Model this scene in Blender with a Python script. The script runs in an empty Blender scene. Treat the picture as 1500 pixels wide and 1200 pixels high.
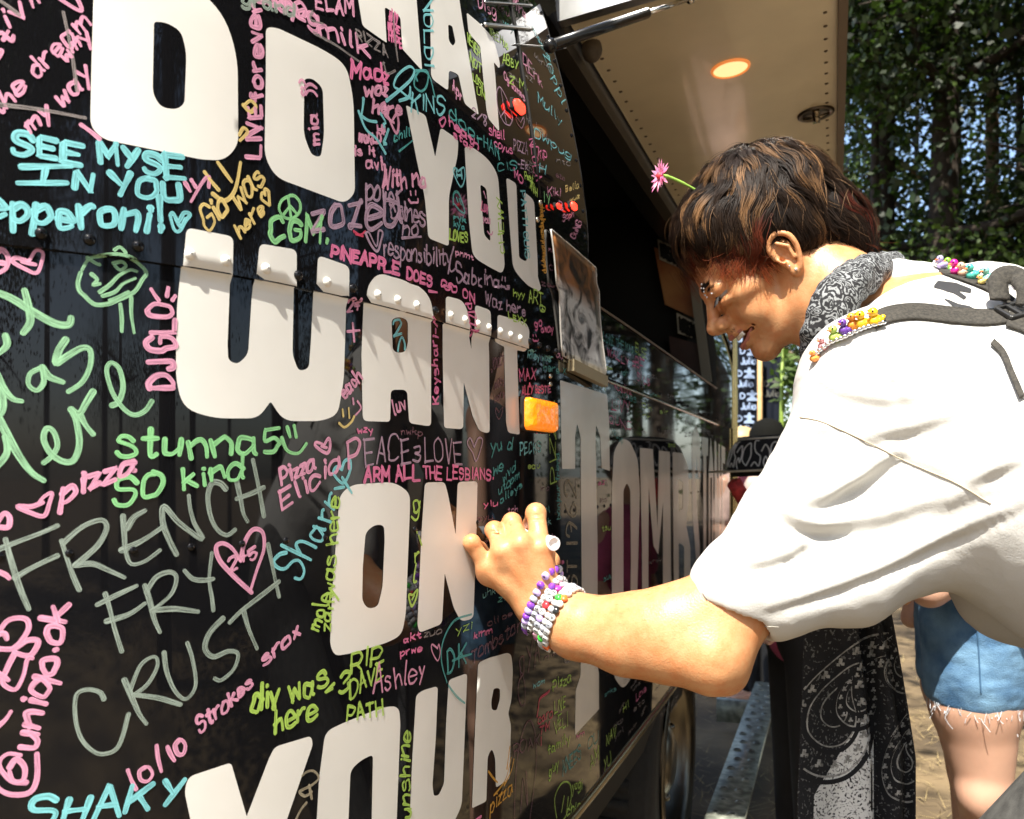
import bpy, bmesh, math, random
import numpy as np
import openvdb as vdb
from mathutils import Vector, Matrix, noise
from mathutils.geometry import delaunay_2d_cdt
R = math.radians
rng = random.Random(7)
sc = bpy.context.scene
COL = sc.collection
F = 1300.0          # focal length of the photograph in its own pixels
H = 1.18            # camera height
# ------------------------------------------------------------ camera
cam_d = bpy.data.cameras.new('camera'); cam = bpy.data.objects.new('camera', cam_d); COL.objects.link(cam)
cam.location = (0, 0, H); cam.rotation_euler = (R(90), 0, 0)
cam_d.sensor_width = 36; cam_d.lens = F/1500*36; cam_d.shift_y = 0.06
cam_d.clip_start = 0.02; cam_d.clip_end = 500
cam_d.dof.use_dof = True; cam_d.dof.focus_distance = 1.0; cam_d.dof.aperture_fstop = 10
sc.camera = cam
# ------------------------------------------------------------ light
SUN_EL = R(57); SUN_DIR = Vector((-0.36, -0.933, 0)).normalized()     # horizontal direction towards the sun
sun_vec = Vector((SUN_DIR.x*math.cos(SUN_EL), SUN_DIR.y*math.cos(SUN_EL), math.sin(SUN_EL)))
sd = bpy.data.lights.new('sun', 'SUN'); sun = bpy.data.objects.new('sun', sd); COL.objects.link(sun)
sd.energy = 5.0; sd.angle = R(0.53); sd.color = (1, 0.95, 0.85)
sun.rotation_euler = sun_vec.to_track_quat('Z', 'Y').to_euler()
w = bpy.data.worlds.new('World'); sc.world = w; w.use_nodes = True
nt = w.node_tree; bg = nt.nodes['Background']
sky = nt.nodes.new('ShaderNodeTexSky'); sky.sky_type = 'NISHITA'; sky.sun_disc = False
sky.sun_elevation = SUN_EL; sky.sun_rotation = math.atan2(SUN_DIR.x, SUN_DIR.y)
sky.dust_density = 2.0
nt.links.new(sky.outputs[0], bg.inputs[0]); bg.inputs[1].default_value = 0.15
sc.view_settings.view_transform = 'Standard'; sc.view_settings.look = 'None'
sc.view_settings.exposure = 1.15; sc.view_settings.gamma = 1
sc.cycles.max_bounces = 7; sc.cycles.transparent_max_bounces = 24
# ------------------------------------------------------------ helpers
def pt(px, py, Y):
    return Vector(((px-750)/F*Y, Y, H+(690-py)/F*Y))

def mat(name, col, rough=0.5, metal=0.0, coat=0.0, emit=None, estr=0.0, nscale=None, namt=0.15, bump=0.0, bscale=200, ior=None, sss=0.0, spec=None, col2=None, detail=4):
    m = bpy.data.materials.new(name); m.use_nodes = True
    t = m.node_tree; b = t.nodes['Principled BSDF']
    c = (*col, 1) if len(col) == 3 else col
    b.inputs['Base Color'].default_value = c; b.inputs['Roughness'].default_value = rough
    b.inputs['Metallic'].default_value = metal; b.inputs['Coat Weight'].default_value = coat
    if spec is not None: b.inputs['Specular IOR Level'].default_value = spec
    if ior: b.inputs['IOR'].default_value = ior
    if sss:
        b.inputs['Subsurface Weight'].default_value = sss
        b.inputs['Subsurface Radius'].default_value = (0.012, 0.005, 0.003); b.inputs['Subsurface Scale'].default_value = 1.0
    if emit: b.inputs['Emission Color'].default_value = (*emit, 1); b.inputs['Emission Strength'].default_value = estr
    tc = t.nodes.new('ShaderNodeTexCoord')
    if nscale:
        n = t.nodes.new('ShaderNodeTexNoise'); n.inputs['Scale'].default_value = nscale; n.inputs['Detail'].default_value = detail
        t.links.new(tc.outputs['Object'], n.inputs['Vector'])
        mx = t.nodes.new('ShaderNodeMix'); mx.data_type = 'RGBA'
        c2 = col2 if col2 else tuple(v*(1-namt*2) for v in col)
        mx.inputs[6].default_value = (*c2, 1); mx.inputs[7].default_value = c
        rp = t.nodes.new('ShaderNodeMapRange'); rp.inputs[1].default_value = 0.35; rp.inputs[2].default_value = 0.65
        t.links.new(n.outputs[0], rp.inputs[0]); t.links.new(rp.outputs[0], mx.inputs[0])
        t.links.new(mx.outputs[2], b.inputs['Base Color'])
    if bump:
        n2 = t.nodes.new('ShaderNodeTexNoise'); n2.inputs['Scale'].default_value = bscale; n2.inputs['Detail'].default_value = 5
        t.links.new(tc.outputs['Object'], n2.inputs['Vector'])
        bp = t.nodes.new('ShaderNodeBump'); bp.inputs['Strength'].default_value = bump; bp.inputs['Distance'].default_value = 0.002
        t.links.new(n2.outputs[0], bp.inputs['Height']); t.links.new(bp.outputs[0], b.inputs['Normal'])
    return m

def tag(o, label=None, cat=None, group=None, kind=None):
    if label: o['label'] = label
    if cat: o['category'] = cat
    if group: o['group'] = group
    if kind: o['kind'] = kind
    return o

def empty(name, loc, label=None, cat=None, group=None):
    o = bpy.data.objects.new(name, None); COL.objects.link(o); o.location = loc; o.empty_display_size = 0.05
    return tag(o, label, cat, group)

def link(name, me, m, parent=None, smooth=True):
    o = bpy.data.objects.new(name, me); COL.objects.link(o)
    if m is not None:
        for q in (m if isinstance(m, (list, tuple)) else [m]): me.materials.append(q)
    if smooth and len(me.polygons): me.polygons.foreach_set('use_smooth', [True]*len(me.polygons))
    if parent is not None:
        o.parent = parent
        o.matrix_parent_inverse = Matrix.Translation(-abs_loc(parent))
    return o

def abs_loc(o):
    # parents are either translated Empties or meshes built in world coordinates
    return o.location.copy() if o.type == 'EMPTY' else Vector((0, 0, 0))

class MB:
    """collects geometry in world coordinates, then links it as one mesh object"""
    def __init__(s): s.v = []; s.f = []; s.mi = []
    def add(s, v, f, mi=0):
        k = len(s.v); s.v += [tuple(p) for p in v]; s.f += [tuple(i+k for i in q) for q in f]; s.mi += [mi]*len(f); return s
    def box(s, c, size, rot=None, mi=0):
        c = Vector(c); hx, hy, hz = (q/2 for q in size)
        v = [Vector((x, y, z)) for x in (-hx, hx) for y in (-hy, hy) for z in (-hz, hz)]
        if rot is not None: v = [rot @ p for p in v]
        return s.add([p+c for p in v], [(0,1,3,2),(4,6,7,5),(0,4,5,1),(2,3,7,6),(0,2,6,4),(1,5,7,3)], mi)
    def tube(s, pts, rad, n=8, mi=0, caps=True, flat=1.0, upv=None):
        pts = [Vector(p) for p in pts]; N = len(pts)
        if not hasattr(rad, '__len__'): rad = [rad]*N
        v = []; f = []; prev = None
        for i, p in enumerate(pts):
            t = (pts[min(i+1, N-1)]-pts[max(i-1, 0)]).normalized()
            if prev is None:
                a = Vector(upv) if upv is not None else (Vector((0, 0, 1)) if abs(t.z) < 0.9 else Vector((1, 0, 0)))
            else: a = prev
            a = (a - t*a.dot(t)).normalized(); prev = a; b = t.cross(a)
            for k in range(n):
                th = 2*math.pi*k/n
                v.append(p + a*math.cos(th)*rad[i]*flat + b*math.sin(th)*rad[i])
        for i in range(N-1):
            for k in range(n):
                f.append((i*n+k, i*n+(k+1) % n, (i+1)*n+(k+1) % n, (i+1)*n+k))
        if caps: f += [tuple(range(n))[::-1], tuple((N-1)*n+k for k in range(n))]
        return s.add(v, f, mi)
    def ball(s, c, r, nu=12, nv=8, rot=None, mi=0):
        c = Vector(c); r = Vector((r, r, r)) if not hasattr(r, '__len__') else Vector(r)
        v = []; f = []
        for j in range(nv+1):
            th = math.pi*j/nv
            for i in range(nu):
                ph = 2*math.pi*i/nu
                p = Vector((r.x*math.sin(th)*math.cos(ph), r.y*math.sin(th)*math.sin(ph), r.z*math.cos(th)))
                v.append(c + (rot @ p if rot is not None else p))
        for j in range(nv):
            for i in range(nu):
                f.append((j*nu+i, (j+1)*nu+i, (j+1)*nu+(i+1) % nu, j*nu+(i+1) % nu))
        return s.add(v, f, mi)
    def lathe(s, c, axis, prof, n=24, mi=0):
        """prof: (distance along axis, radius) pairs"""
        axis = Vector(axis).normalized(); a = axis.orthogonal().normalized(); b = axis.cross(a); c = Vector(c)
        v = []; f = []
        for (h, r) in prof:
            for k in range(n):
                th = 2*math.pi*k/n; v.append(c + axis*h + (a*math.cos(th)+b*math.sin(th))*r)
        for j in range(len(prof)-1):
            for k in range(n): f.append((j*n+k, j*n+(k+1) % n, (j+1)*n+(k+1) % n, (j+1)*n+k))
        return s.add(v, f, mi)
    def build(s, name, m, parent=None, smooth=True, merge=False):
        me = bpy.data.meshes.new(name); me.from_pydata(s.v, [], s.f)
        if merge:
            bm = bmesh.new(); bm.from_mesh(me); bmesh.ops.remove_doubles(bm, verts=bm.verts, dist=1e-6)
            bmesh.ops.recalc_face_normals(bm, faces=bm.faces); bm.to_mesh(me); bm.free()
        o = link(name, me, m, parent, smooth)
        if any(s.mi) and not merge: me.polygons.foreach_set('material_index', s.mi)
        me.update(); return o

def crom(P, n=6, closed=False):
    """Catmull-Rom through P (any dimension)"""
    P = [np.array(p, float) for p in P]
    if len(P) < 3: return [P[0]+(P[-1]-P[0])*k/n for k in range(n+1)] if len(P) == 2 else P
    out = []; N = len(P); segs = N if closed else N-1
    for i in range(segs):
        if closed: a, b, c, d = P[i-1], P[i], P[(i+1) % N], P[(i+2) % N]
        else: a, b, c, d = P[max(i-1, 0)], P[i], P[i+1], P[min(i+2, N-1)]
        if np.allclose(b, c): continue
        for k in range(n):
            t = k/n
            out.append(0.5*((2*b)+(-a+c)*t+(2*a-5*b+4*c-d)*t*t+(-a+3*b-3*c+d)*t**3))
    if not closed: out.append(P[-1])
    return out

# ------------------------------------------------------------ implicit surfaces (organic shapes)
def sdf_mesh(prims, voxel, lo=None, hi=None, post=None):
    """prims: dicts; returns (verts, quads). types: rc (round cone), el (ellipsoid); op 'add'/'sub'; k = blend"""
    if lo is None:
        lo = np.array([1e9]*3); hi = -lo
        for p in prims:
            if p['op'] == 'sub': continue
            l, h = p['bb']; lo = np.minimum(lo, l); hi = np.maximum(hi, h)
        lo = lo-voxel*4; hi = hi+voxel*4
    lo = np.array(lo, float); hi = np.array(hi, float)
    dim = np.ceil((hi-lo)/voxel).astype(int)+1
    D = np.full(dim, 0.5, np.float32)
    for p in prims:
        l, h = p['bb']; m = p['k']*1.2+voxel*4
        i0 = np.clip(np.floor((l-m-lo)/voxel).astype(int), 0, dim-1); i1 = np.clip(np.ceil((h+m-lo)/voxel).astype(int)+1, 1, dim)
        if (i1 <= i0).any(): continue
        ax = [(lo[a]+voxel*np.arange(i0[a], i1[a])).astype(np.float32) for a in range(3)]
        X, Yg, Z = np.meshgrid(*ax, indexing='ij')
        d = p['fn'](X, Yg, Z)
        s = tuple(slice(i0[a], i1[a]) for a in range(3)); o = D[s]; k = p['k']
        if p['op'] == 'add':
            if k > 0:
                hh = np.clip(0.5+0.5*(o-d)/k, 0, 1); D[s] = o*(1-hh)+d*hh-k*hh*(1-hh)
            else: D[s] = np.minimum(o, d)
        else:
            if k > 0:
                hh = np.clip(0.5-0.5*(o+d)/k, 0, 1); D[s] = o*(1-hh)-d*hh+k*hh*(1-hh)
            else: D[s] = np.maximum(o, -d)
    g = vdb.FloatGrid(background=0.5)
    g.copyFromArray(D)
    g.transform = vdb.createLinearTransform(voxelSize=1.0)
    v, q = g.convertToQuads(isovalue=0.0)
    return np.array(v)*voxel+lo, np.array(q)

def rc(a, b, ra, rb, k=0.01, op='add', sc3=None):
    """round cone from a to b; sc3 = (axis vector, factor) squashes about the middle along an axis"""
    a = np.array(a, float); b = np.array(b, float)
    r = max(ra, rb)
    def fn(X, Y, Z):
        px, py, pz = X-a[0], Y-a[1], Z-a[2]; ba = b-a
        if sc3 is not None:
            ax, fct = np.array(sc3[0], float), sc3[1]; ax = ax/np.linalg.norm(ax)
            t0 = px*ax[0]+py*ax[1]+pz*ax[2]; e = (1/fct-1)*t0
            px, py, pz = px+ax[0]*e, py+ax[1]*e, pz+ax[2]*e
            ba = ba+ax*np.dot(ba, ax)*(1/fct-1)
        L = max(float(ba@ba), 1e-9)
        t = np.clip((px*ba[0]+py*ba[1]+pz*ba[2])/L, 0, 1)
        d = np.sqrt((px-t*ba[0])**2+(py-t*ba[1])**2+(pz-t*ba[2])**2)-(ra+(rb-ra)*t)
        return d*(min(1, sc3[1]) if sc3 is not None else 1)
    m = r*(max(1, sc3[1]) if sc3 is not None else 1)
    return dict(fn=fn, bb=(np.minimum(a, b)-m, np.maximum(a, b)+m), k=k, op=op)

def el(c, r, M=None, k=0.01, op='add'):
    """ellipsoid, M = 3x3 rows of its axes"""
    c = np.array(c, float); r = np.array(r, float); M = np.eye(3) if M is None else np.array(M, float)
    def fn(X, Y, Z):
        p = [X-c[0], Y-c[1], Z-c[2]]
        q = [(M[i][0]*p[0]+M[i][1]*p[1]+M[i][2]*p[2])/r[i] for i in range(3)]
        k0 = np.sqrt(q[0]**2+q[1]**2+q[2]**2); k1 = np.sqrt((q[0]/r[0])**2+(q[1]/r[1])**2+(q[2]/r[2])**2)
        return k0*(k0-1)/np.maximum(k1, 1e-6)
    ext = np.sqrt(((M*r[:, None])**2).sum(0))
    return dict(fn=fn, bb=(c-ext, c+ext), k=k, op=op)

def mesh_np(name, v, q, m, parent=None, smooth=True, flip=False):
    me = bpy.data.meshes.new(name)
    q = q[:, ::-1] if flip else q
    me.from_pydata(v.tolist(), [], q.tolist()); return link(name, me, m, parent, smooth)

def relax(v, q, it=2, lam=0.5):
    n = len(v)
    e = np.concatenate([q[:, [0, 1]], q[:, [1, 2]], q[:, [2, 3]], q[:, [3, 0]]])
    e = np.concatenate([e, e[:, ::-1]])
    cnt = np.bincount(e[:, 0], minlength=n)[:, None].astype(float)
    for i in range(it):
        s = np.zeros_like(v)
        for a in range(3): s[:, a] = np.bincount(e[:, 0], weights=v[e[:, 1], a], minlength=n)
        v = v + lam*(s/np.maximum(cnt, 1)-v)
    return v
# ============================================================ THE TRUCK: plan curve of its flank
TH = math.atan((1222-750)/F)                        # direction of the straight flank
SD = np.array([math.sin(TH), math.cos(TH)]); SN = np.array([math.cos(TH), -math.sin(TH)])
_px = np.arange(1075, -61, -1.0)
_al = np.radians(np.interp(_px, [-60, 130, 385, 635, 760, 885, 960], [63.5, 57.6, 39.3, 27.4, 22.9, 20.6, math.degrees(TH)]))
_ph = np.arctan((_px-750)/F)
_r = np.zeros_like(_px); _r[0] = 1.0
for i in range(1, len(_px)):
    a = 0.5*(_al[i]+_al[i-1]); p = 0.5*(_ph[i]+_ph[i-1])
    _r[i] = _r[i-1]*math.exp(math.cos(a-p)/math.sin(a-p)*(_ph[i]-_ph[i-1]))
_k = 1.13/(_r*np.cos(_ph))[np.argmin(abs(_px-740))]
_r *= _k
cx = (_r*np.sin(_ph))[::-1]; cy = (_r*np.cos(_ph))[::-1]; ca = _al[::-1]; cpx = _px[::-1]
cu = np.concatenate([[0], np.cumsum(np.hypot(np.diff(cx), np.diff(cy)))])
DLAT = _r[0]*math.sin(TH-_ph[0])
print('lateral distance of flank', DLAT, 'Y at 0,400,740,857,1000:', [float(np.interp(q, cpx, cy)) for q in (0, 400, 740, 857, 1000)])
# extend round the back of the truck to the left
ex, ey, ea = [cx[0]], [cy[0]], [ca[0]]; a = ca[0]; kap = (math.radians(63.5)-ca[60])/(cu[60]-cu[0]); ds = 0.01
while a < TH+math.pi/2:
    ex.append(ex[-1]-math.sin(a)*ds); ey.append(ey[-1]-math.cos(a)*ds); a += max(kap, 1.2)*ds; ea.append(min(a, TH+math.pi/2))
for i in range(60): ex.append(ex[-1]-math.sin(ea[-1])*0.02); ey.append(ey[-1]-math.cos(ea[-1])*0.02); ea.append(TH+math.pi/2)
n_ext = len(ex)-1
CX = np.concatenate([ex[:0:-1], cx]); CY = np.concatenate([ey[:0:-1], cy]); CA = np.concatenate([ea[:0:-1], ca])
CU = np.concatenate([[0], np.cumsum(np.hypot(np.diff(CX), np.diff(CY)))]); CU -= CU[n_ext]
def Ypx(px): return float(np.interp(px, cpx, cy))
def upx(px): return float(np.interp(px, cpx, cu))
Z_SEAM = H+0.5*(335/F*Ypx(0)+135/F*Ypx(885))
Z0 = H+338/F*Ypx(857)
Z_SILL = H+232/F*Ypx(880)
Z_BOT = H-297/F*Ypx(1000)
U_OP0, U_OP1 = upx(858), upx(1047)
Z_TOP = 2.42; LEANC = 0.0105*(F/1.45)**1.5*1.45/(0.97*F)
def lean(z): return LEANC*np.maximum(0, np.asarray(z)-Z0)**1.5
print('seam', Z_SEAM, 'z0', Z0, 'sill', Z_SILL, 'bottom', Z_BOT)
def surf(u, z, off=0.0):
    """points on the truck's skin at arc length u, height z, lifted by off"""
    u = np.asarray(u, float); z = np.asarray(z, float)
    x = np.interp(u, CU, CX); y = np.interp(u, CU, CY); a = np.interp(u, CU, CA)
    o = off-lean(z)+np.where(z > Z_SEAM, 0.004, 0.0)
    return np.stack([x+np.cos(a)*o, y-np.sin(a)*o, z], -1)
_uf = np.linspace(0, cu[-1], 2400); _xf = np.interp(_uf, CU, CX); _yf = np.interp(_uf, CU, CY); _af = np.interp(_uf, CU, CA)
def touz(P):
    """where the sight line of a photo pixel meets the skin -> (u, z)"""
    out = []
    for (px, py) in P:
        z = H+(690-py)/F*Ypx(min(max(px, -60), 1075))
        if py < 420 and px > 560:
            for it in range(7):
                d = float(lean(z))-(0.004 if z > Z_SEAM else 0)
                X = _xf-np.cos(_af)*d; Yv = _yf+np.sin(_af)*d
                q = 750+F*X/Yv
                y = float(np.interp(px, q, Yv)); u = float(np.interp(px, q, _uf))
                z = 0.4*z+0.6*(H+(690-py)/F*y)
            out.append((u, z))
        else:
            u = upx(px) if px >= -60 else (px+60)/F*Ypx(-60)
            out.append((u, z))
    return out

M_BLACK = mat('black_gloss_paint', (0.006, 0.006, 0.007), 0.07, spec=0.32)
t = M_BLACK.node_tree; _tc = t.nodes.new('ShaderNodeTexCoord'); _n = t.nodes.new('ShaderNodeTexNoise'); _n.inputs['Scale'].default_value = 9; _n.inputs['Detail'].default_value = 8
_mr = t.nodes.new('ShaderNodeMapRange'); _mr.inputs[1].default_value = 0.4; _mr.inputs[2].default_value = 0.8; _mr.inputs[3].default_value = 0.015; _mr.inputs[4].default_value = 0.085
t.links.new(_tc.outputs['Object'], _n.inputs['Vector']); t.links.new(_n.outputs[0], _mr.inputs[0]); t.links.new(_mr.outputs[0], t.nodes['Principled BSDF'].inputs['Roughness'])
M_WHITE = mat('white_vinyl', (0.82, 0.795, 0.74), 0.32, nscale=7, namt=0.05, coat=0.1, bump=0.05, bscale=25, detail=10)
M_GREY = mat('side_vinyl', (0.80, 0.74, 0.66), 0.22, nscale=14, namt=0.04, coat=0.2)
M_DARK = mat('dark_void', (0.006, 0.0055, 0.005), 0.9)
M_CHROME = mat('chrome', (0.75, 0.72, 0.66), 0.12, metal=1.0)
M_ALU = mat('aluminium', (0.72, 0.72, 0.70), 0.32, metal=1.0, nscale=40, namt=0.06)
M_RUBBER = mat('rubber', (0.015, 0.014, 0.013), 0.75, nscale=60, namt=0.2, bump=0.3, bscale=90)

truck = empty('food_truck', (0.2, 2.2, 0), 'black curved food truck covered in big white lettering and coloured marker writing', 'food truck')
# far corner, front, far side: close the plan
W_TR = 1.9
def inward(P, d): return P - SN*d
endP = np.array([CX[-1], CY[-1]]); begP = np.array([CX[0], CY[0]])
front = [endP+SD*0.03-SN*0.012, endP+SD*0.045-SN*0.05, endP+SD*0.05-SN*0.2, endP+SD*0.05-SN*(W_TR-0.1), endP+SD*0.0-SN*W_TR]
sb = float(begP@SD)
backs = [endP-SN*W_TR*1.0-SD*0.4, begP-SN*0.25+SD*0.35, begP-SN*0.12+SD*0.08]
LOOP = front+backs
def ring(z, us, off=0.0):
    p = surf(us, np.full(len(us), z), off)
    d = float(lean(z)); c = np.array([np.mean(CX), np.mean(CY)])
    ex2 = [np.array([q[0], q[1], z]) for q in LOOP]
    ex2 = [e+np.append((np.append(-SN*0, []))*0, 0) if i < 0 else e-np.append(SN*d*(1-min(1, i/3)), 0)+np.append(-SD*d*0.6*(1 if i < 4 else 0), 0) for i, e in enumerate(ex2)]
    return list(p)+ex2
us = np.concatenate([np.linspace(CU[0], 0, 70)[:-1], np.linspace(0, U_OP0, 130)[:-1], np.linspace(U_OP0, U_OP1, 40)[:-1], np.linspace(U_OP1, CU[-1], 8)])
iop0 = 69+129-1; iop1 = iop0+39
iop0 = int(np.argmin(abs(us-U_OP0))); iop1 = int(np.argmin(abs(us-U_OP1)))
Z_HNG = H+1.66*(DLAT+0.06)/math.cos(TH)
print('hinge z', Z_HNG)
def skin(name, zs, hole=None, m=M_BLACK):
    b = MB(); v = []; f = []; n = None
    for z in zs:
        r = ring(z, us); n = len(r); v += [tuple(q) for q in r]
    for j in range(len(zs)-1):
        for i in range(n):
            if hole and hole[0] <= i < hole[1] and hole[2] <= zs[j] < hole[3]-1e-6: continue
            f.append((j*n+i, j*n+(i+1) % n, (j+1)*n+(i+1) % n, (j+1)*n+i))
    b.add(v, f); return b
lp = skin('lower_panel', [Z_BOT, Z_BOT+0.012]+list(np.linspace(Z_BOT+0.03, Z_SEAM, 12)))
lower = lp.build('lower_panel', M_BLACK, truck)
zs = [Z_SEAM+1e-4, Z_SEAM+0.004]+list(np.linspace(Z_SEAM+0.02, Z_SILL, 4))+list(np.linspace(Z_SILL, Z_HNG, 16))[1:]+list(np.linspace(Z_HNG, Z_TOP, 8))[1:]
up = skin('upper_panel', zs, (iop0, iop1, Z_SILL-1e-6, Z_HNG))
# the lip of the overlapping upper sheet
lip0 = surf(us, np.full(len(us), Z_SEAM-0.0001)); lip1 = surf(us, np.full(len(us), Z_SEAM+1e-4))
n_ = len(us); up.add(list(lip0)+list(lip1), [(i, i+1, n_+i+1, n_+i) for i in range(n_-1)])
# rivets along the seam (black ones; those under a letter are white and belong to the letter)
RIV = [(upx(px), Z_SEAM+0.0105) for px in (-20, 60, 130, 200, 275, 327, 385, 432, 474, 512, 548, 577, 605, 632, 655, 676, 695, 711, 728, 743, 757, 771, 785, 798, 810, 822, 834, 846, 858)]
def rivet(b, u, z, r=0.0048, hgt=0.0042):
    p = surf(u, z, 0.0)[()] if False else surf(np.array([u]), np.array([z]), 0.0)[0]; a = float(np.interp(u, CU, CA))
    nrm = Vector((math.cos(a), -math.sin(a), 0))
    b.lathe(Vector(p), nrm, [(0.0, r), (hgt*0.5, r*0.9), (hgt*0.85, r*0.6), (hgt, r*0.15)], 12)
# rear edge of the opening: a row of small screws
for k in range(12):
    z = Z_SILL+0.02+(Z_HNG-Z_SILL-0.04)*k/11
    rivet(up, U_OP0-0.018, z, 0.0035, 0.0025)
for k in range(9): rivet(up, U_OP0+(U_OP1-U_OP0)*k/8, Z_SEAM+0.012, 0.004, 0.003)
# roof: a low dome closing the top ring
r = ring(Z_TOP, us); c = np.mean(np.array(r), 0); v = list(r); n = len(r); f = []
for s_, dz in ((0.9, 0.05), (0.6, 0.1), (0.0, 0.12)): v += [np.append(c[:2]+(np.array(q[:2])-c[:2])*s_, Z_TOP+dz) for q in r]
for j in range(3): f += [(j*n+i, j*n+(i+1) % n, (j+1)*n+(i+1) % n, (j+1)*n+i) for i in range(n)]
MB().add(v, f).build('roof', M_BLACK, truck)
# --- interior seen through the opening
def sp(s, L, z):
    """point in truck axes: s along the flank, L sideways (camera = 0, flank = -DLAT), z up"""
    q = SD*s+SN*L; return Vector((q[0], q[1], z))
def s_of(px, L=None):
    L = -DLAT if L is None else L
    th = TH-math.atan((px-750)/F); return abs(L)/math.tan(th)
S0, S1 = s_of(858), s_of(1047)
b = MB()
ib = MB()
def quad(b, p): b.add(p, [(0, 1, 2, 3)])
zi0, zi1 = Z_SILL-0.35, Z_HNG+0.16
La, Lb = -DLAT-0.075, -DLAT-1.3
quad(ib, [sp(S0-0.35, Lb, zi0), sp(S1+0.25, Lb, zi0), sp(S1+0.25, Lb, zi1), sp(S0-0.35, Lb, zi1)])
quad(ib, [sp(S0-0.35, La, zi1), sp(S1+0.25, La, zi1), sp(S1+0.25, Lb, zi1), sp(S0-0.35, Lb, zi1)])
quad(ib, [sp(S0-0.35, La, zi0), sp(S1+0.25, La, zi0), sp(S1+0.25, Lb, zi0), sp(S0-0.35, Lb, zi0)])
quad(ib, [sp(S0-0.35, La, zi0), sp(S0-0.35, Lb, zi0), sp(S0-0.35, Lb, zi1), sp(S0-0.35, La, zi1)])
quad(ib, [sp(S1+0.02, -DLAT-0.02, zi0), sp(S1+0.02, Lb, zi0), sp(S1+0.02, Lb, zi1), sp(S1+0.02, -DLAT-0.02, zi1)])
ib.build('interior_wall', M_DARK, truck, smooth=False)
# jamb frame round the opening
jb = MB()
def strip(b, u0, z0, u1, z1, dep, n=24):
    uu = np.linspace(u0, u1, n); zz = np.linspace(z0, z1, n); o = surf(uu, zz, 0.0005)
    i_ = surf(uu, zz, 0.0005)-np.append(SN, 0)*dep
    b.add(list(o)+list(i_), [(k, k+1, n+k+1, n+k) for k in range(n-1)])
strip(jb, U_OP0, Z_SILL, U_OP0, Z_HNG, 0.09); strip(jb, U_OP1, Z_SILL, U_OP1, Z_HNG, 0.09)
strip(jb, U_OP0, Z_SILL, U_OP1, Z_SILL, 0.22); strip(jb, U_OP0, Z_HNG, U_OP1, Z_HNG, 0.09)
jb.build('opening_frame', mat('frame_black', (0.012, 0.011, 0.01), 0.35), truck)
# a thin bright sill moulding and the strip along the seam
sm = MB()
for (u0, u1, z, o, rr) in ((U_OP0+0.03, U_OP1, Z_SILL+0.004, 0.002, 0.0022),):
    uu = np.linspace(u0, u1, 30); sm.tube([Vector(p) for p in surf(uu, np.full(30, z), o)], rr, 6)
sm.build('sill_moulding', mat('dull_chrome', (0.25, 0.2, 0.15), 0.35, metal=1), truck)
sm = MB()
uu = np.linspace(upx(884), U_OP1+0.1, 40); sm.tube([Vector(p) for p in surf(uu, np.full(40, Z_SEAM-0.004), 0.001)], 0.0028, 6)
sm.build('seam_moulding', M_CHROME, truck)
# bottom rub rail
uu = np.linspace(CU[0], CU[-1]-0.02, 160); sm = MB(); sm.tube([Vector(p) for p in surf(uu, np.full(160, Z_BOT-0.004), -0.004)], 0.011, 8)
sm.build('rub_rail', mat('brass_rail', (0.34, 0.27, 0.15), 0.25, metal=1), truck)
# chrome corner trim at the far end
sm = MB()
for k, (sx, r0) in enumerate(((0.0, 0.012), (0.035, 0.006), (-0.05, 0.006))):
    q = endP+SD*sx*0.3+SN*0.004
    sm.tube([Vector((q[0]+SD[0]*sx, q[1]+SD[1]*sx, z)) for z in np.linspace(Z_BOT, 2.0, 12)], r0, 8)
sm.build('corner_trim', mat('gold_trim', (0.55, 0.42, 0.2), 0.2, metal=1), truck)
# underbody so that nothing shows through
ub = MB(); r = [np.array([q[0], q[1], Z_BOT+0.01]) for q in ring(Z_BOT, us)]; cc = np.mean(np.array(r), 0)
r2 = [cc+(q-cc)*0.985 for q in r]; r3 = [q+np.array([0, 0, -0.12])*1.0 for q in [cc+(q-cc)*0.9 for q in r]]
n = len(r2); ub.add(r2+r3+[cc+np.array([0, 0, -0.14])], [(i, (i+1) % n, n+(i+1) % n, n+i) for i in range(n)]+[(n+i, n+(i+1) % n, 2*n) for i in range(n)])
ub.build('underbody', M_DARK, truck)
# wheels
M_RIM = mat('wheel_rim', (0.16, 0.145, 0.12), 0.3, metal=1)
def wheel(s, L, side):
    c = sp(s, L, 0.40); ax = Vector((SN[0], SN[1], 0))*side
    b = MB(); b.lathe(c, ax, [(-0.2, 0.24), (-0.2, 0.37), (-0.18, 0.395), (-0.03, 0.40), (0.0, 0.385), (0.012, 0.33), (0.008, 0.245), (-0.03, 0.235)], 56)
    for k in range(56):     # tread blocks
        th = 2*math.pi*k/56; a = ax.orthogonal().normalized(); bb = ax.cross(a)
        d = a*math.cos(th)+bb*math.sin(th)
        b.box(c+d*0.4-ax*0.1, (0.13, 0.028, 0.012), Matrix((ax, d.cross(ax), d)).transposed())
    ty = b.build('wheel', M_RUBBER, truck)
    rm = MB(); rm.lathe(c, ax, [(0.014, 0.252), (0.02, 0.24), (-0.005, 0.225), (-0.05, 0.2), (-0.055, 0.12), (-0.02, 0.1), (0.0, 0.06), (0.0, 0.0)], 40)
    for k in range(8): rm.ball(c-ax*0.02+(ax.orthogonal().normalized()*math.cos(k*math.pi/4)+ax.cross(ax.orthogonal().normalized())*math.sin(k*math.pi/4))*0.1, 0.012, 8, 6)
    rm.build('rim', M_RIM, ty)
s_w = s_of(1003)
wheel(s_w, -DLAT-0.03, 1); wheel(s_w, -DLAT-W_TR+0.1, -1); wheel(s_w-1.9, -DLAT-W_TR+0.2, -1); wheel(s_w-1.75, -DLAT-0.5, 1)
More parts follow.
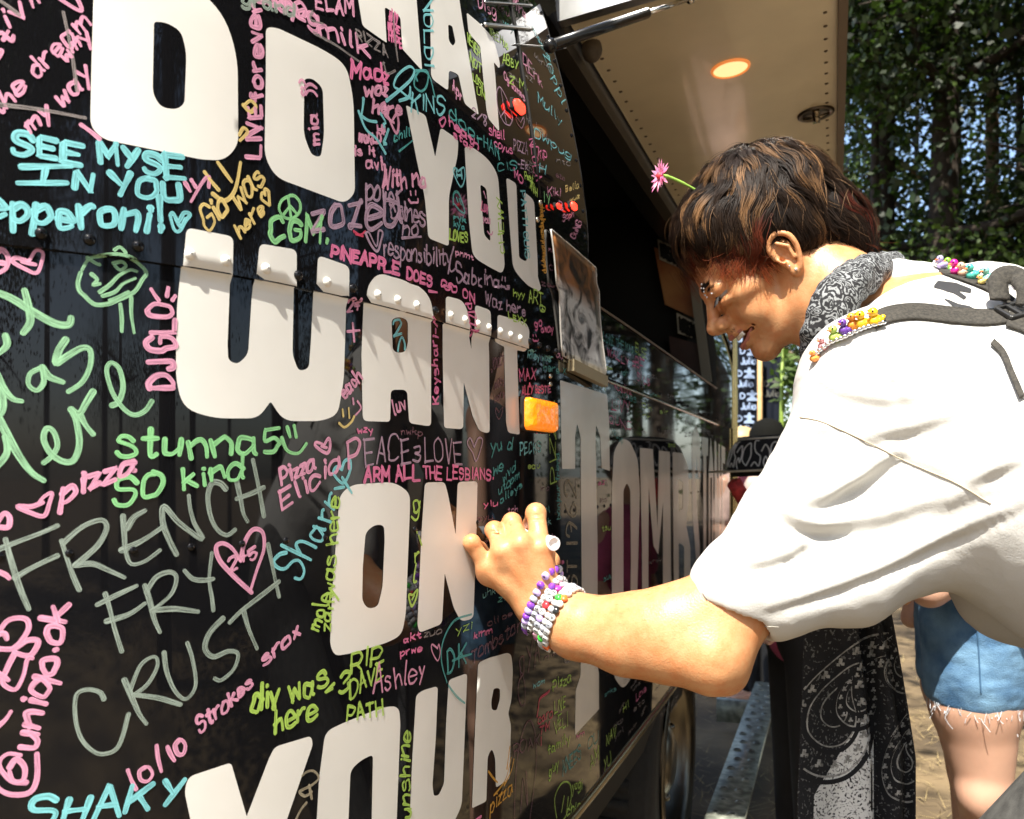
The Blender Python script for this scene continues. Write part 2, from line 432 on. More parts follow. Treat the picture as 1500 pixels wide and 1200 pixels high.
# side step: a perforated board alongside the truck
st = MB(); sw = 0.11; stz = 0.16
Ls = -0.30
for k in range(1):
    p0, p1 = 2.3, 4.4
    st.box(sp((p0+p1)/2, Ls, stz), (sw, p1-p0, 0.02), Matrix.Rotation(-TH, 3, 'Z'))
for k in range(20):
    s_ = p0+0.06+k*(p1-p0-0.12)/19
    for dl in (-0.025, 0.025): st.lathe(sp(s_, Ls+dl+0.006*(-1)**k, stz+0.009), (0, 0, 1), [(0.0, 0.017), (0.006, 0.012), (0.0055, 0.008)], 10)
for s_ in (p0+0.3, p1-0.3): st.box(sp(s_, Ls-0.06, stz-0.06), (0.28, 0.04, 0.1), Matrix.Rotation(-TH, 3, 'Z'))
st.build('side_step', mat('weathered_metal', (0.34, 0.36, 0.30), 0.5, metal=0.3, nscale=30, namt=0.3, bump=0.3, bscale=60), truck)
# ============================================================ BIG LETTERING (outlines measured along the truck's skin)
def rounded(P, rad=8, n=5):
    out = []; N = len(P)
    for i, q in enumerate(P):
        p = np.array(q[:2], float); r = q[2] if len(q) > 2 else rad
        a = np.array(P[i-1][:2], float); c = np.array(P[(i+1) % N][:2], float)
        la, lc = np.linalg.norm(a-p), np.linalg.norm(c-p)
        r = min(r, la*0.48, lc*0.48)
        if r < 0.8: out.append(p); continue
        s = p+(a-p)/la*r; e = p+(c-p)/lc*r
        for k in range(n+1):
            t = k/n; out.append((1-t)**2*s+2*t*(1-t)*p+t*t*e)
    res = []
    for i in range(len(out)):          # densify
        a, b = out[i], out[(i+1) % len(out)]; L = np.linalg.norm(b-a); m = max(1, int(L/14))
        for k in range(m): res.append(a+(b-a)*k/m)
    return res
def inside(P, x, y):
    c = False; n = len(P); j = n-1
    for i in range(n):
        if (P[i][1] > y) != (P[j][1] > y) and x < (P[j][0]-P[i][0])*(y-P[i][1])/(P[j][1]-P[i][1])+P[i][0]: c = not c
        j = i
    return c
LETTER_POLYS = []
def add_letter(b, outer, holes=(), rad=8, hr=7, off=0.0004):
    O = touz(rounded(outer, rad)); Hs = [touz(rounded(h, hr)) for h in holes]
    LETTER_POLYS.append((O, Hs))
    vs = [Vector(p) for p in O]; ed = [(i, (i+1) % len(O)) for i in range(len(O))]
    for h in Hs:
        k = len(vs); vs += [Vector(p) for p in h]; ed += [(k+i, k+(i+1) % len(h)) for i in range(len(h))]
    u0, u1 = min(p[0] for p in O), max(p[0] for p in O); z0, z1 = min(p[1] for p in O), max(p[1] for p in O)
    st = 0.011
    def ok(u, z): return inside(O, u, z) and not any(inside(h, u, z) for h in Hs)
    zl = list(np.arange(z0, z1, st))
    if z0 < Z_SEAM < z1: zl = [z for z in zl if abs(z-Z_SEAM) > 0.004]+[Z_SEAM-0.0012, Z_SEAM+0.0012]
    for u in np.arange(u0, u1, st if abs(Z_SEAM-z1) > 1e9 else st):
        for z in zl:
            if ok(u, z): vs.append(Vector((u, z)))
    V, E, Fc, _, _, _ = delaunay_2d_cdt(vs, ed, [], 0, 1e-6)
    fs = []
    for f in Fc:
        cu_ = sum(V[i].x for i in f)/len(f); cz_ = sum(V[i].y for i in f)/len(f)
        if ok(cu_, cz_):
            A = (V[f[1]]-V[f[0]]).cross(V[f[2]]-V[f[0]])
            fs.append(tuple(f) if A > 0 else tuple(f)[::-1])
    P = surf([v.x for v in V], [v.y for v in V], off)
    b.add([tuple(p) for p in P], fs)
L = {}
L['WHAT'] = [
 ([(478,-60),(520,-60),(528,-10,3),(531,38),(566,63,2),(563,10,5),(586,25,5),(589,72,3),(618,104,5),(609,-10),(604,-60)], [], 6),
 ([(629,-60),(631,115),(656,133,5),(657,103,5),(671,109,5),(680,152,5),(701,169,4),(677,30),(664,-60)], [[(656,36),(662,38),(667,62),(663,68),(657,60)]], 8),
 ([(683,18,4),(702,34),(722,55,10),(732,92,5),(731,101,4),(723,91,2),(725,110,3),(731,193,4),(715,174,5),(712,160,3),(703,68,3),(686,48,5)], [], 4)]
L['DO'] = [
 ([(137,-40),(262,-40,30),(325,25,30),(344,85,40),(345,215,38),(325,237,25),(293,236,12),(150,207,18),(131,188,16),(133,90,3)], [[(223,35,5),(240,36,16),(262,48,18),(270,80,14),(267,155,14),(255,163,8),(233,160,10),(221,140,12)]], 14),
 ([(385,42,18),(402,43,10),(470,75,25),(502,96,25),(513,145,35),(515,285,16),(500,299,10),(400,262,30),(383,232,25),(385,110,4)], [[(441,117,6),(453,117,10),(468,130,10),(470,200,14),(465,232,9),(452,229,9),(440,200,14)]], 14)]
L['YOU'] = [
 ([(594,154,4),(623,169,5),(637,230,2),(645,187,5),(671,205,5),(670,228,8),(657,288,10),(657,361,5),(627,349,6),(622,290,14),(610,235,6)], [], 5),
 ([(680,214,9),(692,216,10),(714,232,16),(729,255,16),(733,310,20),(739,390,12),(735,401,6),(712,389,16),(692,376,14),(686,320,10)], [[(703,270,4),(712,276,7),(717,330,6),(718,354,4),(709,345,6),(706,310,6)]], 8),
 ([(741,260,5),(756,269,5),(760,378,4),(771,384,5),(772,372,4),(767,281,4),(782,293,8),(787,380,10),(788,424,8),(784,428,5),(765,411,12),(751,393,10),(746,330,5)], [], 5)]
L['WANT'] = [
 ([(270,335,10),(338,348,10),(337,400,3),(333,505,4),(334,528,10),(347,534,10),(363,520,10),(368,440,4),(376,358,9),(430,367,9),(430,420,3),(428,520,9),(437,544,9),(452,540,9),(455,500,9),(461,375,9),(507,391,9),(506,470,3),(503,560,20),(494,608,18),(470,617,18),(415,617,20),(396,588,4),(378,613,16),(312,613,30),(268,598,26),(257,555,30),(259,450,3),(265,390,4)], [], 10),
 ([(533,420,12),(548,401,14),(592,409,26),(625,432,22),(631,470,10),(631,625,7),(599,620,6),(597,590,3),(596,571,8),(572,571,7),(571,618,5),(531,617,8),(529,520,3)], [[(573,468,7),(584,464,7),(597,469,9),(597,505,8),(592,517,7),(575,516,9)]], 10),
 ([(648,434,6),(672,440,8),(680,455,8),(690,512,2),(691,447,5),(714,455,6),(716,520,3),(717,635,6),(702,632,6),(692,610,4),(679,560,2),(678,629,6),(650,627,5),(648,520,3)], [], 6),
 ([(724,461,5),(766,473,8),(771,484,4),(770,516,5),(757,513,2),(759,580,3),(761,637,4),(744,634,4),(741,620,3),(738,508,2),(724,501,6)], [], 4)]
L['ON'] = [
 ([(497,725,20),(515,710,14),(577,706,20),(600,722,22),(600,745,6),(594,900,12),(588,930,16),(568,941,16),(515,957,14),(490,961,12),(483,945,10),(486,870,3)], [[(535,780,12),(548,769,10),(562,769,8),(563,790,5),(560,860,10),(553,889,12),(538,892,10),(530,880,10),(531,830,3)]], 10),
 ([(622,707,6),(651,706,6),(656,725,6),(667,783,2),(670,706,6),(699,705,6),(697,800,3),(693,906,7),(675,911,8),(664,890,6),(651,840,2),(647,914,7),(614,927,6),(611,915,4),(617,780,3)], [], 6)]
L['YOUR'] = [
 ([(275,1138,12),(338,1117,6),(361,1196,2),(394,1110,14),(402,1094,8),(455,1078,7),(458,1090,6),(420,1200,3),(385,1300),(300,1300),(270,1160,8)], [], 8),
 ([(476,1072,22),(500,1060,14),(560,1036,18),(584,1034,14),(586,1060,6),(577,1300),(458,1300),(467,1140,5)], [[(513,1128,14),(528,1114,8),(546,1105,7),(544,1200,4),(541,1300),(506,1300)]], 10),
 ([(609,1018,10),(620,1011,5),(641,1005,6),(638,1080,3),(633,1150,5),(635,1166,8),(642,1165,8),(650,1148,6),(653,1060,3),(657,996,5),(684,986,6),(681,1060,4),(676,1180,10),(655,1225,20),(620,1245,20),(598,1240,14),(603,1120,5)], [], 6),
 ([(700,971,6),(715,964,6),(748,955,9),(751,980,10),(749,1025,8),(744,1045,4),(748,1062,5),(746,1141,5),(726,1154,4),(725,1110,6),(720,1096,6),(714,1108,6),(712,1174,4),(691,1184,3),(695,1080,4)], [[(719,1028,6),(723,1008,6),(732,1008,5),(732,1024,6),(727,1041,5),(720,1040,4)]], 7)]
L['TOMBSTONE'] = [
 ([(820,557,1),(889,578,2),(892,620,4),(893,690,1),(881,686,1),(879,640,4),(873,622,4),(872,640,4),(875,800,2),(875,975,3),(877,985,3),(877,1039,1),(842,1077,1),(843,1012,3),(850,990,4),(852,880,2),(850,640,4),(845,620,4),(842,640,4),(842,687,1),(823,687,1)], [], 2),
 ([(899,660,9),(910,642,6),(922,646,8),(934,672,10),(937,720,10),(931,960,8),(924,995,8),(912,1010,8),(899,992,8),(896,940,6),(896,720,6)], [[(913,718,4),(918,707,4),(923,718,4),(924,820,3),(922,960,4),(916,972,4),(913,950,4)]], 6),
 ([(937,656,1),(956,658,1),(963,775,1),(965,660,1),(981,662,1),(983,860,2),(981,975,1),(971,982,1),(971,735,1),(964,812,1),(957,800,1),(950,715,1),(949,985,1),(941,988,1),(940,800,2)], [], 1),
 ([(985,662,2),(1000,664,5),(1008,684,6),(1009,730,6),(1005,770,4),(1011,800,5),(1012,900,6),(1005,950,5),(988,968,2)], [[(993,700,3),(1000,706,4),(1000,745,3),(994,750,3)], [(994,795,3),(1002,800,4),(1002,920,4),(995,930,3)]], 3),
 ([(1013,640,4),(1019,622,4),(1025,640,4),(1026,700,2),(1022,700,2),(1020,668,2),(1018,700,2),(1025,800,3),(1026,900,4),(1020,945,4),(1015,910,4),(1015,850,1),(1018,850,1),(1020,890,2),(1021,840,2),(1014,750,4)], [], 2),
 ([(1028,640,1),(1037,642,1),(1037,668,1),(1034.5,668,1),(1034,930,1),(1030.5,935,1),(1030,668,1),(1028,666,1)], [], 1),
 ([(1038,690,2),(1041,640,2),(1045,690,2),(1045,880,2),(1042,925,2),(1038,890,2)], [[(1040.4,700,.5),(1042.8,700,.5),(1042.6,880,.5),(1040.4,885,.5)]], 2),
 ([(1046.5,645,.5),(1049,648,.5),(1052,760,.5),(1052.4,650,.5),(1054.5,652,.5),(1054.5,908,.5),(1052,912,.5),(1049,780,.5),(1048.6,917,.5),(1046.5,918,.5)], [], .5),
 ([(1056.5,652,.5),(1062,656,.5),(1062,680,.5),(1058.6,678,.5),(1058.6,760,.5),(1061.5,762,.5),(1061.5,780,.5),(1058.6,780,.5),(1058.6,872,.5),(1062,870,.5),(1062,892,.5),(1056.5,900,.5)], [], .5)]
rb_black = up
for word, items in L.items():
    b = MB(); n0 = len(LETTER_POLYS)
    for it in items: add_letter(b, it[0], it[1], it[2] if len(it) > 2 else 8, off=0.0004)
    for (u, z) in RIV:
        if any(inside(O, u, z) and not any(inside(h, u, z) for h in Hs) for O, Hs in LETTER_POLYS[n0:]):
            bb = MB(); rivet(bb, u, z); k = surf(np.array([u]), np.array([z]))[0]
            b.add(bb.v, bb.f)
    # split the overlapping lip neatly: the seam shows as a real step
    b.build('block_lettering' if word != 'TOMBSTONE' else 'tall_lettering', M_WHITE if word != 'TOMBSTONE' else M_GREY, truck)
for (u, z) in RIV:
    if not any(inside(O, u, z) and not any(inside(h, u, z) for h in Hs) for O, Hs in LETTER_POLYS): rivet(up, u, z)
# low row of rivets under WANT
for k in range(60):
    u, z = -0.02+k*0.045, Z_SEAM-0.225
    if not any(inside(O, u, z) for O, Hs in LETTER_POLYS): rivet(up, u, z, 0.0032, 0.0018)
upper = up.build('upper_panel', M_BLACK, truck)
# ============================================================ MARKER WRITING: single-stroke hand lettering
G = {
'A':"043e3e64 1858",'B':"0e04 0e3e5c490909 0948664404",'C':"6c4e1d0907144566",'D':"040e 0e3e6b67340404",'E':"6e0e0e040464 0959",'F':"6e0e0e04 0959",
'G':"6c4e1d0907144466696939",'H':"0e04 6e64 0969",'I':"1e14",'J':"5e56442416",'K':"0e04 6e08 2a64",'L':"0e040464",'M':"040e0e38386e6e64",'N':"040e0e64646e",
'O':"3e1d0b06143455686b5d3e",'P':"040e 0e4e6c6a4808",'Q':"3e1d0b06143455686b5d3e 4763",'R':"040e 0e4e6c6a4808 3864",'S':"6c4e1e0c1a5967441406",'T':"0e6e 3e34",
'U':"0e07143455676e",'V':"0e34346e",'W':"0e24244c4c64648e",'X':"0e64 6e04",'Y':"0e39 6e24",'Z':"0e6e6e040464",
'a':"593a1a0805143457 5a5564",'b':"0e04 093a5856341405",'c':"583a1a0805143455",'d':"583a1a0805143457 5e5554",'e':"0757583a1a0805143455",'f':"4d3e2d24 0a4a",
'g':"583a1a0805143457 5a52301001",'h':"0e04 083a4a5854",'i':"1a14 1d1c",'j':"2a211000 2d2c",'k':"0e04 4a07 1854",'l':"1e1524",'m':"0a04 082a3934 386a7874",
'n':"0a04 083a4a5854",'o':"2a0805143455584a2a",'p':"0a00 083a5856341405",'q':"583a1a0805143457 5a50",'r':"0a04 083a4a",'s':"493a1a09184755341405",'t':"2d253445 0a4a",
'u':"0a05143457 5a54",'v':"0a24244a",'w':"0a1414383854546a",'x':"0a44 4a04",'y':"0a26 5a10",'z':"0a4a4a040444",
'0':"3e1d0b06143455686b5d3e",'1':"2e24",'2':"0c1e4e5c5a040454",'3':"0d2e4d4b2929 48462405",'4':"3e083838 0858 3e34",'5':"5e0e0e093a5857341405",'6':"4e1b07143456472908",'7':"0e5e24",
'8':"4d2e0c29472406294d",'9':"5a29 0b1e4d5a34",'!':"1e17 1514",'.':"1415",',':"1513",'-':"0949",'+':"0959 3c36",'/':"046e",':':"1a19 1615",')':"0e2b2704",'(':"2e0b0724",
'<':"4b0848",'&':"641b2e3b0705143458","'":"1e1c",'"':"1e1c 3e3c",
'~':"3b2d1d0b093434696b5d4d3b",'^':"1e1b 4e4b 0714345467",'*':"3e1d0b06143455686b5d3e 3e34 3914 3955",'@':"5a392734465a566 7"[:0]+"5a3927344659566a5d3e0b0714"+"54",'?':"0d2e4d4b2827 2524"}
def gl(ch):
    s = G.get(ch)
    if not s: return [], 3
    st = []; mx = 0
    for part in s.split():
        P = []
        for i in range(0, len(part)-1, 2):
            x = int(part[i], 36); y = int(part[i+1], 16)-4; P.append((x, y)); mx = max(mx, x)
        if len(P) > 1: st.append(P)
    return st, mx
COLS = {
 'pink': ((0.80,0.36,0.52), 0.0), 'hot': ((0.86,0.22,0.42), 0.0), 'blue': ((0.24,0.66,0.70), 0.0), 'teal': ((0.10,0.42,0.40), 0.15), 'green': ((0.30,0.70,0.30), 0.0),
 'mint': ((0.33,0.62,0.36), 0.1), 'lime': ((0.48,0.72,0.13), 0.0), 'yellow': ((0.80,0.60,0.22), 0.0), 'sage': ((0.33,0.40,0.34), 0.18), 'lilac': ((0.50,0.33,0.44), 0.12),
 'grey': ((0.30,0.26,0.25), 0.25), 'dim': ((0.22,0.10,0.13), 0.3), 'red': ((0.70,0.07,0.14), 0.05), 'orange': ((0.85,0.42,0.06), 0.1), 'cream': ((0.42,0.36,0.25), 0.15)}
def ink(name, col, thin):
    m = bpy.data.materials.new('marker_'+name); m.use_nodes = True; t = m.node_tree; b = t.nodes['Principled BSDF']; out = t.nodes['Material Output']
    b.inputs['Roughness'].default_value = 0.55; b.inputs['Specular IOR Level'].default_value = 0.3
    uv = t.nodes.new('ShaderNodeUVMap'); uv.uv_map = 'stroke'
    mp = t.nodes.new('ShaderNodeMapping'); mp.inputs['Scale'].default_value = (60, 3.2, 1)
    n = t.nodes.new('ShaderNodeTexNoise'); n.inputs['Scale'].default_value = 1.0; n.inputs['Detail'].default_value = 4; n.inputs['Roughness'].default_value = 0.65
    t.links.new(uv.outputs[0], mp.inputs[0]); t.links.new(mp.outputs[0], n.inputs['Vector'])
    cr = t.nodes.new('ShaderNodeMix'); cr.data_type = 'RGBA'
    cr.inputs[6].default_value = (*[c*0.72 for c in col], 1); cr.inputs[7].default_value = (*[min(1, c*1.12) for c in col], 1)
    t.links.new(n.outputs[0], cr.inputs[0]); t.links.new(cr.outputs[2], b.inputs['Base Color'])
    # pigment gathers at the rim of each stroke and thins out in streaks along its middle
    sx = t.nodes.new('ShaderNodeSeparateXYZ'); t.links.new(uv.outputs[0], sx.inputs[0])
    ab = t.nodes.new('ShaderNodeMath'); ab.operation = 'ABSOLUTE'; t.links.new(sx.outputs[1], ab.inputs[0])
    pw = t.nodes.new('ShaderNodeMath'); pw.operation = 'POWER'; pw.inputs[1].default_value = 3; t.links.new(ab.outputs[0], pw.inputs[0])
    r = t.nodes.new('ShaderNodeMapRange'); r.inputs[1].default_value = 0.36; r.inputs[2].default_value = 0.62; r.inputs[3].default_value = 0.45-thin*1.1; r.inputs[4].default_value = 0.98-thin*0.4
    t.links.new(n.outputs[0], r.inputs[0])
    ad = t.nodes.new('ShaderNodeMath'); ad.operation = 'MULTIPLY_ADD'; ad.inputs[1].default_value = 0.3; t.links.new(pw.outputs[0], ad.inputs[0]); t.links.new(r.outputs[0], ad.inputs[2]); ad.use_clamp = True
    tr = t.nodes.new('ShaderNodeBsdfTransparent'); ms = t.nodes.new('ShaderNodeMixShader')
    t.links.new(ad.outputs[0], ms.inputs[0]); t.links.new(tr.outputs[0], ms.inputs[1]); t.links.new(b.outputs[0], ms.inputs[2]); t.links.new(ms.outputs[0], out.inputs[0])
    return m
INK = {k: ink(k, *v) for k, v in COLS.items()}
_lift = [0.00052]
class Ink:
    def __init__(s, col): s.col = col; s.v = []; s.f = []; s.uv = []
    def stroke(s, P, wpx):
        """P: photo-pixel polyline along which the marker was drawn; laid on the skin with a constant nib"""
        for p_ in P: OCC.add((int(p_[0]//9), int(p_[1]//9)))
        UZ = np.array(touz(P)); Yc = Ypx(min(max(float(np.mean([p[0] for p in P])), -60), 1070)); w = wpx*Yc/F/2*.92
        keep = [0]
        for i in range(1, len(UZ)):
            if np.hypot(*(UZ[i]-UZ[keep[-1]])) > w*0.25: keep.append(i)
        if len(keep) < 2: UZ = np.array([UZ[0]-[w*.3, 0], UZ[0]+[w*.3, 0]])
        else: UZ = UZ[keep]
        # marker strokes swell and thin
        n = len(UZ); T = np.gradient(UZ, axis=0); T /= np.maximum(np.linalg.norm(T, axis=1), 1e-9)[:, None]; N = np.stack([-T[:, 1], T[:, 0]], 1)
        ww = w*(1+0.15*np.sin(np.linspace(0, 4.2, n)+rng.random()*6)+rng.uniform(-0.13, 0.08))*np.linspace(1.05, .9, n)
        # round caps
        caps = [(-0.92, 0.38), (-0.55, 0.83)]
        rows = []; l = 0
        for (d, q) in caps: rows.append((UZ[0]+T[0]*d*ww[0], N[0]*ww[0]*q, l))
        for i in range(n):
            if i: l += np.hypot(*(UZ[i]-UZ[i-1]))
            rows.append((UZ[i], N[i]*ww[i], l))
        for (d, q) in caps[::-1]: rows.append((UZ[-1]-T[-1]*d*ww[-1], N[-1]*ww[-1]*q, l+w))
        _lift[0] += 0.0000018
        if _lift[0] > 0.00085: _lift[0] = 0.00052
        U = np.array([[r[0]+r[1], r[0], r[0]-r[1]] for r in rows]); m = len(rows)
        off = _lift[0]+np.linspace(0, 0.00006, m)
        off3 = np.repeat(off, 3).reshape(m, 3); off3[:, 1] += min(0.00004, w*0.01)
        S = surf(U[:, :, 0].ravel(), U[:, :, 1].ravel(), off3.ravel())
        k = len(s.v); s.v += [tuple(q) for q in S]; o = rng.random()*40
        for i in range(m):
            for v in (1, 0, -1): s.uv.append((rows[i][2]+o, v))
        for i in range(m-1):
            a = k+3*i
            s.f += [(a, a+1, a+4, a+3), (a+1, a+2, a+5, a+4)]
    def build(s, name='inscription', label=None):
        me = bpy.data.meshes.new(name); me.from_pydata(s.v, [], s.f)
        ul = me.uv_layers.new(name='stroke'); li = np.empty(len(me.loops), int); me.loops.foreach_get('vertex_index', li)
        ul.data.foreach_set('uv', np.array(s.uv)[li].ravel())
        o = link(name, me, INK[s.col], truck)
        if label: o['label'] = label
        return o
OCC = set()
def layout(txt, x0, y0, x1, y1, h0, h1=None, up=None, jit=1.0, lean_=0.0, gap=2.3):
    h1 = h0 if h1 is None else h1
    gs = []; x = 0
    for ch in txt:
        if ch == ' ': x += 4.5; continue
        st, mx = gl(ch); gs.append((st, mx, x)); x += mx+gap
    tot = max(x-gap, 1e-3); B = np.array([x1-x0, y1-y0], float); L_ = np.hypot(*B)
    if up is None: up = (0, -1) if abs(B[0]) > abs(B[1])*0.5 else (B[1]/L_, -B[0]/L_)
    up = np.array(up, float); out = []
    for st, mx, gx in gs:
        sc_ = 1+rng.uniform(-.14, .14)*jit; dy = (rng.uniform(-.09, .09)+.05*math.sin(gx*.21))*jit; rot = rng.uniform(-.14, .14)*jit
        for P in st:
            Q = []
            for (a, b) in P:
                a2 = mx/2+(a-mx/2)*sc_-rot*(b-4); b2 = b*sc_+rot*(a-mx/2)
                t = (gx+a2)/tot; hh = h0+(h1-h0)*t
                p = np.array([x0, y0])+B*t+up*(b2/10+dy)*hh+B/L_*lean_*b2/10*hh
                Q.append(p+np.array([rng.gauss(0, .022), rng.gauss(0, .022)])*hh*jit)
            out.append(crom(Q, 5))
    return out
def write(txt, x0, y0, x1, y1, h0, col, w=5, h1=None, up=None, jit=1.0, lean_=0.0, into=None, label=None):
    i = into or Ink(col)
    for P in layout(txt, x0, y0, x1, y1, h0, h1, up, jit, lean_): i.stroke(P, w)
    if into is None: i.build('inscription', label)
    return i
def draw(strokes, col, w=5, into=None, smooth=6, label=None):
    i = into or Ink(col)
    for P in strokes: i.stroke(crom(P, smooth), w)
    if into is None: i.build('inscription', label)
    return i
def scribble(x0, y0, x1, y1, h, col, w, into, n=None):
    """a word too small to read in the photograph"""
    n = n or max(3, int(np.hypot(x1-x0, y1-y0)/h*1.3)); s = ''.join(rng.choice('aeounmrslwtiyhkzp') for _ in range(n))
    write(s, x0, y0, x1, y1, h, col, w, into=into)
# ---- upper left
write("living", -4, 56, 104, -26, 28, 'pink', 5.2, up=(-.5, -.86)); write("st", -8, 98, 22, 62, 24, 'pink', 6, up=(-.5, -.86))
write("the dream", -2, 176, 132, 40, 30, 'pink', 5.2, up=(-.55, -.83)); write("my way", 44, 196, 134, 118, 28, 'pink', 5.6, up=(-.55, -.83))
draw([[(-8,0),(10,12),(28,26)],[(92,22),(104,80),(112,136)],[(-6,156),(60,164),(124,176)]], 'grey', 6)
draw([[(70,-10),(95,8),(118,20),(112,2),(100,-12)]], 'pink', 8)
write("wmy", 96, 96, 131, 60, 20, 'pink', 5, up=(-.55, -.83)); draw([[(118,186),(132,196),(144,206)]], 'pink', 7)
a = Ink('blue'); write("SEE", 20, 229, 118, 243, 30, 'blue', 9.5, into=a, h1=28); write("MYSE", 146, 243, 264, 262, 28, 'blue', 9, into=a); a.build('inscription')
G['I'] = "0e6e 3e34 0464"
write("I", 22, 270, 106, 268, 27, 'blue', 9.5); G['I'] = "1e14"; write("N YOU", 108, 281, 262, 297, 27, 'blue', 9.5)
write("epperoni!", -16, 322, 230, 341, 43, 'blue', 10, up=(0.02, -1), lean_=0.02)
draw([[(246,318),(252,338),(260,340),(268,326),(275,316),(266,314),(258,326),(250,314),(246,318)],[(254,322),(262,334),(268,322)]], 'blue', 6)
write(")", 280, 291, 290, 268, 22, 'pink', 6, up=(.9, -.3)); draw([[(268,270),(275,282)],[(277,266),(283,276)]], 'pink', 7)
draw([[(296,254),(306,268),(316,280)],[(315,240),(325,254),(335,268)],[(308,286),(325,296),(340,280),(348,240)]], 'yellow', 6.5)
write("Gio was", 300, 340, 384, 272, 33, 'yellow', 5.5, up=(-.38, -.92)); write("here~", 348, 352, 394, 298, 24, 'yellow', 5, up=(-.38, -.92), h1=22)
draw([[(420,288),(408,295),(404,308),(412,320),(424,321),(434,311),(434,298),(427,289),(420,288)],[(417,290),(421,318)],[(420,303),(411,315)],[(420,303),(429,314)]], 'green', 5)
write("CGM.", 392, 354, 474, 355, 33, 'green', 7.5)
write("zozea", 452, 339, 586, 328, 52, 'lilac', 8, up=(.02, -1)); draw([[(513,340),(522,345),(530,340)],[(516,344),(526,347)]], 'red', 4)
write("WORLD", 520, 208, 552, 212, 12, 'pink', 4.5); write("is it", 514, 230, 544, 228, 14, 'pink', 4.5); write("avi", 531, 248, 554, 249, 15, 'pink', 4.5); draw([[(553,232),(555,242)]], 'pink', 4.5)
write("With no", 558, 272, 622, 274, 27, 'pink', 5.2, h1=25); write("power,", 532, 292, 592, 303, 32, 'lilac', 4.8); write("^", 598, 296, 613, 296, 17, 'pink', 3.6)
write("comes", 572, 317, 622, 330, 30, 'lilac', 4.4, h1=28); write("no", 590, 343, 611, 344, 22, 'lilac', 4.4); draw([[(588,349),(616,347)]], 'lilac', 4.4)
draw([[(530,343),(538,360),(547,369),(552,356),(555,342),(549,340),(546,362),(535,342),(530,343)]], 'lilac', 4.5)
write("responsibility", 561, 374, 660, 392, 26, 'lilac', 3.8, h1=24); write("Sabrina^", 668, 412, 742, 424, 26, 'lilac', 3.8, h1=17); write("Waz here", 706, 446, 765, 462, 17, 'lilac', 3.4, h1=15)
draw([[(664,362),(658,385),(660,398),(668,392)]], 'lilac', 3.4)
write("PINEAPPLE", 481, 378, 584, 402, 17, 'hot', 6, jit=.7, h1=16); write("DOES", 596, 409, 632, 419, 15, 'hot', 4.8, jit=.7); draw([[(623,427),(635,429)]], 'hot', 4.4)
write("GO", 646, 423, 664, 430, 13, 'hot', 4.2, jit=.7); write("ON", 673, 436, 690, 444, 13, 'hot', 4, jit=.7); write("PIZZA", 677, 446, 687, 492, 9, 'hot', 3.2)
# ---- between D and O, in the counters
write("forever", 380, 150, 378, 6, 20, 'pink', 6.5, up=(-1, 0)); write("LIVE", 378, 232, 378, 158, 20, 'pink', 7, up=(-1, 0)); draw([[(352,156),(362,166),(370,158),(362,150),(352,158)],[(347,208),(358,196),(352,190),(346,200)]], 'yellow', 6)
write("mia =))", 462, 214, 459, 126, 15, 'pink', 4.6, up=(-1, 0)); write("~)", 444, 142, 442, 120, 8, 'pink', 4, up=(-1, 0))
a = Ink('pink'); write("Cody", 372, 2, 432, 26, 20, 'pink', 7, into=a); write("oe@g", 396, 4, 462, 40, 22, 'pink', 7, into=a); write("ELAM", 462, 14, 518, 22, 24, 'pink', 5.5, into=a); write("milk", 466, 54, 538, 82, 24, 'pink', 6.5, into=a, h1=26); a.build()
write("grand", 352, 6, 428, 26, 18, 'sage', 6); write("RIZZA", 520, 56, 566, 84, 15, 'grey', 4); draw([[(456,50),(470,58),(488,68),(505,80),(522,92)],[(456,18),(452,30),(470,36)],[(575,20),(578,60),(582,90)],[(552,104),(560,92),(566,108),(578,104)]], 'grey', 4)
write("Madz", 510, 116, 568, 122, 22, 'hot', 6); write("waz", 530, 142, 566, 142, 18, 'pink', 6); write("here", 541, 166, 588, 167, 20, 'pink', 6)
draw([[(576,180),(563,170),(566,168),(579,195),(583,182),(580,168),(574,176)]], 'pink', 4.5)
draw([[(527,146),(526,158),(524,170)],[(522,170),(534,178),(546,180)],[(520,165),(530,190),(546,205),(559,226)],[(552,168),(558,178),(562,186)],[(568,190),(564,202),(560,212)]], 'blue', 5)
draw([[(565,148),(580,136),(600,118),(606,104),(598,98),(582,110),(576,126),(584,132),(596,142),(604,146)],[(584,148),(598,142),(600,128)]], 'blue', 5)
draw([[(610,118),(606,106),(612,104),(626,106),(624,126),(616,134),(606,126),(608,112),(616,104),(628,112),(636,142)]], 'teal', 4)
write("KINS", 602, 162, 650, 170, 26, 'blue', 4); write("door", 658, 172, 706, 214, 18, 'teal', 3.4)
draw([[(644,176),(650,172),(652,178),(647,186),(643,178),(644,176)]], 'hot', 4); write("heath", 658, 184, 700, 218, 13, 'hot', 4, h1=10); write("star", 664, 200, 692, 222, 10, 'hot', 3.5)
write("chill", 577, 208, 600, 198, 12, 'teal', 3); draw([[(584,222),(594,214),(604,206)]], 'teal', 3); write("HK", 548, 198, 562, 198, 12, 'pink', 4)
write("ANY", 569, 30, 582, 36, 14, 'hot', 3.6); write("MORE", 568, 44, 585, 50, 11, 'hot', 3.4); write("HYPE", 569, 60, 588, 70, 15, 'hot', 3.8)
write("NOLDI", 620, -2, 622, 96, 13, 'blue', 3.6, up=(1, 0), jit=.5)
write("Apr", 662, 132, 676, 150, 17, 'pink', 3.2); write("2/8", 691, 172, 712, 184, 14, 'lilac', 3.2)
write("BOO", 617, 282, 628, 282, 9, 'blue', 3) if False else None
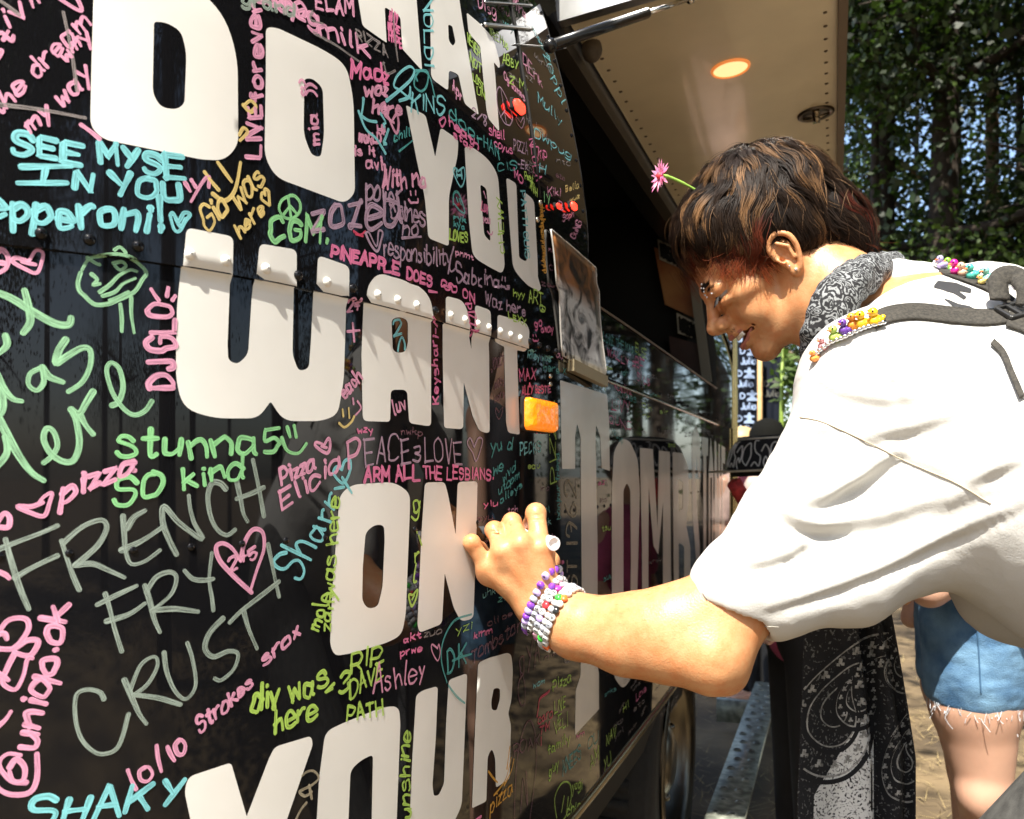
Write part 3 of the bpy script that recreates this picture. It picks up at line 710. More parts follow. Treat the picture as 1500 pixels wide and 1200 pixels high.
# ---- heart and tag between Y and O
draw([[(671,251),(665,246),(664,254),(674,274),(680,262),(679,246),(672,250)],[(668,252),(669,260)],[(675,250),(676,262)],[(668,257),(676,257)]], 'blue', 3.6)
draw([[(663,300),(664,284),(670,282),(676,296),(680,312),(672,308),(664,298)],[(668,290),(670,296)],[(672,292),(675,300)]], 'teal', 3.4); a = Ink('teal'); scribble(664, 322, 682, 326, 8, 'teal', 3, a); scribble(664, 332, 680, 336, 8, 'teal', 3, a); a.build()
write("LOVES", 658, 350, 684, 356, 13, 'lime', 3.6); write("I", 706, 290, 710, 290, 11, 'pink', 3); write("LUV", 705, 308, 714, 312, 11, 'hot', 3); write("you", 707, 324, 717, 328, 9, 'pink', 3); write("=)", 711, 330, 714, 344, 7, 'pink', 2.6)
write("CHEWY", 739, 372, 734, 290, 7, 'lime', 2.8, up=(-1, -.1)); write("PATTI GUIS", 762, 280, 769, 378, 6.5, 'blue', 2.6, up=(1, 0), jit=.5)
a = Ink('orange'); scribble(790, 300, 796, 400, 6, 'orange', 2.4, a); a.build()
# ---- upper right
a = Ink('lime'); write("NEVER", 684, 62, 702, 84, 13, 'lime', 2.8, into=a); write("NOT", 688, 92, 704, 108, 12, 'lime', 2.8, into=a); write("LOST", 692, 118, 708, 134, 11, 'lime', 2.8, into=a); write("UN", 698, 136, 710, 146, 10, 'lime', 2.8, into=a); a.build()
a = Ink('lime'); write("TREE HUG", 716, 50, 744, 72, 10, 'lime', 2.8, into=a); write("ABBY", 736, 92, 758, 100, 13, 'lime', 2.6, into=a); write("Z M.", 746, 122, 772, 132, 12, 'lime', 2.6, into=a); a.build()
a = Ink('pink'); write("Olsg", 700, 12, 726, 24, 17, 'pink', 2.8, into=a); write("Mira", 752, 10, 770, 26, 16, 'pink', 2.6, into=a); write("Og James", 738, 116, 768, 148, 11, 'hot', 2.8, into=a); write("REnk", 766, 100, 794, 128, 22, 'hot', 2.6, into=a, h1=14); a.build()
a = Ink('blue'); write("mississ", 780, 44, 806, 92, 10, 'blue', 2.4, into=a); write("zeppl", 796, 80, 822, 152, 9, 'blue', 2.4, into=a); write("Mully", 788, 150, 822, 182, 13, 'blue', 2.4, into=a, h1=11); write("Owpug", 782, 200, 836, 232, 15, 'teal', 2.4, into=a, h1=9); write("H", 790, 252, 798, 254, 12, 'blue', 2.4, into=a); a.build()
draw([[(746,184),(738,180),(729,160),(727,136),(732,128),(742,146),(750,172),(746,184)],[(733,130),(741,182)],[(739,162),(732,172)],[(740,166),(749,176)]], 'lilac', 2.4)
draw([[(762,180),(756,172),(756,178),(763,188),(767,180),(766,172),(762,180)]], 'lilac', 2.2)
a = Ink('hot'); write("shell", 716, 198, 738, 204, 14, 'hot', 2.8, into=a); write("coyus", 724, 214, 750, 226, 11, 'hot', 2.6, into=a); write("NLOLA", 774, 204, 784, 266, 9, 'hot', 2.4, into=a, up=(1, -.2)); write("KiP", 788, 228, 800, 238, 12, 'hot', 2.4, into=a); write("MO", 753, 260, 765, 270, 11, 'hot', 2.8, into=a); a.build()
write("PIZZA", 752, 220, 772, 226, 14, 'lilac', 2.2); write("-Em", 758, 246, 774, 248, 12, 'lilac', 2.2); write("HAN", 708, 214, 730, 232, 16, 'teal', 2.6); write("CIS", 728, 250, 756, 250, 12, 'teal', 2.4)
write("Pest", 768, 262, 780, 268, 11, 'lime', 2.4); write("AVH", 776, 276, 786, 288, 14, 'lime', 2.6); write("IY", 796, 296, 806, 300, 14, 'green', 2.6)
write("Kiki", 802, 286, 820, 288, 11, 'pink', 2.4); write("B", 818, 306, 824, 308, 12, 'pink', 2.2); write("Soph", 824, 324, 840, 316, 9, 'pink', 2.2); write("GuNG", 842, 350, 852, 326, 8, 'pink', 2.2)
a = Ink('yellow'); write("Bella", 828, 282, 848, 274, 9, 'yellow', 2, into=a); write("wuz", 834, 296, 848, 290, 7, 'yellow', 2, into=a); a.build()
a = Ink('grey')
for k in range(26):
    x = rng.uniform(725, 840); y = rng.uniform(8, 260)
    if x > 782+0.22*y: continue
    scribble(x, y, x+rng.uniform(10, 20), y+rng.uniform(4, 14), rng.uniform(7, 12), 'grey', 1.8, a)
o = a.build('faint_scribbles'); o['kind'] = 'stuff'
# ---- middle left
draw([[(-10,376),(2,366),(12,378),(8,394),(-8,402)],[(-8,384),(6,386)]], 'pink', 9); draw([[(42,384),(24,378),(19,384),(36,394),(54,400),(62,380),(62,370),(52,368),(42,384)],[(32,384),(52,388)]], 'pink', 6)
draw([[(-6,428),(18,438),(50,458),(80,474),(100,476),(104,466)],[(36,426),(42,450),(44,472),(34,488)]], 'mint', 10.5)
draw([[(8,492),(10,506),(-2,518)]], 'mint', 9); draw([[(58,540),(44,548),(42,564),(54,572),(64,560),(62,538)],[(62,538),(72,552),(92,560)],[(96,498),(86,514),(82,532),(98,522),(120,510),(132,514),(132,536),(120,560),(100,574)]], 'mint', 9)
draw([[(164,594),(174,588),(180,566),(174,540),(162,532),(156,544),(164,574),(180,598),(196,608),(212,602),(222,588)]], 'mint', 9.5)
draw([[(-4,548),(6,570),(18,584),(32,588)],[(0,566),(4,590),(2,604),(-6,612)],[(-6,605),(8,632),(28,668),(46,692),(64,704)],[(8,640),(10,664),(-6,684)]], 'mint', 10)
draw([[(64,678),(76,668),(84,652),(78,632),(68,628),(64,644),(74,664),(92,676),(108,674),(116,650),(112,618),(106,604)],[(104,600),(116,606),(126,590),(136,574)],[(118,610),(126,624),(136,636)]], 'mint', 10)
draw([[(118,400),(114,414),(116,426),(124,434),(138,446),(156,446),(172,440),(196,428),(208,410),(214,400),(204,388),(188,378),(168,374),(146,376),(130,380),(120,396)],[(134,402),(142,410),(136,418),(146,416)],[(146,428),(160,418),(174,404),(190,396),(200,398)],[(150,434),(168,428),(180,416),(198,408)],[(166,386),(178,384),(184,390),(176,396),(168,390)],[(176,446),(178,466),(178,486)],[(192,436),(192,460),(196,488)],[(128,378),(140,386),(146,388)],[(166,368),(174,364),(182,372)],[(160,440),(172,436),(188,428)]], 'mint', 5.5)
write("DJ GLO", 252, 568, 254, 446, 36, 'pink', 8.5, up=(-1, .02)); draw([[(221,424),(226,432),(232,440)],[(246,422),(244,434)],[(256,434),(252,440)]], 'pink', 7)
write("stunna", 174, 670, 376, 668, 40, 'green', 8, h1=38); write("5", 388, 664, 408, 662, 33, 'green', 7.5); draw([[(420,626),(424,640)],[(430,624),(433,640)],[(412,642),(420,660),(436,664),(448,650)]], 'green', 7)
write("SO", 168, 738, 238, 730, 38, 'green', 7.5); write("kind", 268, 716, 354, 698, 28, 'green', 7, h1=34)
draw([[(62,736),(46,742),(26,742),(42,750),(64,756),(72,738),(76,722),(64,728),(56,738)]], 'pink', 7); write("pizza", 92, 736, 198, 686, 29, 'pink', 8.5, h1=24)
draw([[(-4,766),(6,752),(14,758),(12,772),(-2,772)],[(-6,836),(8,842),(14,848)]], 'pink', 8)
# ---- FRENCH FRY CRUST
draw([[(8,790),(16,820),(28,858),(42,892)],[(-6,806),(30,792),(62,780),(84,770)],[(22,846),(50,830),(84,814)],
 [(90,792),(100,824),(108,846),(116,864)],[(92,796),(120,772),(148,762),(156,774),(142,800),(110,828)],[(110,828),(136,826),(160,836),(182,846)],
 [(180,756),(182,786),(184,808),(192,826),(212,822),(234,806)],[(186,774),(196,758),(212,748)],[(178,806),(208,792),(238,772)],
 [(258,812),(246,788),(238,764),(240,742),(262,766),(296,790),(284,766),(278,744),(276,726)],
 [(330,716),(322,708),(310,708),(304,728),(308,756),(318,776),(332,784),(344,776)],
 [(346,704),(352,732),(356,752),(362,764)],[(370,674),(378,712),(386,756)],[(346,731),(370,722),(386,714)]], 'sage', 8)
draw([[(154,870),(160,890),(168,922),(178,954)],[(142,886),(170,872),(200,858)],[(156,910),(188,900),(212,884)],
 [(212,858),(220,884),(226,908),(234,926)],[(214,868),(228,846),(248,838),(258,846),(252,868),(236,884),(222,894)],[(222,894),(256,892),(290,896)],
 [(270,836),(282,848),(298,850),(312,848)],[(310,810),(306,848),(310,876),(312,894)],[(392,798),(400,836),(408,874)]], 'sage', 7.5)
draw([[(152,1024),(146,1014),(128,1010),(112,1018),(110,1048),(118,1080),(136,1100),(154,1104),(174,1092),(188,1046)],
 [(182,996),(194,1024),(204,1046),(214,1060)],[(190,1012),(206,974),(226,962),(230,976),(216,1002),(196,1018)],[(196,1018),(230,1022),(264,1032)],
 [(240,956),(244,984),(256,1012),(272,1024),(286,1004),(282,968),(274,942)],
 [(326,906),(306,928),(300,950),(312,962),(334,954),(348,958),(342,980),(324,996),(314,994)],
 [(336,912),(352,896),(380,874),(408,852)],[(356,894),(364,922),(376,950)]], 'sage', 7.5)
draw([[(368,868),(344,846),(322,822),(316,802),(326,796),(340,804),(352,822)],[(352,820),(358,794),(370,776),(384,780),(386,804),(376,834),(366,866)]], 'pink', 6.5); write("2+5", 336, 838, 376, 818, 18, 'pink', 4.5, up=(-.1, -1))
# ---- lower left
write("@uniqo.ok", 56, 1168, 106, 890, 34, 'pink', 8.5, up=(-.985, -.17)) if False else write("uniqo.ok", 50, 1098, 100, 888, 36, 'pink', 8.5, up=(-.975, -.2))
draw([[(14,1124),(24,1112),(36,1124),(34,1142),(20,1144),(14,1130)],[(38,1146),(18,1144),(2,1128),(0,1114),(12,1104),(30,1106)],[(54,1104),(54,1140),(44,1160),(20,1164),(2,1158),(-8,1146)]], 'pink', 8.5)
draw([[(-8,940),(10,910),(36,906),(42,920),(30,940),(18,950)],[(-4,950),(20,950),(40,938),(56,940),(44,960),(22,956)],[(22,956),(10,980),(4,1000),(22,1010),(34,990),(40,966),(48,964)],[(-4,985),(12,996)],[(-8,930),(6,928),(10,936)],[(-6,1066),(8,1054),(16,1042)]], 'pink', 8)
draw([[(187,1128),(192,1142),(199,1156)],[(212,1124),(204,1130),(206,1142),(216,1144),(223,1134),(218,1124),(212,1124)],[(229,1092),(231,1110),(236,1130)],[(245,1094),(249,1104),(255,1114)],[(262,1084),(256,1092),(260,1104),(268,1104),(271,1092),(266,1084),(262,1084)]], 'pink', 6.5); write("Strokes", 292, 1074, 370, 1004, 24, 'pink', 5.5, up=(-.25, -.97), h1=18); write("srox", 386, 978, 438, 928, 22, 'pink', 5.5, up=(-.15, -.98))
write("SHAKY", 44, 1216, 266, 1176, 42, 'blue', 9, up=(.12, -.99), h1=38)
write("div was", 370, 1046, 478, 1008, 37, 'lime', 6.5, h1=32); write("here", 402, 1076, 462, 1048, 35, 'lime', 6.5, h1=28); write("<3", 474, 1026, 510, 1012, 26, 'lime', 5.8, h1=33)
write("RIP", 514, 986, 558, 970, 25, 'lime', 5); write("DAVE", 513, 1022, 560, 990, 26, 'lime', 4.6, h1=20); write("PATH", 508, 1058, 560, 1048, 22, 'lime', 4.8)
write("Ashley", 548, 1018, 622, 990, 36, 'pink', 3.8, h1=28) ; draw([[(640,950),(632,944),(632,954),(640,968),(644,956),(642,944),(640,950)]], 'pink', 3.2)
write("DK", 654, 986, 682, 970, 36, 'teal', 4.6, h1=30); draw([[(690,900),(664,910),(648,940),(646,970),(654,1000)],[(662,968),(676,962),(690,958)],[(656,1004),(668,1020),(680,1030)]], 'teal', 3.6)
write("Tombstone", 690, 972, 772, 916, 20, 'dim', 3.2)
write("Sunshine", 600, 1222, 600, 1072, 15, 'lime', 4.6, up=(-1, -.02))
write("Pizza", 412, 712, 460, 684, 24, 'pink', 6, up=(-.1, -1), h1=20); write("Elicia", 412, 748, 500, 684, 30, 'pink', 6, up=(-.15, -.99), h1=24); draw([[(474,652),(463,648),(462,654),(478,664),(483,654),(481,642),(474,652)],[(470,654),(478,656)]], 'pink', 5)
write("Sharry", 436, 848, 512, 706, 48, 'blue', 5.6, up=(-.86, -.5), h1=22); draw([[(500,688),(492,684),(488,694),(502,708),(512,690),(512,674),(504,676),(500,688)]], 'blue', 5.2)
write("was here", 488, 870, 496, 730, 17, 'lime', 4.4, up=(-1, -.02)); write("mole", 468, 924, 484, 872, 18, 'lime', 4.4, up=(-1, -.25)); write("zany", 482, 924, 490, 866, 12, 'lime', 4, up=(-1, -.2))
write("P", 508, 684, 528, 676, 44, 'pink', 5.5); write("EACE", 534, 680, 600, 676, 36, 'lilac', 3.6); write("&", 606, 674, 616, 674, 22, 'lilac', 3.4) if False else draw([[(606,656),(614,654),(614,662),(607,664),(615,668),(612,676),(604,674)]], 'lilac', 3.4)
write("LOVE", 622, 676, 676, 678, 32, 'lilac', 3.4, h1=34); draw([[(694,655),(688,642),(684,650),(692,664),(697,676),(704,656),(706,644),(700,642),(694,655)]], 'lilac', 3)
write("ARM ALL", 534, 706, 614, 702, 20, 'hot', 5.2, jit=.7); write("THE", 620, 700, 646, 702, 17, 'hot', 4, jit=.7); write("LESBIANS.", 654, 702, 722, 702, 17, 'hot', 3.8, jit=.7, h1=14)
write("g", 605, 752, 614, 752, 26, 'lime', 4.4); write("i", 608, 796, 614, 796, 24, 'lime', 4); write("r", 607, 824, 613, 822, 22, 'lime', 4); write("l", 604, 852, 610, 850, 22, 'lime', 4); draw([[(604,872),(598,872),(602,888),(608,878),(611,864),(604,872)],[(603,878),(606,872)]], 'lime', 4)
# ---- around WANT
write("24", 509, 458, 526, 452, 16, 'pink', 4); draw([[(516,474),(518,500)],[(508,486),(526,484)]], 'pink', 4.6); write("each", 504, 584, 530, 556, 18, 'pink', 4.6, up=(-.5, -.87)); draw([[(516,584),(517,592)],[(523,588),(528,598),(520,608)]], 'pink', 4)
draw([[(501,600),(502,610)],[(510,598),(511,612)],[(496,620),(504,626),(514,618),(518,610)]], 'yellow', 4.2)
write("Keyshari-/", 641, 592, 640, 466, 9, 'hot', 3.6, up=(-1, 0)); write("luv", 576, 606, 594, 600, 20, 'pink', 4, up=(-.2, -1)); write("2", 576, 492, 586, 490, 20, 'blue', 4); draw([[(582,514),(584,502),(588,494),(592,504),(592,512)]], 'blue', 4.5)
a = Ink('dim'); write("Jada", 718, 548, 737, 530, 24, 'dim', 2.6, into=a, h1=18); write("was", 724, 570, 738, 562, 16, 'dim', 2.6, into=a); write("here", 724, 590, 738, 580, 12, 'dim', 2.4, into=a); a.build(); draw([[(730,604),(726,598),(725,604),(730,614),(735,604),(735,597),(730,604)]], 'dim', 2.4)
write("ART", 770, 444, 790, 448, 17, 'lime', 3); write("*", 786, 456, 794, 458, 9, 'lime', 2.6); write("go", 778, 478, 789, 480, 13, 'hot', 3); write("away", 788, 488, 806, 486, 11, 'hot', 2.8); write("^", 776, 500, 784, 500, 9, 'hot', 2.4); write("LEXX", 740, 466, 766, 478, 9, 'lime', 2.6)
write("Riley was", 773, 524, 806, 530, 10, 'blue', 2.6); write("here x", 796, 542, 828, 548, 11, 'teal', 2.4)
write("MAX", 761, 558, 784, 556, 15, 'hot', 3.2); write("&", 774, 566, 778, 566, 6, 'hot', 2.4); write("ALLY BESTIE", 764, 580, 806, 574, 13, 'hot', 2.6, h1=8)
write("yu d", 718, 664, 750, 658, 19, 'teal', 3.2); write("PECKS", 761, 668, 792, 660, 18, 'blue', 2.8, h1=15); write("we", 722, 696, 736, 690, 15, 'teal', 2.8); write("wvd", 736, 706, 754, 688, 13, 'teal', 2.6); write("utopm", 730, 724, 760, 700, 12, 'teal', 2.6); write("alleys", 732, 738, 764, 714, 10, 'teal', 2.4)
write("PIZZA", 815, 706, 812, 590, 8, 'lime', 2.4, up=(-1, 0)) ; write("bonjour friend", 820, 760, 818, 665, 5, 'teal', 2.2, up=(-1, 0))
# ---- 1962 and LOVES beside the tall T
write("1962", 845, 804, 843, 706, 16, 'cream', 5, up=(-1, 0), jit=.15); write("EST", 845, 880, 844, 822, 14, 'cream', 4, up=(-1, 0), jit=.15); write("S", 826, 972, 838, 970, 28, 'grey', 3)
write("LOVE PIZZA", 858, 700, 858, 600, 3, 'lime', 1.8, up=(-1, 0)) if False else None
# ---- lower middle
a = Ink('dim'); draw([[(762,990),(758,1010),(762,1032),(768,1030),(768,1004),(764,986),(762,990)]], 'dim', 3, into=a); write("OYA", 760, 996, 790, 972, 34, 'dim', 2.8, into=a, h1=40); draw([[(752,1210),(756,1120),(766,1070),(776,1056),(784,1080),(784,1130),(774,1210)],[(762,1190),(766,1140),(772,1180),(770,1130)]], 'dim', 3, into=a); write("ROAK", 752, 1108, 790, 1090, 16, 'dim', 2.4, into=a); a.build()
a = Ink('red'); draw([[(788,1038),(790,1024),(800,1016),(804,1012)],[(788,1036),(786,1050)]], 'red', 4, into=a); write("caro", 788, 1060, 808, 1050, 13, 'red', 2.8, into=a); write("TM", 790, 1076, 804, 1070, 12, 'red', 2.8, into=a); draw([[(792,1080),(792,1092)]], 'red', 3.4, into=a); a.build()
a = Ink('lime'); write("Pizza", 809, 1012, 836, 998, 15, 'lime', 2.8, into=a); write("LIVE", 812, 1044, 828, 1034, 15, 'lime', 2.6, into=a); write("VELI", 812, 1074, 830, 1062, 18, 'lime', 2.4, into=a); write("family", 802, 1106, 834, 1086, 14, 'lime', 2.8, into=a); write("guy", 804, 1138, 818, 1124, 16, 'lime', 2.6, into=a); a.build()
write("KNEES", 824, 1134, 850, 1110, 20, 'teal', 2.8); draw([[(815,1198),(812,1170),(822,1148),(834,1148),(836,1170),(828,1196),(820,1206)],[(822,1190),(826,1166)],[(830,1186),(832,1168)]], 'lime', 2.8); write("yogi", 838, 1160, 852, 1154, 15, 'lime', 2.4); write("chloe", 830, 1194, 856, 1182, 14, 'lime', 2.4)
a = Ink('lime'); write("NAV", 888, 1094, 902, 1076, 16, 'lime', 2.2, into=a); write("YU", 884, 1130, 894, 1118, 16, 'lime', 2.2, into=a); write("AM", 864, 1126, 876, 1114, 18, 'lime', 2.4, into=a); write("HI", 912, 1044, 920, 1036, 12, 'lime', 2, into=a); a.build()
write("OU", 862, 1098, 876, 1086, 14, 'teal', 2.2); write("Love", 932, 1026, 946, 1012, 10, 'hot', 1.8); write("LIA", 876, 1150, 890, 1130, 16, 'dim', 2)
draw([[(723,1165),(735,1150),(742,1136),(748,1110)],[(715,1130),(722,1140),(728,1146)],[(738,1150),(748,1130),(752,1112)],[(742,1126),(746,1094)]], 'orange', 3.4); write("pizza", 718, 1190, 750, 1160, 20, 'orange', 3.2); draw([[(690,1206),(704,1196)]], 'hot', 5)
draw([[(442,1136),(450,1130),(460,1130),(466,1140),(456,1150),(444,1156),(438,1160),(446,1166),(456,1160)],[(452,1150),(456,1170)],[(432,1202),(440,1186),(448,1176)]], 'cream', 4.6)
# ---- on the straight flank, right of the poster
a = Ink('teal'); write("LOVE THE MAGIC", 880, 500, 930, 520, 14, 'teal', 2, into=a, h1=9); write("james", 904, 580, 932, 590, 11, 'teal', 1.8, into=a); write("you up", 896, 634, 912, 650, 10, 'teal', 1.8, into=a); a.build()
a = Ink('hot'); write("WALLY R.", 886, 520, 930, 542, 10, 'hot', 1.8, into=a); write("BF", 928, 538, 940, 546, 16, 'hot', 2.2, into=a); write("SI US", 930, 556, 948, 566, 11, 'hot', 2, into=a); write("kostya", 900, 570, 924, 580, 12, 'hot', 2, into=a); write("LIVY", 896, 600, 922, 606, 16, 'dim', 2, into=a); write("QUNC", 892, 620, 924, 630, 12, 'hot', 1.8, into=a); write("ella", 790, 594, 812, 600, 9, 'hot', 2, into=a); a.build()
a = Ink('lime'); write("ELISE", 928, 516, 944, 526, 12, 'lime', 1.8, into=a); write("Ok!", 866, 556, 886, 572, 12, 'lime', 2.2, into=a); write("ah", 940, 596, 954, 604, 10, 'lime', 1.6, into=a); write("nr", 942, 612, 952, 618, 10, 'lime', 1.6, into=a); a.build()
a = Ink('grey')
for k in range(46):
    x = rng.uniform(888, 1040); y = rng.uniform(490+(x-880)*0.9, 640) if rng.random() < .5 else rng.uniform(1000, 1100-(x-880)*0.5)
    if 1000 < x and y > 900: continue
    scribble(x, y, x+rng.uniform(6, 16), y+(660-y)/(1222-x)*10, rng.uniform(5, 9), 'grey', 1.4, a)
o = a.build('faint_scribbles'); o['kind'] = 'stuff'

# ---- the many small scribbles that fill the gaps, thinner towards the far side
PX_POLYS = [rounded(it[0], 6) for items in L.values() for it in items]
fill = {c: Ink(c) for c in ('hot', 'teal', 'lime', 'grey', 'pink', 'dim', 'blue')}; qf = random.Random(21); n_f = 0
for k in range(2600):
    x = qf.uniform(500, 1010); y = qf.uniform(0, 1150)
    if x > 840 and (y < 470+0.62*(x-840)+26 or y > 1130-(x-820)*1.02): continue
    if x > 770+.22*y and y < 470: continue
    far = min(1, max(0, (x-500)/450)); wl = qf.uniform(20, 46)*(1-.6*far); h_ = qf.uniform(9, 14)*(1-.42*far); vp = (660-y)/(1400-x)*.8
    cells = [(int((x+wl*t_)//9), int((y+wl*t_*vp-h_*s_)//9)) for t_ in (0, .25, .5, .75, 1) for s_ in (-.2, .4, 1)]
    if any(c in OCC for c in cells): continue
    if any(inside(O_, x+wl*t_, y+wl*t_*vp-h_*s_) for O_ in PX_POLYS for t_ in (0, .5, 1) for s_ in (-.1, 1)): continue
    c = qf.choice(['hot', 'hot', 'pink', 'teal', 'lime', 'grey', 'dim', 'dim', 'blue']) if x < 860 else qf.choice(['dim', 'grey', 'hot', 'teal', 'lime', 'dim'])
    scribble(x, y, x+wl, y+wl*vp, h_, c, qf.uniform(2.2, 3.4)*(1-.42*far), fill[c]); n_f += 1
for c, i_ in fill.items():
    if i_.v: o = i_.build('faint_scribbles'); o['kind'] = 'stuff'
print('fill scribbles', n_f)
# ============================================================ FITTINGS OF THE TRUCK
def lamp(px, py, wpx, hpx, col, name, estr, depth=0.016, box=True):
    (u, z), = touz([(px, py)]); a = float(np.interp(u, CU, CA)); p = Vector(surf(np.array([u]), np.array([z]), 0.002)[0]); Yc = p.y
    nrm = Vector((math.cos(a), -math.sin(a), 0)); tan = Vector((math.sin(a), math.cos(a), 0)); ph = math.atan((px-750)/F)
    hw = wpx/F*Yc/math.cos(ph)/abs(math.sin(a-ph))/2; hw = min(hw, 0.055 if box else hpx/F*Yc/2*2.2); hh = hpx/F*Yc/2
    def plate(b, s_, d0, d1, rr, n=6):
        prof = []
        for (sx, sy, t0) in ((1, 1, 0), (-1, 1, 90), (-1, -1, 180), (1, -1, 270)):
            for k in range(n+1):
                t = R(t0+90*k/n); prof.append((sx*(hw*s_-rr)+rr*math.cos(t), sy*(hh*s_-rr)+rr*math.sin(t)))
        m = len(prof); v = []
        for (d, sc_) in ((0, 1), (d0, 1), (d1, 0.88), (d1+0.001, 0.5)): v += [p+nrm*d+tan*(x*sc_)+Vector((0, 0, 1))*(y*sc_) for x, y in prof]
        f = [(r_*m+i, r_*m+(i+1) % m, (r_+1)*m+(i+1) % m, (r_+1)*m+i) for r_ in range(3) for i in range(m)]+[tuple(3*m+i for i in range(m))]
        b.add(v, f)
    b = MB(); plate(b, 1.06, 0.003, 0.005, min(hh, hw)*0.3); base = b.build('marker_lamp', M_DARK, truck)
    b = MB(); plate(b, 0.98, depth*0.6, depth, min(hh, hw)*(0.35 if box else 0.9))
    m = mat(name, col, 0.12, emit=col, estr=estr); bs = m.node_tree.nodes['Principled BSDF']; bs.inputs['Coat Weight'].default_value = 0.5
    # moulded cells in the lens
    t = m.node_tree; vo = t.nodes.new('ShaderNodeTexVoronoi'); vo.inputs['Scale'].default_value = 110; tc = t.nodes.new('ShaderNodeTexCoord'); t.links.new(tc.outputs['Object'], vo.inputs['Vector'])
    bp = t.nodes.new('ShaderNodeBump'); bp.inputs['Strength'].default_value = 0.5; bp.inputs['Distance'].default_value = 0.003; t.links.new(vo.outputs[0], bp.inputs['Height']); t.links.new(bp.outputs[0], bs.inputs['Normal'])
    b.build('lens', m, base)
    return p, nrm, tan
lamp(783, 609, 42, 47, (1.0, 0.24, 0.006), 'amber_lens', 0.36)
lamp(752, 158, 28, 16, (1.0, 0.03, 0.015), 'red_lens', 2.6, depth=0.010, box=False)
lamp(833, 303, 14, 10, (1.0, 0.03, 0.015), 'red_lens', 2.4, depth=.009, box=False)
lamp(811, 303, 7, 7, (1.0, 0.03, 0.015), 'red_lens', 1.2, depth=.008, box=False)
# bright screw beside the U and a few bolt heads
M_BOLT = mat('bolt_steel', (0.6, 0.55, 0.45), 0.25, metal=1)
b = MB()
for (px, py) in ((791, 297), (806, 551), (806, 563), (787, 322)):
    (u, z), = touz([(px, py)]); rivet(b, u, z, 0.004, 0.003)
b.build('bolt_heads', M_BOLT, truck)
# vertical joint of the sheets above, and the bright bands near the top (grab rail and drip rail)
b = MB()
P = touz([(742, -30), (748, 8), (756, 45), (764, 100), (772, 150), (782, 220), (790, 290)]); uu = [q[0] for q in P]; zz = [q[1] for q in P]
b.tube([Vector(q) for q in surf(np.array(uu), np.array(zz), 0.001)], 0.0022, 6); b.build('sheet_joint', M_DARK, truck)
b = MB()
for (y0, y1, r_) in ((2, 7, 0.0014), (35, 43, 0.0026), (61, 67, 0.0009)):
    P = touz([(x, y0+(y1-y0)*(x-690)/100) for x in np.linspace(708 if r_ > .001 else 752, 778 if r_ > .001 else 808, 16)])
    b.tube([Vector(q) for q in surf(np.array([q[0] for q in P]), np.array([q[1] for q in P]), 0.002)], r_, 6)
b.build('drip_rail', M_ALU, truck)
# --- the raised serving hatch
Lh = -DLAT-float(lean(Z_HNG))+0.012; s0 = s_of(829, Lh); s1 = S1+0.28
Lo = 0.006; zo = H+(690+92)/F*(s0*math.cos(TH)-Lo*math.sin(TH))
zh = H+665/F*(s0*math.cos(TH)-Lh*math.sin(TH))
hA, hB, hC, hD = sp(s0, Lh, zh), sp(s1, Lh, zh), sp(s1, Lo, zo), sp(s0, Lo, zo)
hx = (hB-hA).normalized(); hy = (hD-hA).normalized(); hn = hx.cross(hy).normalized()
if hn.z > 0: hn = -hn
print('hatch', zh, zo, s0, s1)
M_HATCH = mat('hatch_cream', (0.90, 0.79, 0.56), 0.18, coat=0.25, nscale=6.0, namt=0.05, bump=0.35, bscale=4)
def hp(px, py, d=0.0):
    r_ = Vector(((px-750)/F, 1, (690-py)/F)); o = Vector((0, 0, H)); t_ = (hA-o).dot(hn)/r_.dot(hn); return o+r_*t_+hn*d
up_ = -hn
b = MB(); T_ = 0.03
b.add([hA, hB, hC, hD, hA+up_*T_, hB+up_*T_, hC+up_*T_, hD+up_*T_], [(0, 1, 2, 3), (7, 6, 5, 4), (0, 4, 5, 1), (1, 5, 6, 2), (2, 6, 7, 3), (3, 7, 4, 0)])
hatch = b.build('serving_hatch', M_HATCH, truck, smooth=False)
b = MB(); wdt = (hD-hA).length; lng = (hB-hA).length
def hq(x, y, d=0.0): return hA+hx*x+hy*y+hn*d
for k in range(34):
    x = 0.02+(lng-0.04)*k/33
    b.lathe(hq(x, 0.02), hn, [(0, .0042), (.0015, .0036), (.0022, .001)], 8); b.lathe(hq(x, wdt-0.022), hn, [(0, .0042), (.0015, .0036), (.0022, .001)], 8)
for k in range(9):
    b.lathe(hq(0.02, 0.03+(wdt-0.06)*k/8), hn, [(0, .004), (.0015, .0034), (.0022, .001)], 8)
    b.lathe(hq(lng*0.62, 0.03+(wdt-0.06)*k/8), hn, [(0, .004), (.0015, .0034), (.0022, .001)], 8)
b.build('hatch_rivets', mat('rivet_brown', (0.16, 0.12, 0.08), 0.4, metal=0.5), hatch)
b = MB()
def bar(b, p0, p1, w_, h_, upv):
    d = (p1-p0); u_ = d.normalized(); a = Vector(upv); a = (a-u_*a.dot(u_)).normalized(); c = u_.cross(a)
    b.box((p0+p1)/2, (d.length, w_, h_), Matrix((u_, c, a)).transposed())
bar(b, hq(-0.012, -0.01, -0.006), hq(-0.012, wdt+0.012, -0.006), 0.024, 0.046, hn)
b.build('hatch_edge', M_ALU, hatch, smooth=False)
b = MB(); bar(b, hq(0, wdt+0.008, -0.004), hq(lng, wdt+0.008, -0.004), 0.016, 0.045, hn); bar(b, hq(lng+.01, 0, -0.004), hq(lng+.01, wdt+.016, -0.004), 0.02, 0.045, hn)
b.build('hatch_edge', mat('edge_brown', (0.16, 0.11, 0.07), 0.4), hatch, smooth=False)
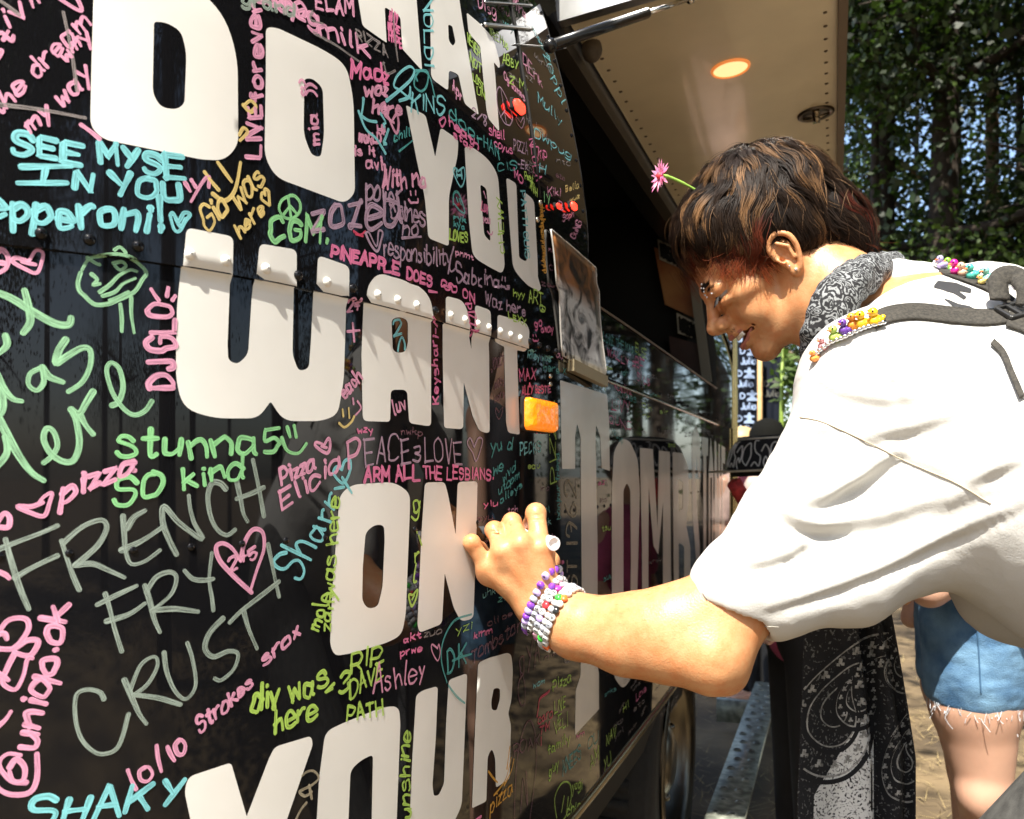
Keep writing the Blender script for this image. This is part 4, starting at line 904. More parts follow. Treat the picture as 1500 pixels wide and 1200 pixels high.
b = MB(); bar(b, hq(0.0, -0.02, 0.02), hq(lng, -0.02, 0.02), 0.03, 0.07, hn); b.build('hatch_hinge', mat('hinge_dark', (0.03, 0.024, 0.018), 0.5), hatch, smooth=False)
# lit downlight set into the hatch
c = hp(1070, 100); rd = 25.5/F*c.y
b = MB(); b.lathe(c, hn, [(0.0, rd*1.12), (0.004, rd*1.08), (0.004, rd*0.98), (0.001, rd*0.96)], 36); dl = b.build('downlight', mat('downlight_ring', (0.9, 0.5, 0.25), 0.3, emit=(1, .25, .04), estr=.28), hatch)
b = MB(); b.lathe(c+hn*0.0015, hn, [(0.0, rd*0.99), (0.0005, rd*0.5), (0.0006, 0.0001)], 36)
b.build('lamp_glass', mat('downlight_glass', (1, 0.8, 0.55), 0.3, emit=(1, 0.58, 0.25), estr=0.62), dl)
# paddle latch
c = hp(1195, 166); rl = 26/F*c.y; M_LAT = mat('latch_metal', (0.12, 0.10, 0.08), 0.3, metal=0.9)
b = MB(); b.lathe(c, hn, [(0, rl), (0.004, rl*1.0), (0.006, rl*0.9), (0.004, rl*0.78), (0.0025, rl*0.7), (0.0025, 0.0005)], 32); la = b.build('hatch_latch', M_LAT, hatch)
b = MB(); bar(b, c-hx*rl*0.8+hn*0.008, c+hx*rl*0.8+hn*0.008, rl*0.38, 0.008, hn); b.ball(c+hn*0.013, rl*0.22, 10, 6); b.tube([c-hy*rl*.7+hn*.006, c+hn*.012, c+hy*rl*.7+hn*.006], .0035, 8); b.build('handle', mat('latch_handle', (0.4, 0.34, 0.25), 0.25, metal=1), la)
# gas strut
q0 = pt(806, 67, Ypx(812)+0.02); q1 = hp(1010, -12, 0.012); qm = q0+(q1-q0)*0.66
b = MB(); b.tube([q0, qm], 0.0085, 12); b.ball(q0, 0.011); st_ = b.build('gas_strut', mat('strut_black', (0.012, 0.012, 0.012), 0.25), truck)
b = MB(); b.tube([qm, q1], 0.0042, 10); b.ball(q1, 0.009); b.build('piston_rod', M_CHROME, st_)
b = MB(); kk = hp(866, 64, 0.012); b.ball(kk, (0.02, 0.02, 0.024), 12, 8); b.build('hatch_bumper', mat('bumper_rubber', (0.10, 0.075, 0.05), 0.6, nscale=70), hatch)
# --- printed sheets inside, on the far partition
def plane_pt(px, py, s):
    """sight line meets the cross-wall s metres along the truck"""
    r_ = Vector(((px-750)/F, 1, (690-py)/F)); n_ = Vector((SD[0], SD[1], 0)); t_ = s/r_.dot(n_); return Vector((0, 0, H))+r_*t_
def sheet(name, quad_px, s, m, label, cat):
    P = [plane_pt(x, y, s) for x, y in quad_px]; n_ = Vector((SD[0], SD[1], 0))*0.004
    b = MB(); b.add(P+[p+n_ for p in P], [(0, 1, 2, 3), (7, 6, 5, 4), (0, 4, 5, 1), (1, 5, 6, 2), (2, 6, 7, 3), (3, 7, 4, 0)])
    o = b.build(name, m, None, smooth=False); return tag(o, label, cat)
sP = S1-0.02
pm = mat('printed_orange', (0.42, 0.19, 0.06), 0.5, nscale=9, col2=(0.30, 0.10, 0.03))
sheet('menu_poster', [(958, 362), (1012, 384), (1031, 472), (974, 446)], sP, pm, 'dim orange-brown menu poster inside the dark serving window', 'poster')
wp = mat('sign_cream', (0.42, 0.38, 0.30), 0.5)
def stroke_text(txt, org, rx, uy, hgt, width, m, name, parent, wd, nrm):
    b = MB(); L_ = layout(txt, 0, 0, width*1000, 0, hgt*1000, jit=0.2)
    for k, P in enumerate(L_):
        pts = [org+rx*(q[0]/1000)-uy*(q[1]/1000)+nrm*(0.001+0.00002*k) for q in P]
        n = len(pts); v = []
        for i in range(n):
            t_ = (pts[min(i+1, n-1)]-pts[max(i-1, 0)]).normalized(); s_ = t_.cross(nrm)*wd/2; v += [pts[i]+s_, pts[i]-s_]
        b.add(v, [(2*i, 2*i+1, 2*i+3, 2*i+2) for i in range(n-1)])
    return b.build(name, m, parent)
def tomb_sign(q4, label):
    o = sheet('shop_sign', q4, sP-0.012, wp, label, 'sign'); P = [plane_pt(x, y, sP-0.016) for x, y in q4]
    rx = (P[1]-P[0]); uy = (P[0]-P[3]); w_ = rx.length; h_ = uy.length
    stroke_text("TOMBSTONE", P[3]+rx*0.08+uy*0.18, rx.normalized(), uy.normalized(), h_*0.66, w_*0.84, M_DARK, 'sign_lettering', o, 0.007, Vector((-SD[0], -SD[1], 0)))
tomb_sign([(963, 350), (996, 366), (999, 394), (966, 380)], 'small cream sign above the orange poster in the serving window')
tomb_sign([(991, 458), (1026, 476), (1029, 500), (993, 488)], 'small cream sign below the orange poster in the serving window')
sheet('menu_poster', [(980, 492), (1030, 506), (1034, 566), (985, 560)], sP-0.002, mat('printed_dark', (0.05, 0.016, 0.01), 0.5, nscale=20), 'dark red poster at the bottom of the serving window', 'poster')
b = MB(); P = [plane_pt(1012, 372, sP-0.03), plane_pt(1036, 560, sP-0.03)]; bar(b, P[0], P[1], 0.03, 0.02, (SD[0], SD[1], 0)); b.build('window_post', mat('post_grey', (0.20, 0.18, 0.14), 0.5), truck, smooth=False)
# --- plastic-covered photograph taped beside the opening
gx, gy = 10, 14; b = MB(); v = []
for j in range(gy+1):
    for i in range(gx+1):
        s_, t_ = i/gx, j/gy
        top = np.array([803+(867-803)*s_, 337+(393-337)*s_]); bot = np.array([818+(875-818)*s_, 521+(553-521)*s_])
        (u, z), = touz([tuple(top+(bot-top)*t_)])
        off = 0.004+0.007*(s_**2)*t_+0.002*math.sin(5*t_+2*s_)
        v.append(surf(np.array([u]), np.array([z]), off)[0])
b.add(v, [(j*(gx+1)+i, j*(gx+1)+i+1, (j+1)*(gx+1)+i+1, (j+1)*(gx+1)+i) for j in range(gy) for i in range(gx)])
m = bpy.data.materials.new('photo_print'); m.use_nodes = True; t = m.node_tree; bs = t.nodes['Principled BSDF']; bs.inputs['Roughness'].default_value = 0.28; bs.inputs['Coat Weight'].default_value = 0.25
uvn = t.nodes.new('ShaderNodeUVMap'); uvn.uv_map = 'sheet'; n1 = t.nodes.new('ShaderNodeTexNoise'); n1.inputs['Scale'].default_value = 4.5; n1.inputs['Detail'].default_value = 7; n1.inputs['Distortion'].default_value = 1.2
t.links.new(uvn.outputs[0], n1.inputs['Vector'])
sx = t.nodes.new('ShaderNodeSeparateXYZ'); t.links.new(uvn.outputs[0], sx.inputs[0])
r1 = t.nodes.new('ShaderNodeValToRGB'); r1.color_ramp.elements[0].position = 0.38; r1.color_ramp.elements[0].color = (0.03, 0.03, 0.035, 1); r1.color_ramp.elements[1].position = 0.54; r1.color_ramp.elements[1].color = (0.75, 0.75, 0.74, 1)
r2 = t.nodes.new('ShaderNodeValToRGB'); r2.color_ramp.elements[0].position = 0.35; r2.color_ramp.elements[0].color = (0.03, 0.02, 0.015, 1); r2.color_ramp.elements[1].position = 0.65; r2.color_ramp.elements[1].color = (0.40, 0.17, 0.06, 1)
t.links.new(n1.outputs[0], r1.inputs[0]); t.links.new(n1.outputs[0], r2.inputs[0])
mr = t.nodes.new('ShaderNodeMapRange'); mr.inputs[1].default_value = 0.52; mr.inputs[2].default_value = 0.66; t.links.new(sx.outputs[1], mr.inputs[0])
mx = t.nodes.new('ShaderNodeMix'); mx.data_type = 'RGBA'; t.links.new(mr.outputs[0], mx.inputs[0]); t.links.new(r1.outputs[0], mx.inputs[6]); t.links.new(r2.outputs[0], mx.inputs[7])
# pale border
for (ax, lo_, hi_) in ((0, 0.05, 0.95), (1, 0.03, 0.97)):
    pass
t.links.new(mx.outputs[2], bs.inputs['Base Color'])
photo = b.build('photo_print', m, None); ul = photo.data.uv_layers.new(name='sheet')
li = np.empty(len(photo.data.loops), int); photo.data.loops.foreach_get('vertex_index', li)
uvs = np.array([(i/gx, 1-j/gy) for j in range(gy+1) for i in range(gx+1)]); ul.data.foreach_set('uv', uvs[li].ravel())
tag(photo, 'curling plastic-covered photo print taped beside the serving window', 'photo print')
so = photo.modifiers.new('thickness', 'SOLIDIFY'); so.thickness = 0.0008
b = MB(); V = [Vector(q) for q in v]; W_ = gx+1
edge = [V[i] for i in range(W_)]+[V[j*W_+gx] for j in range(1, gy+1)]+[V[gy*W_+i] for i in range(gx-1, -1, -1)]+[V[j*W_] for j in range(gy-1, -1, -1)]
b.tube(edge, 0.0022, 6, flat=0.5); b.build('sleeve_rim', mat('plastic_rim', (0.5, 0.48, 0.44), 0.2), photo)
b = MB(); bar(b, V[gy*W_+2]+Vector((0, 0, -0.008)), V[gy*W_+gx]+Vector((0, -0.004, -0.008)), 0.012, 0.018, (0, 0, 1)); b.build('sleeve_clip', mat('brass_clip', (0.4, 0.33, 0.2), 0.4, metal=0.7, bump=0.3), photo, smooth=False)
# ============================================================ GROUND, TREES, BANNERS
gm = mat('forest_floor', (0.22, 0.155, 0.08), 0.95, nscale=2.2, col2=(0.07, 0.048, 0.026), detail=12, bump=0.9, bscale=18)
b = MB(); N = 60
def gz(x, y): return 0.0 if math.hypot(x-1, y-2) < 3 else 0.05*noise.noise(Vector((x*0.3, y*0.3, 0)))*min(1, (math.hypot(x-1, y-2)-3)/3)
xs = [(-1 if q < 0 else 1)*abs(q)**2.2*120 for q in np.linspace(-1, 1, N+1)]
v = [(x, y+3, gz(x, y+3)-0.0) for y in xs for x in xs]
b.add(v, [(j*(N+1)+i, j*(N+1)+i+1, (j+1)*(N+1)+i+1, (j+1)*(N+1)+i) for j in range(N) for i in range(N)])
tag(b.build('ground', gm), kind='structure')
# dry straw and leaf litter
b = MB(); r_ = random.Random(3)
for k in range(5200):
    y = 2.2+r_.random()**1.4*6; x = r_.uniform(0.15, 0.75)*y; a = r_.uniform(0, 6.28); l = r_.uniform(0.03, 0.11); h_ = r_.uniform(0, 0.03)
    d = Vector((math.cos(a), math.sin(a), r_.uniform(-.1, .5))); p = Vector((x, y, 0.004+r_.random()*0.012)); s_ = Vector((-d.y, d.x, 0))*r_.uniform(0.001, 0.0028)
    b.add([p-s_, p+s_, p+d*l], [(0, 1, 2)])
tag(b.build('dry_grass', mat('straw', (0.42, 0.32, 0.15), 0.8, nscale=6, col2=(0.2, 0.14, 0.06)), None, smooth=False), kind='stuff')
M_BARK = mat('bark', (0.05, 0.036, 0.024), 0.9, nscale=14, col2=(0.022, 0.015, 0.01), detail=10, bump=1.0, bscale=35)
M_BARKP = mat('sunlit_bark', (0.26, 0.19, 0.11), 0.9, nscale=9, col2=(0.12, 0.085, 0.05), detail=10, bump=0.9, bscale=30)  # paler tone stands in for sunlight on the trunk
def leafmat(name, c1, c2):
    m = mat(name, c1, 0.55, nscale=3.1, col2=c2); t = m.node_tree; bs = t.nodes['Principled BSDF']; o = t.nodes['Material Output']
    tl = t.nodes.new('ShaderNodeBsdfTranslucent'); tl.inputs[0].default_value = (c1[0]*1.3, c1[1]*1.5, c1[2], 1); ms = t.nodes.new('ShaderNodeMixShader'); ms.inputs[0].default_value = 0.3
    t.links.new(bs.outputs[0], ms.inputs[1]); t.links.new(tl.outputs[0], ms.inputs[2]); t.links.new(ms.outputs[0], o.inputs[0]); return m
M_LEAF = leafmat('leaf_dark', (0.032, 0.056, 0.010), (0.006, 0.010, 0.003)); M_LEAF2 = leafmat('leaf_light', (0.10, 0.16, 0.03), (0.05, 0.085, 0.02))  # brighter tones in the mix stand in for sunlit leaves
def tree_proto(seed, hgt, r0, crown0, spread, nleaf, leaf, bark, lm, lean_=0.0, nbr=16):
    q = random.Random(seed); tk = MB(); axis = []
    for i in range(10):
        t_ = i/9; axis.append(Vector((lean_*t_*hgt+0.12*math.sin(2.2*t_+seed)*t_, 0.15*math.sin(3*t_+seed*2)*t_, hgt*t_)))
    tk.tube(axis, [r0*(1.25 if i == 0 else 1)*(1-0.75*i/9) for i in range(10)], 10)
    ends = []
    for k in range(nbr):
        t_ = q.uniform(crown0/hgt, 0.97); i = min(8, int(t_*9)); p = axis[i].lerp(axis[i+1], t_*9-i); a = q.uniform(0, 6.28); L_ = spread*q.uniform(0.5, 1.05)*(1.15-0.6*max(0, (t_-crown0/hgt)))
        d = Vector((math.cos(a), math.sin(a), q.uniform(0.05, 0.6))); P = [p]
        for j in range(1, 6): P.append(p+d*L_*j/5+Vector((q.gauss(0, .07), q.gauss(0, .07), q.gauss(0, .06)-0.03*j*j*0.3)))
        rr = r0*(1-0.75*t_)*0.45; tk.tube(P, [rr*(1-0.85*j/5)+0.004 for j in range(6)], 6)
        for j in range(2, 6):
            ends.append((P[j], L_*0.24))
            for m_ in range(2):
                e = P[j]+Vector((q.gauss(0, 1), q.gauss(0, 1), q.gauss(0, .7)))*L_*0.22; tk.tube([P[j], (P[j]+e)/2+Vector((0, 0, .03)), e], [rr*.3+.003, rr*.2+.002, .002], 4, caps=False); ends.append((e, L_*0.2))
    v = []; f = []
    for k in range(nleaf):
        c, s_ = ends[q.randrange(len(ends))]; p = c+Vector((q.gauss(0, s_), q.gauss(0, s_), q.gauss(0, s_*0.75)))
        a = Vector((q.gauss(0, 1), q.gauss(0, 1), q.gauss(-.3, .7))).normalized(); b_ = a.orthogonal().normalized(); b_ = (b_*math.cos(k)+a.cross(b_)*math.sin(k)); l = leaf*q.uniform(.6, 1.3); w_ = l*0.32; n_ = len(v)
        v += [p, p+a*l*.45+b_*w_, p+a*l, p+a*l*.45-b_*w_]; f.append((n_, n_+1, n_+2, n_+3))
    lf = bpy.data.meshes.new('crown'); lf.from_pydata([tuple(x) for x in v], [], f); lf.materials.append(lm)
    me = bpy.data.meshes.new('trunk'); me.from_pydata(tk.v, [], tk.f); me.materials.append(bark); me.polygons.foreach_set('use_smooth', [True]*len(me.polygons))
    return me, lf
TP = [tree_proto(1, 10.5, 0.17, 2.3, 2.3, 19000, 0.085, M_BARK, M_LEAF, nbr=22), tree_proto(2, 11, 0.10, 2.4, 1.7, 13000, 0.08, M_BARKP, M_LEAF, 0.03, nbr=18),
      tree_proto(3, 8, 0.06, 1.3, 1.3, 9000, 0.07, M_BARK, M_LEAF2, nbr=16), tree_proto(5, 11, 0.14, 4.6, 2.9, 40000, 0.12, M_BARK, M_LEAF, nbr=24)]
def tree(k, x, y, rot, s, label, grp='trees around the clearing'):
    r = empty('tree', (x, y, 0), label, 'tree', grp); r.rotation_euler.z = rot; r.scale = (s, s, s)
    for nm, me in (('trunk', TP[k][0]), ('crown', TP[k][1])):
        o = bpy.data.objects.new(nm, me); COL.objects.link(o); o.parent = r
    return r
def tpx(k, px, y, rot, s, label): return tree(k, (px-750)/F*y, y, rot, s, label)
tpx(0, 1378, 8.2, 0.4, 1.0, 'stout dark trunked tree standing right behind the bending man')
tpx(1, 1448, 9.4, 1.2, 1.0, 'tree with a pale sunlit trunk to the right of the stout one')
tpx(2, 1284, 8.6, 2.0, 1.0, 'thin sapling just right of the raised hatch edge')
tpx(1, 1412, 11.0, 4.0, 1.1, 'slim straight tree between the stout trunk and the pale trunk')
tpx(2, 1335, 14.0, 2.6, 1.2, 'slender tree far behind, between the raised hatch and the stout trunk')
tpx(2, 1495, 10.2, 5.2, 1.2, 'bushy light green tree at the right edge of the picture')
FAR = 'tree of the dense dark wood seen far behind the man'
for k, (px, y) in enumerate(((1120, 22), (1180, 19))):
    tpx((0, 1, 2, 3)[k % 4] if k < 6 else 0, px, y, k*1.7, 1.15, FAR)['group'] = 'far wood'
HIGH = 'unseen tall tree added to shade the clearing and the wood'  # out of view, added to cast shade on the ground and wood
for k, (x, y, s) in enumerate(((5.4, 4.6, 0.95), (7.6, 7.4, 1.0), (6.2, 0.6, 1.05), (3.4, 1.9, 0.95), (3.6, -1.6, 1.0), (9, 3.5, 1.1), (8.5, -3, 1.1), (6, -6, 1))): tree(3, x, y, k*2.1, s, HIGH)['group'] = 'added unseen shade trees'
SIDE = 'dark tree of the wood to the right of the clearing'
for k, (px, y, s) in enumerate(((1935, 7.6, 1), (2080, 6.2, 1), (2200, 7.0, 1.05), (2300, 5.4, 1), (1790, 13, 1.1), (1860, 10, 1), (2500, 6.5, 1.05))): tpx(0, px, y, k*2.3, s, SIDE)['group'] = 'trees right of the clearing'
BEHIND = 'tree of the wood behind the camera, mirrored in the black paint'
for k in range(16):
    a = R(-165+k*15.5); rad = 9.5+2.5*((k*7) % 3)
    x, y = rad*math.cos(a), rad*math.sin(a)
    tree((0, 3, 2)[k % 3] if k % 3 != 2 else 0, x, y, k*1.3, 0.85 if k < 12 else 1.0, BEHIND)['group'] = 'trees behind the camera'
# leafy shrub beside the pole
b = MB(); c = pt(1147, 640, 5.6); r_ = random.Random(9)
b.tube([(c.x, c.y, 0), (c.x+.01, c.y, 0.9), (c.x-0.01, c.y, 1.5), (c.x, c.y, 2.2)], [.02, .017, .014, .006], 8)
sh = empty('sapling', (c.x, c.y, 0), 'thin bright green sapling beside the dark banner', 'plant'); b.build('stem', mat('green_stem', (0.22, 0.32, 0.05), 0.5), sh)
b = MB()
for k in range(140):
    p = pt(r_.gauss(1158, 11), r_.gauss(552, 22), 5.6+r_.gauss(0, .05)); a = Vector((r_.gauss(0, 1), r_.gauss(0, 1), r_.gauss(0, 1))).normalized(); o_ = a.orthogonal().normalized(); l = .07; b.add([p, p+a*l*.4+o_*l*.3, p+a*l, p+a*l*.4-o_*l*.3], [(0, 1, 2, 3)])
b.build('crown', M_LEAF2, sh, smooth=False)
# --- black banners with a repeated white emblem
def banner(px0, px1, Y, ytop, ink_c, label, rows):
    w_ = (px1-px0)/F*Y; z1 = H+(690-ytop)/F*Y; x0 = (px0-750)/F*Y; r = empty('banner', (x0+w_/2, Y, 0), label, 'banner')
    b = MB(); n = 10; v = []
    for j in range(2):
        for i in range(n+1): v.append((x0+w_*i/n, Y+0.012*math.sin(i*1.1), (0.1, z1)[j]))
    b.add(v, [(i, i+1, n+2+i, n+1+i) for i in range(n)]); o = b.build('cloth', mat('banner_black', (0.004, 0.006, 0.012), 0.85, spec=.15), r); md = o.modifiers.new('t', 'SOLIDIFY'); md.thickness = 0.004
    b = MB()
    for sx_ in (0, 1): b.tube([(x0+w_*sx_, Y+.02, 0), (x0+w_*sx_, Y+.02, z1)], 0.012, 8)
    b.build('pole', M_DARK, r)
    ic = mat('banner_print', ink_c, 0.6); dz = 0.076; nrm = Vector((0, -1, 0)); e = MB()
    for k in range(rows):
        z = z1-0.12-k*dz*2
        for cc in range(max(1, int(w_/0.14)) + 1):
            xo = x0+0.05+cc*0.145+(0.02 if k % 2 else 0)
            if xo+0.07 > x0+w_: continue
            # broad-hatted emblem
            pr = [(0, 0), (.075, 0), (.07, .02), (.052, .03), (.054, .05), (.075, .052), (.07, .066), (.05, .068), (.045, .09), (.03, .09), (.027, .068), (.004, .066), (0, .052), (.022, .05), (.024, .03), (.006, .02)]
            n_ = len(e.v); e.add([(xo+a_, Y-0.019, z-.05+b_*.8) for a_, b_ in pr], [tuple(range(len(pr)))])
            stroke_text("D", Vector((xo-.042, Y-.019, z-.035)), Vector((1, 0, 0)), Vector((0, 0, 1)), .036, .028, ic, 'printed_word', r, .009, nrm)
            stroke_text("Julio", Vector((xo-.04, Y-.019, z-dz-.03)), Vector((1, 0, 0)), Vector((0, 0, 1)), .045, .10, ic, 'printed_word', r, .009, nrm)
    e.build('emblem_print', ic, r, smooth=False)
banner(1046, 1110, 6.0, 452, (0.32, 0.42, 0.62), 'black banner with pale blue emblems left of the wooden pole', 8)
banner(1117, 1143, 6.2, 470, (0.10, 0.10, 0.09), 'black banner with small emblems coloured dim for shade, right of the wooden pole', 8)  # print colour darkened to stand in for shade on this banner
b = MB(); p = pt(1113, 620, 5.9); b.tube([(p.x, p.y, 0), (p.x, p.y, 2.4)], 0.017, 10); tag(b.build('wooden_pole', mat('pale_wood', (0.55, 0.36, 0.16), 0.6, nscale=20)), 'slim pale wooden pole standing between the two black banners', 'pole')
# ============================================================ THE MAN WRITING ON THE TRUCK
from mathutils.bvhtree import BVHTree
M_SKIN = mat('skin', (0.62, 0.32, 0.165), 0.40, nscale=22, namt=0.06, bump=0.16, bscale=520, sss=0.12, spec=0.4)
M_TEE = mat('white_cotton', (0.56, 0.55, 0.52), 0.9, nscale=5, namt=0.015, bump=0.22, bscale=420)
HO = np.array([0.361, 1.23, 1.470]); PT, YW = R(40), R(7)
hf = np.array([-math.cos(PT)*math.cos(YW), math.cos(PT)*math.sin(YW), -math.sin(PT)])
hs = np.array([-math.sin(YW), -math.cos(YW), 0.0]); hu = np.cross(hs, hf); hu = -hu if hu[2] < 0 else hu
HM = np.array([hf, hu, hs])
def hd(f, u, s=0.0): return HO+(hf*f+hu*u+hs*s)*0.01
def hel(c, r, k=1.0, op='add', tilt=0): return el(hd(*c), np.array(r)*0.01, HM, k*0.01, op)
def hrc(a, b, ra, rb, k=1.0, op='add', sc3=None): return rc(hd(*a), hd(*b), ra*.01, rb*.01, k*.01, op, sc3)
def V3(px, py, Y): return np.array(pt(px, py, Y))
NB = np.array([0.475, 1.155, 1.365]); LS = V3(1285, 566, 1.03); RS = V3(1442, 478, 1.22); MS = (LS+RS)/2
E_ = V3(1042, 956, 0.94); WR = V3(792, 888, 1.04)
HIP = np.array([0.74, 0.80, 0.98])
head = [hel((-0.6, 5.0, 0), (9.4, 8.0, 7.5), 0), hel((4.2, 3.2, 0), (5.2, 6.0, 6.5), 2), hel((5.2, -2.6, 0), (4.7, 5.2, 5.3), 1.6)]
for s in (1, -1):
    head += [hel((5.7, -0.9, 4.5*s), (2.7, 1.7, 2.0), 1.3), hrc((-0.2, -2.6, 5.5*s), (2.2, -7.0, 4.6*s), 1.7, 1.5, 1.4), hrc((2.2, -7.0, 4.6*s), (8.0, -8.6, .8*s), 1.5, 1.6, 1.4)]
    head += [hel((6.6, -3.6, 3.7*s), (2.2, 2.2, 1.7), 1.0)]            # smiling cheek
head += [hel((8.5, -8.5, 0), (1.7, 1.6, 2.2), 0.9), hel((4, -6.2, 0), (5.2, 3.2, 4.6), 1.8)]
head += [hrc((9.0, 3.0, -3.6), (9.4, 2.6, 0), 0.8, 0.8, 1.0), hrc((9.0, 3.0, 3.6), (9.4, 2.6, 0), 0.8, 0.8, 1.0)]
for s in (1, -1): head += [hel((9.9, 1.3, 3.2*s), (1.5, 1.15, 1.8), 0.8, 'sub')]
for s in (1, -1): head += [hel((8.5, 1.75, 3.15*s), (1.55, 1.2, 1.75), 0.25), hel((8.45, -0.25, 3.2*s), (1.4, .8, 1.7), .4)]                      # lids round the eye
head += [hrc((9.5, 1.8, 0), (11.6, -1.7, 0), 0.7, 1.0, 0.8), hel((11.9, -1.9, 0), (1.05, 0.95, 1.15), 0.6), hel((10.9, -2.6, 0), (1.3, .7, .6), .4)]
for s in (1, -1): head += [hel((10.75, -2.2, 1.35*s), (1.2, 0.95, 0.75), 0.45), hel((11.0, -3.0, .75*s), (0.75, 0.62, 0.42), 0.2, 'sub')]
for s in (1, -1):
    head += [hrc((8.3, -4.7, 2.9*s), (10.2, -4.3, 1.2*s), 0.35, 0.5, 0.5), hrc((10.2, -4.3, 1.2*s), (10.75, -4.35, 0), 0.5, 0.52, 0.3)]
    head += [hrc((8.3, -5.1, 2.9*s), (9.8, -6.3, 1.2*s), 0.35, 0.55, 0.5), hrc((9.8, -6.3, 1.2*s), (10.15, -6.5, 0), 0.55, 0.6, 0.3)]
head += [hel((9.7, -5.35, 0), (2.0, 0.62, 2.55), 0.15, 'sub'), hel((9.9, -3.3, 0), (1.0, .95, 1.3), .6), hel((8.2, -5.3, 2.5), (1.0, .35, .9), .15, 'sub')]
head += [hrc((8.6, -3.2, 2.3), (8.0, -4.9, 3.6), 0.28, 0.3, 0.5, 'sub')]                            # smile crease
# near ear (and the far one)
def er(f, u, s): return (f*.84+.7, u*.88-1.1, s)
for s in (1, -1):
    hx_ = [(0.9, 0.5, 7.2), (1.0, 2.0, 7.6), (0.2, 3.2, 7.9), (-1.2, 3.4, 8.5), (-2.3, 2.2, 8.9), (-2.4, 0.5, 8.7), (-1.8, -1.2, 8.3), (-0.9, -2.5, 7.9), (0.1, -2.8, 7.5)]
    head += [hel(er(-0.7, 0.3, 7.4*s), (1.5, 2.5, 0.6), 0.3), hel(er(-0.2, -2.4, 7.45*s), (.75, .8, .5), 0.4)]
    head += [hel(er(0.0, 0.3, 8.3*s), (.95, 1.65, 0.75), 0.2, 'sub')]
    hx_ = [tuple(q_) for q_ in crom([er(*q_) for q_ in hx_], 4)]
    for a, b in zip(hx_[:-1], hx_[1:]): head.append(hrc((a[0], a[1], a[2]*s), (b[0], b[1], b[2]*s), 0.34, 0.34, 0.15))
    for a, b in (((-.4, 2.3, 8.2), (-1.4, .9, 8.4)), ((-1.4, .9, 8.4), (-1.1, -.9, 8.2)), ((.9, .2, 7.6), (.5, -.7, 7.8))): a, b = er(*a), er(*b); head.append(hrc((a[0], a[1], a[2]*s), (b[0], b[1], b[2]*s), 0.26, 0.28, 0.15))
    head += [hel(er(0.35, -.1, 7.7*s), (.35, .4, .5), .1, 'sub')]
head += [rc(hd(-2.8, -3.2), NB, 0.060, 0.066, 0.02), rc(hd(1.5, -6.5), NB+np.array([-.035, .02, -.02]), 0.032, 0.04, 0.025)]
hv, hq_ = sdf_mesh(head, 0.0016)
# hand, forearm
def fp(px, py, Y): return V3(px, py, Y)
FG = {'little': [(713,832,1.035,9.6),(691,795,1.028,9.0),(703,803,1.056,7.8),(716,816,1.066,7.0)],
      'ring':   [(737,808,1.024,10.6),(724,777,1.046,10.0),(730,792,1.078,8.8),(741,812,1.088,7.8)],
      'middle': [(763,797,1.020,11.2),(750,765,1.052,10.4),(754,784,1.088,9.2),(763,806,1.096,8.2)],
      'index':  [(792,803,1.026,11.2),(785,752,1.052,11.2),(777,768,1.094,9.4),(772,796,1.108,8.2)],
      'thumb':  [(800,862,1.060,11.5),(806,822,1.088,10.6),(796,798,1.115,9.4),(784,792,1.128,8.4)]}
hand = [rc(WR, V3(846,918,1.018), 0.029, 0.034, 0.02), rc(V3(846,918,1.018), V3(920,930,.99), .034, .043, .02), rc(V3(920,930,.99), V3(985,938,.965), .041, .044, .02), rc(V3(985,938,.965), E_, .044, .036, .02)]
hand += [rc(V3(1050, 985, .94), V3(1066, 992, .94), .020, .016, .025), rc(E_, V3(1140, 815, .975), 0.037, 0.038, 0.02), rc(V3(1150, 800, .985), LS+np.array([.01, .02, 0]), 0.036, 0.036, 0.01), rc(V3(955, 908, .965), V3(1050, 880, .955), .026, .036, .03), rc(V3(1040, 968, .875), V3(1066, 962, .885), .004, .004, .012, 'sub'), rc(V3(1030, 980, .885), V3(1058, 985, .89), .003, .003, .012, 'sub')]
prev = None
for i, (nm, J) in enumerate(FG.items()):
    P = [fp(*q[:3]) for q in J]; r_ = [q[3]*0.001 for q in J]
    if nm != 'thumb':
        w0 = WR+(V3(800, 872, 1.035)-WR)*(i/3.0)*1.2+np.array([-.012, 0, .004])*(1-i/3)
        hand.append(rc(w0, P[0], 0.0165, 0.0125, 0.014)); hand.append(rc(w0+np.array([0, .012, 0]), P[0]+np.array([0, .016, -.004]), .014, .011, .012))
        if prev is not None: hand.append(rc(prev+np.array([0, .006, -.01]), P[0]+np.array([0, .006, -.01]), .0105, .0105, .010))
        prev = P[0]
    else: hand.append(rc(V3(785, 888, 1.05), P[0], 0.016, 0.0135, 0.012))
    for a in range(3): hand.append(rc(P[a], P[a+1], r_[a], r_[a+1], 0.0035 if a else 0.0065))
    if nm != 'thumb': hand += [rc(P[0]+np.array([0, -.0045, .001]), P[0]+np.array([0, -.004, .003]), r_[0]*.74, r_[0]*.70, .005), rc(w0+(P[0]-w0)*.25+np.array([0, -.0118, 0]), P[0]+np.array([0, -.0078, 0]), .0028, .0036, .006)]
    if nm != 'thumb':
        dv_ = (P[1]-P[0])/np.linalg.norm(P[1]-P[0])
        for t_ in (.80, .93): hand.append(rc(P[0]+(P[1]-P[0])*t_+np.array([-.005, -r_[1]-.0004, .001]), P[0]+(P[1]-P[0])*t_+np.array([.005, -r_[1]-.0004, .001]), .0009, .0009, .0022, 'sub'))
    hand.append(rc(P[1], P[1]+np.array([0, .002, 0]), r_[1]*1.05, r_[1]*1.03, .004))
av, aq = sdf_mesh(hand, 0.0016)
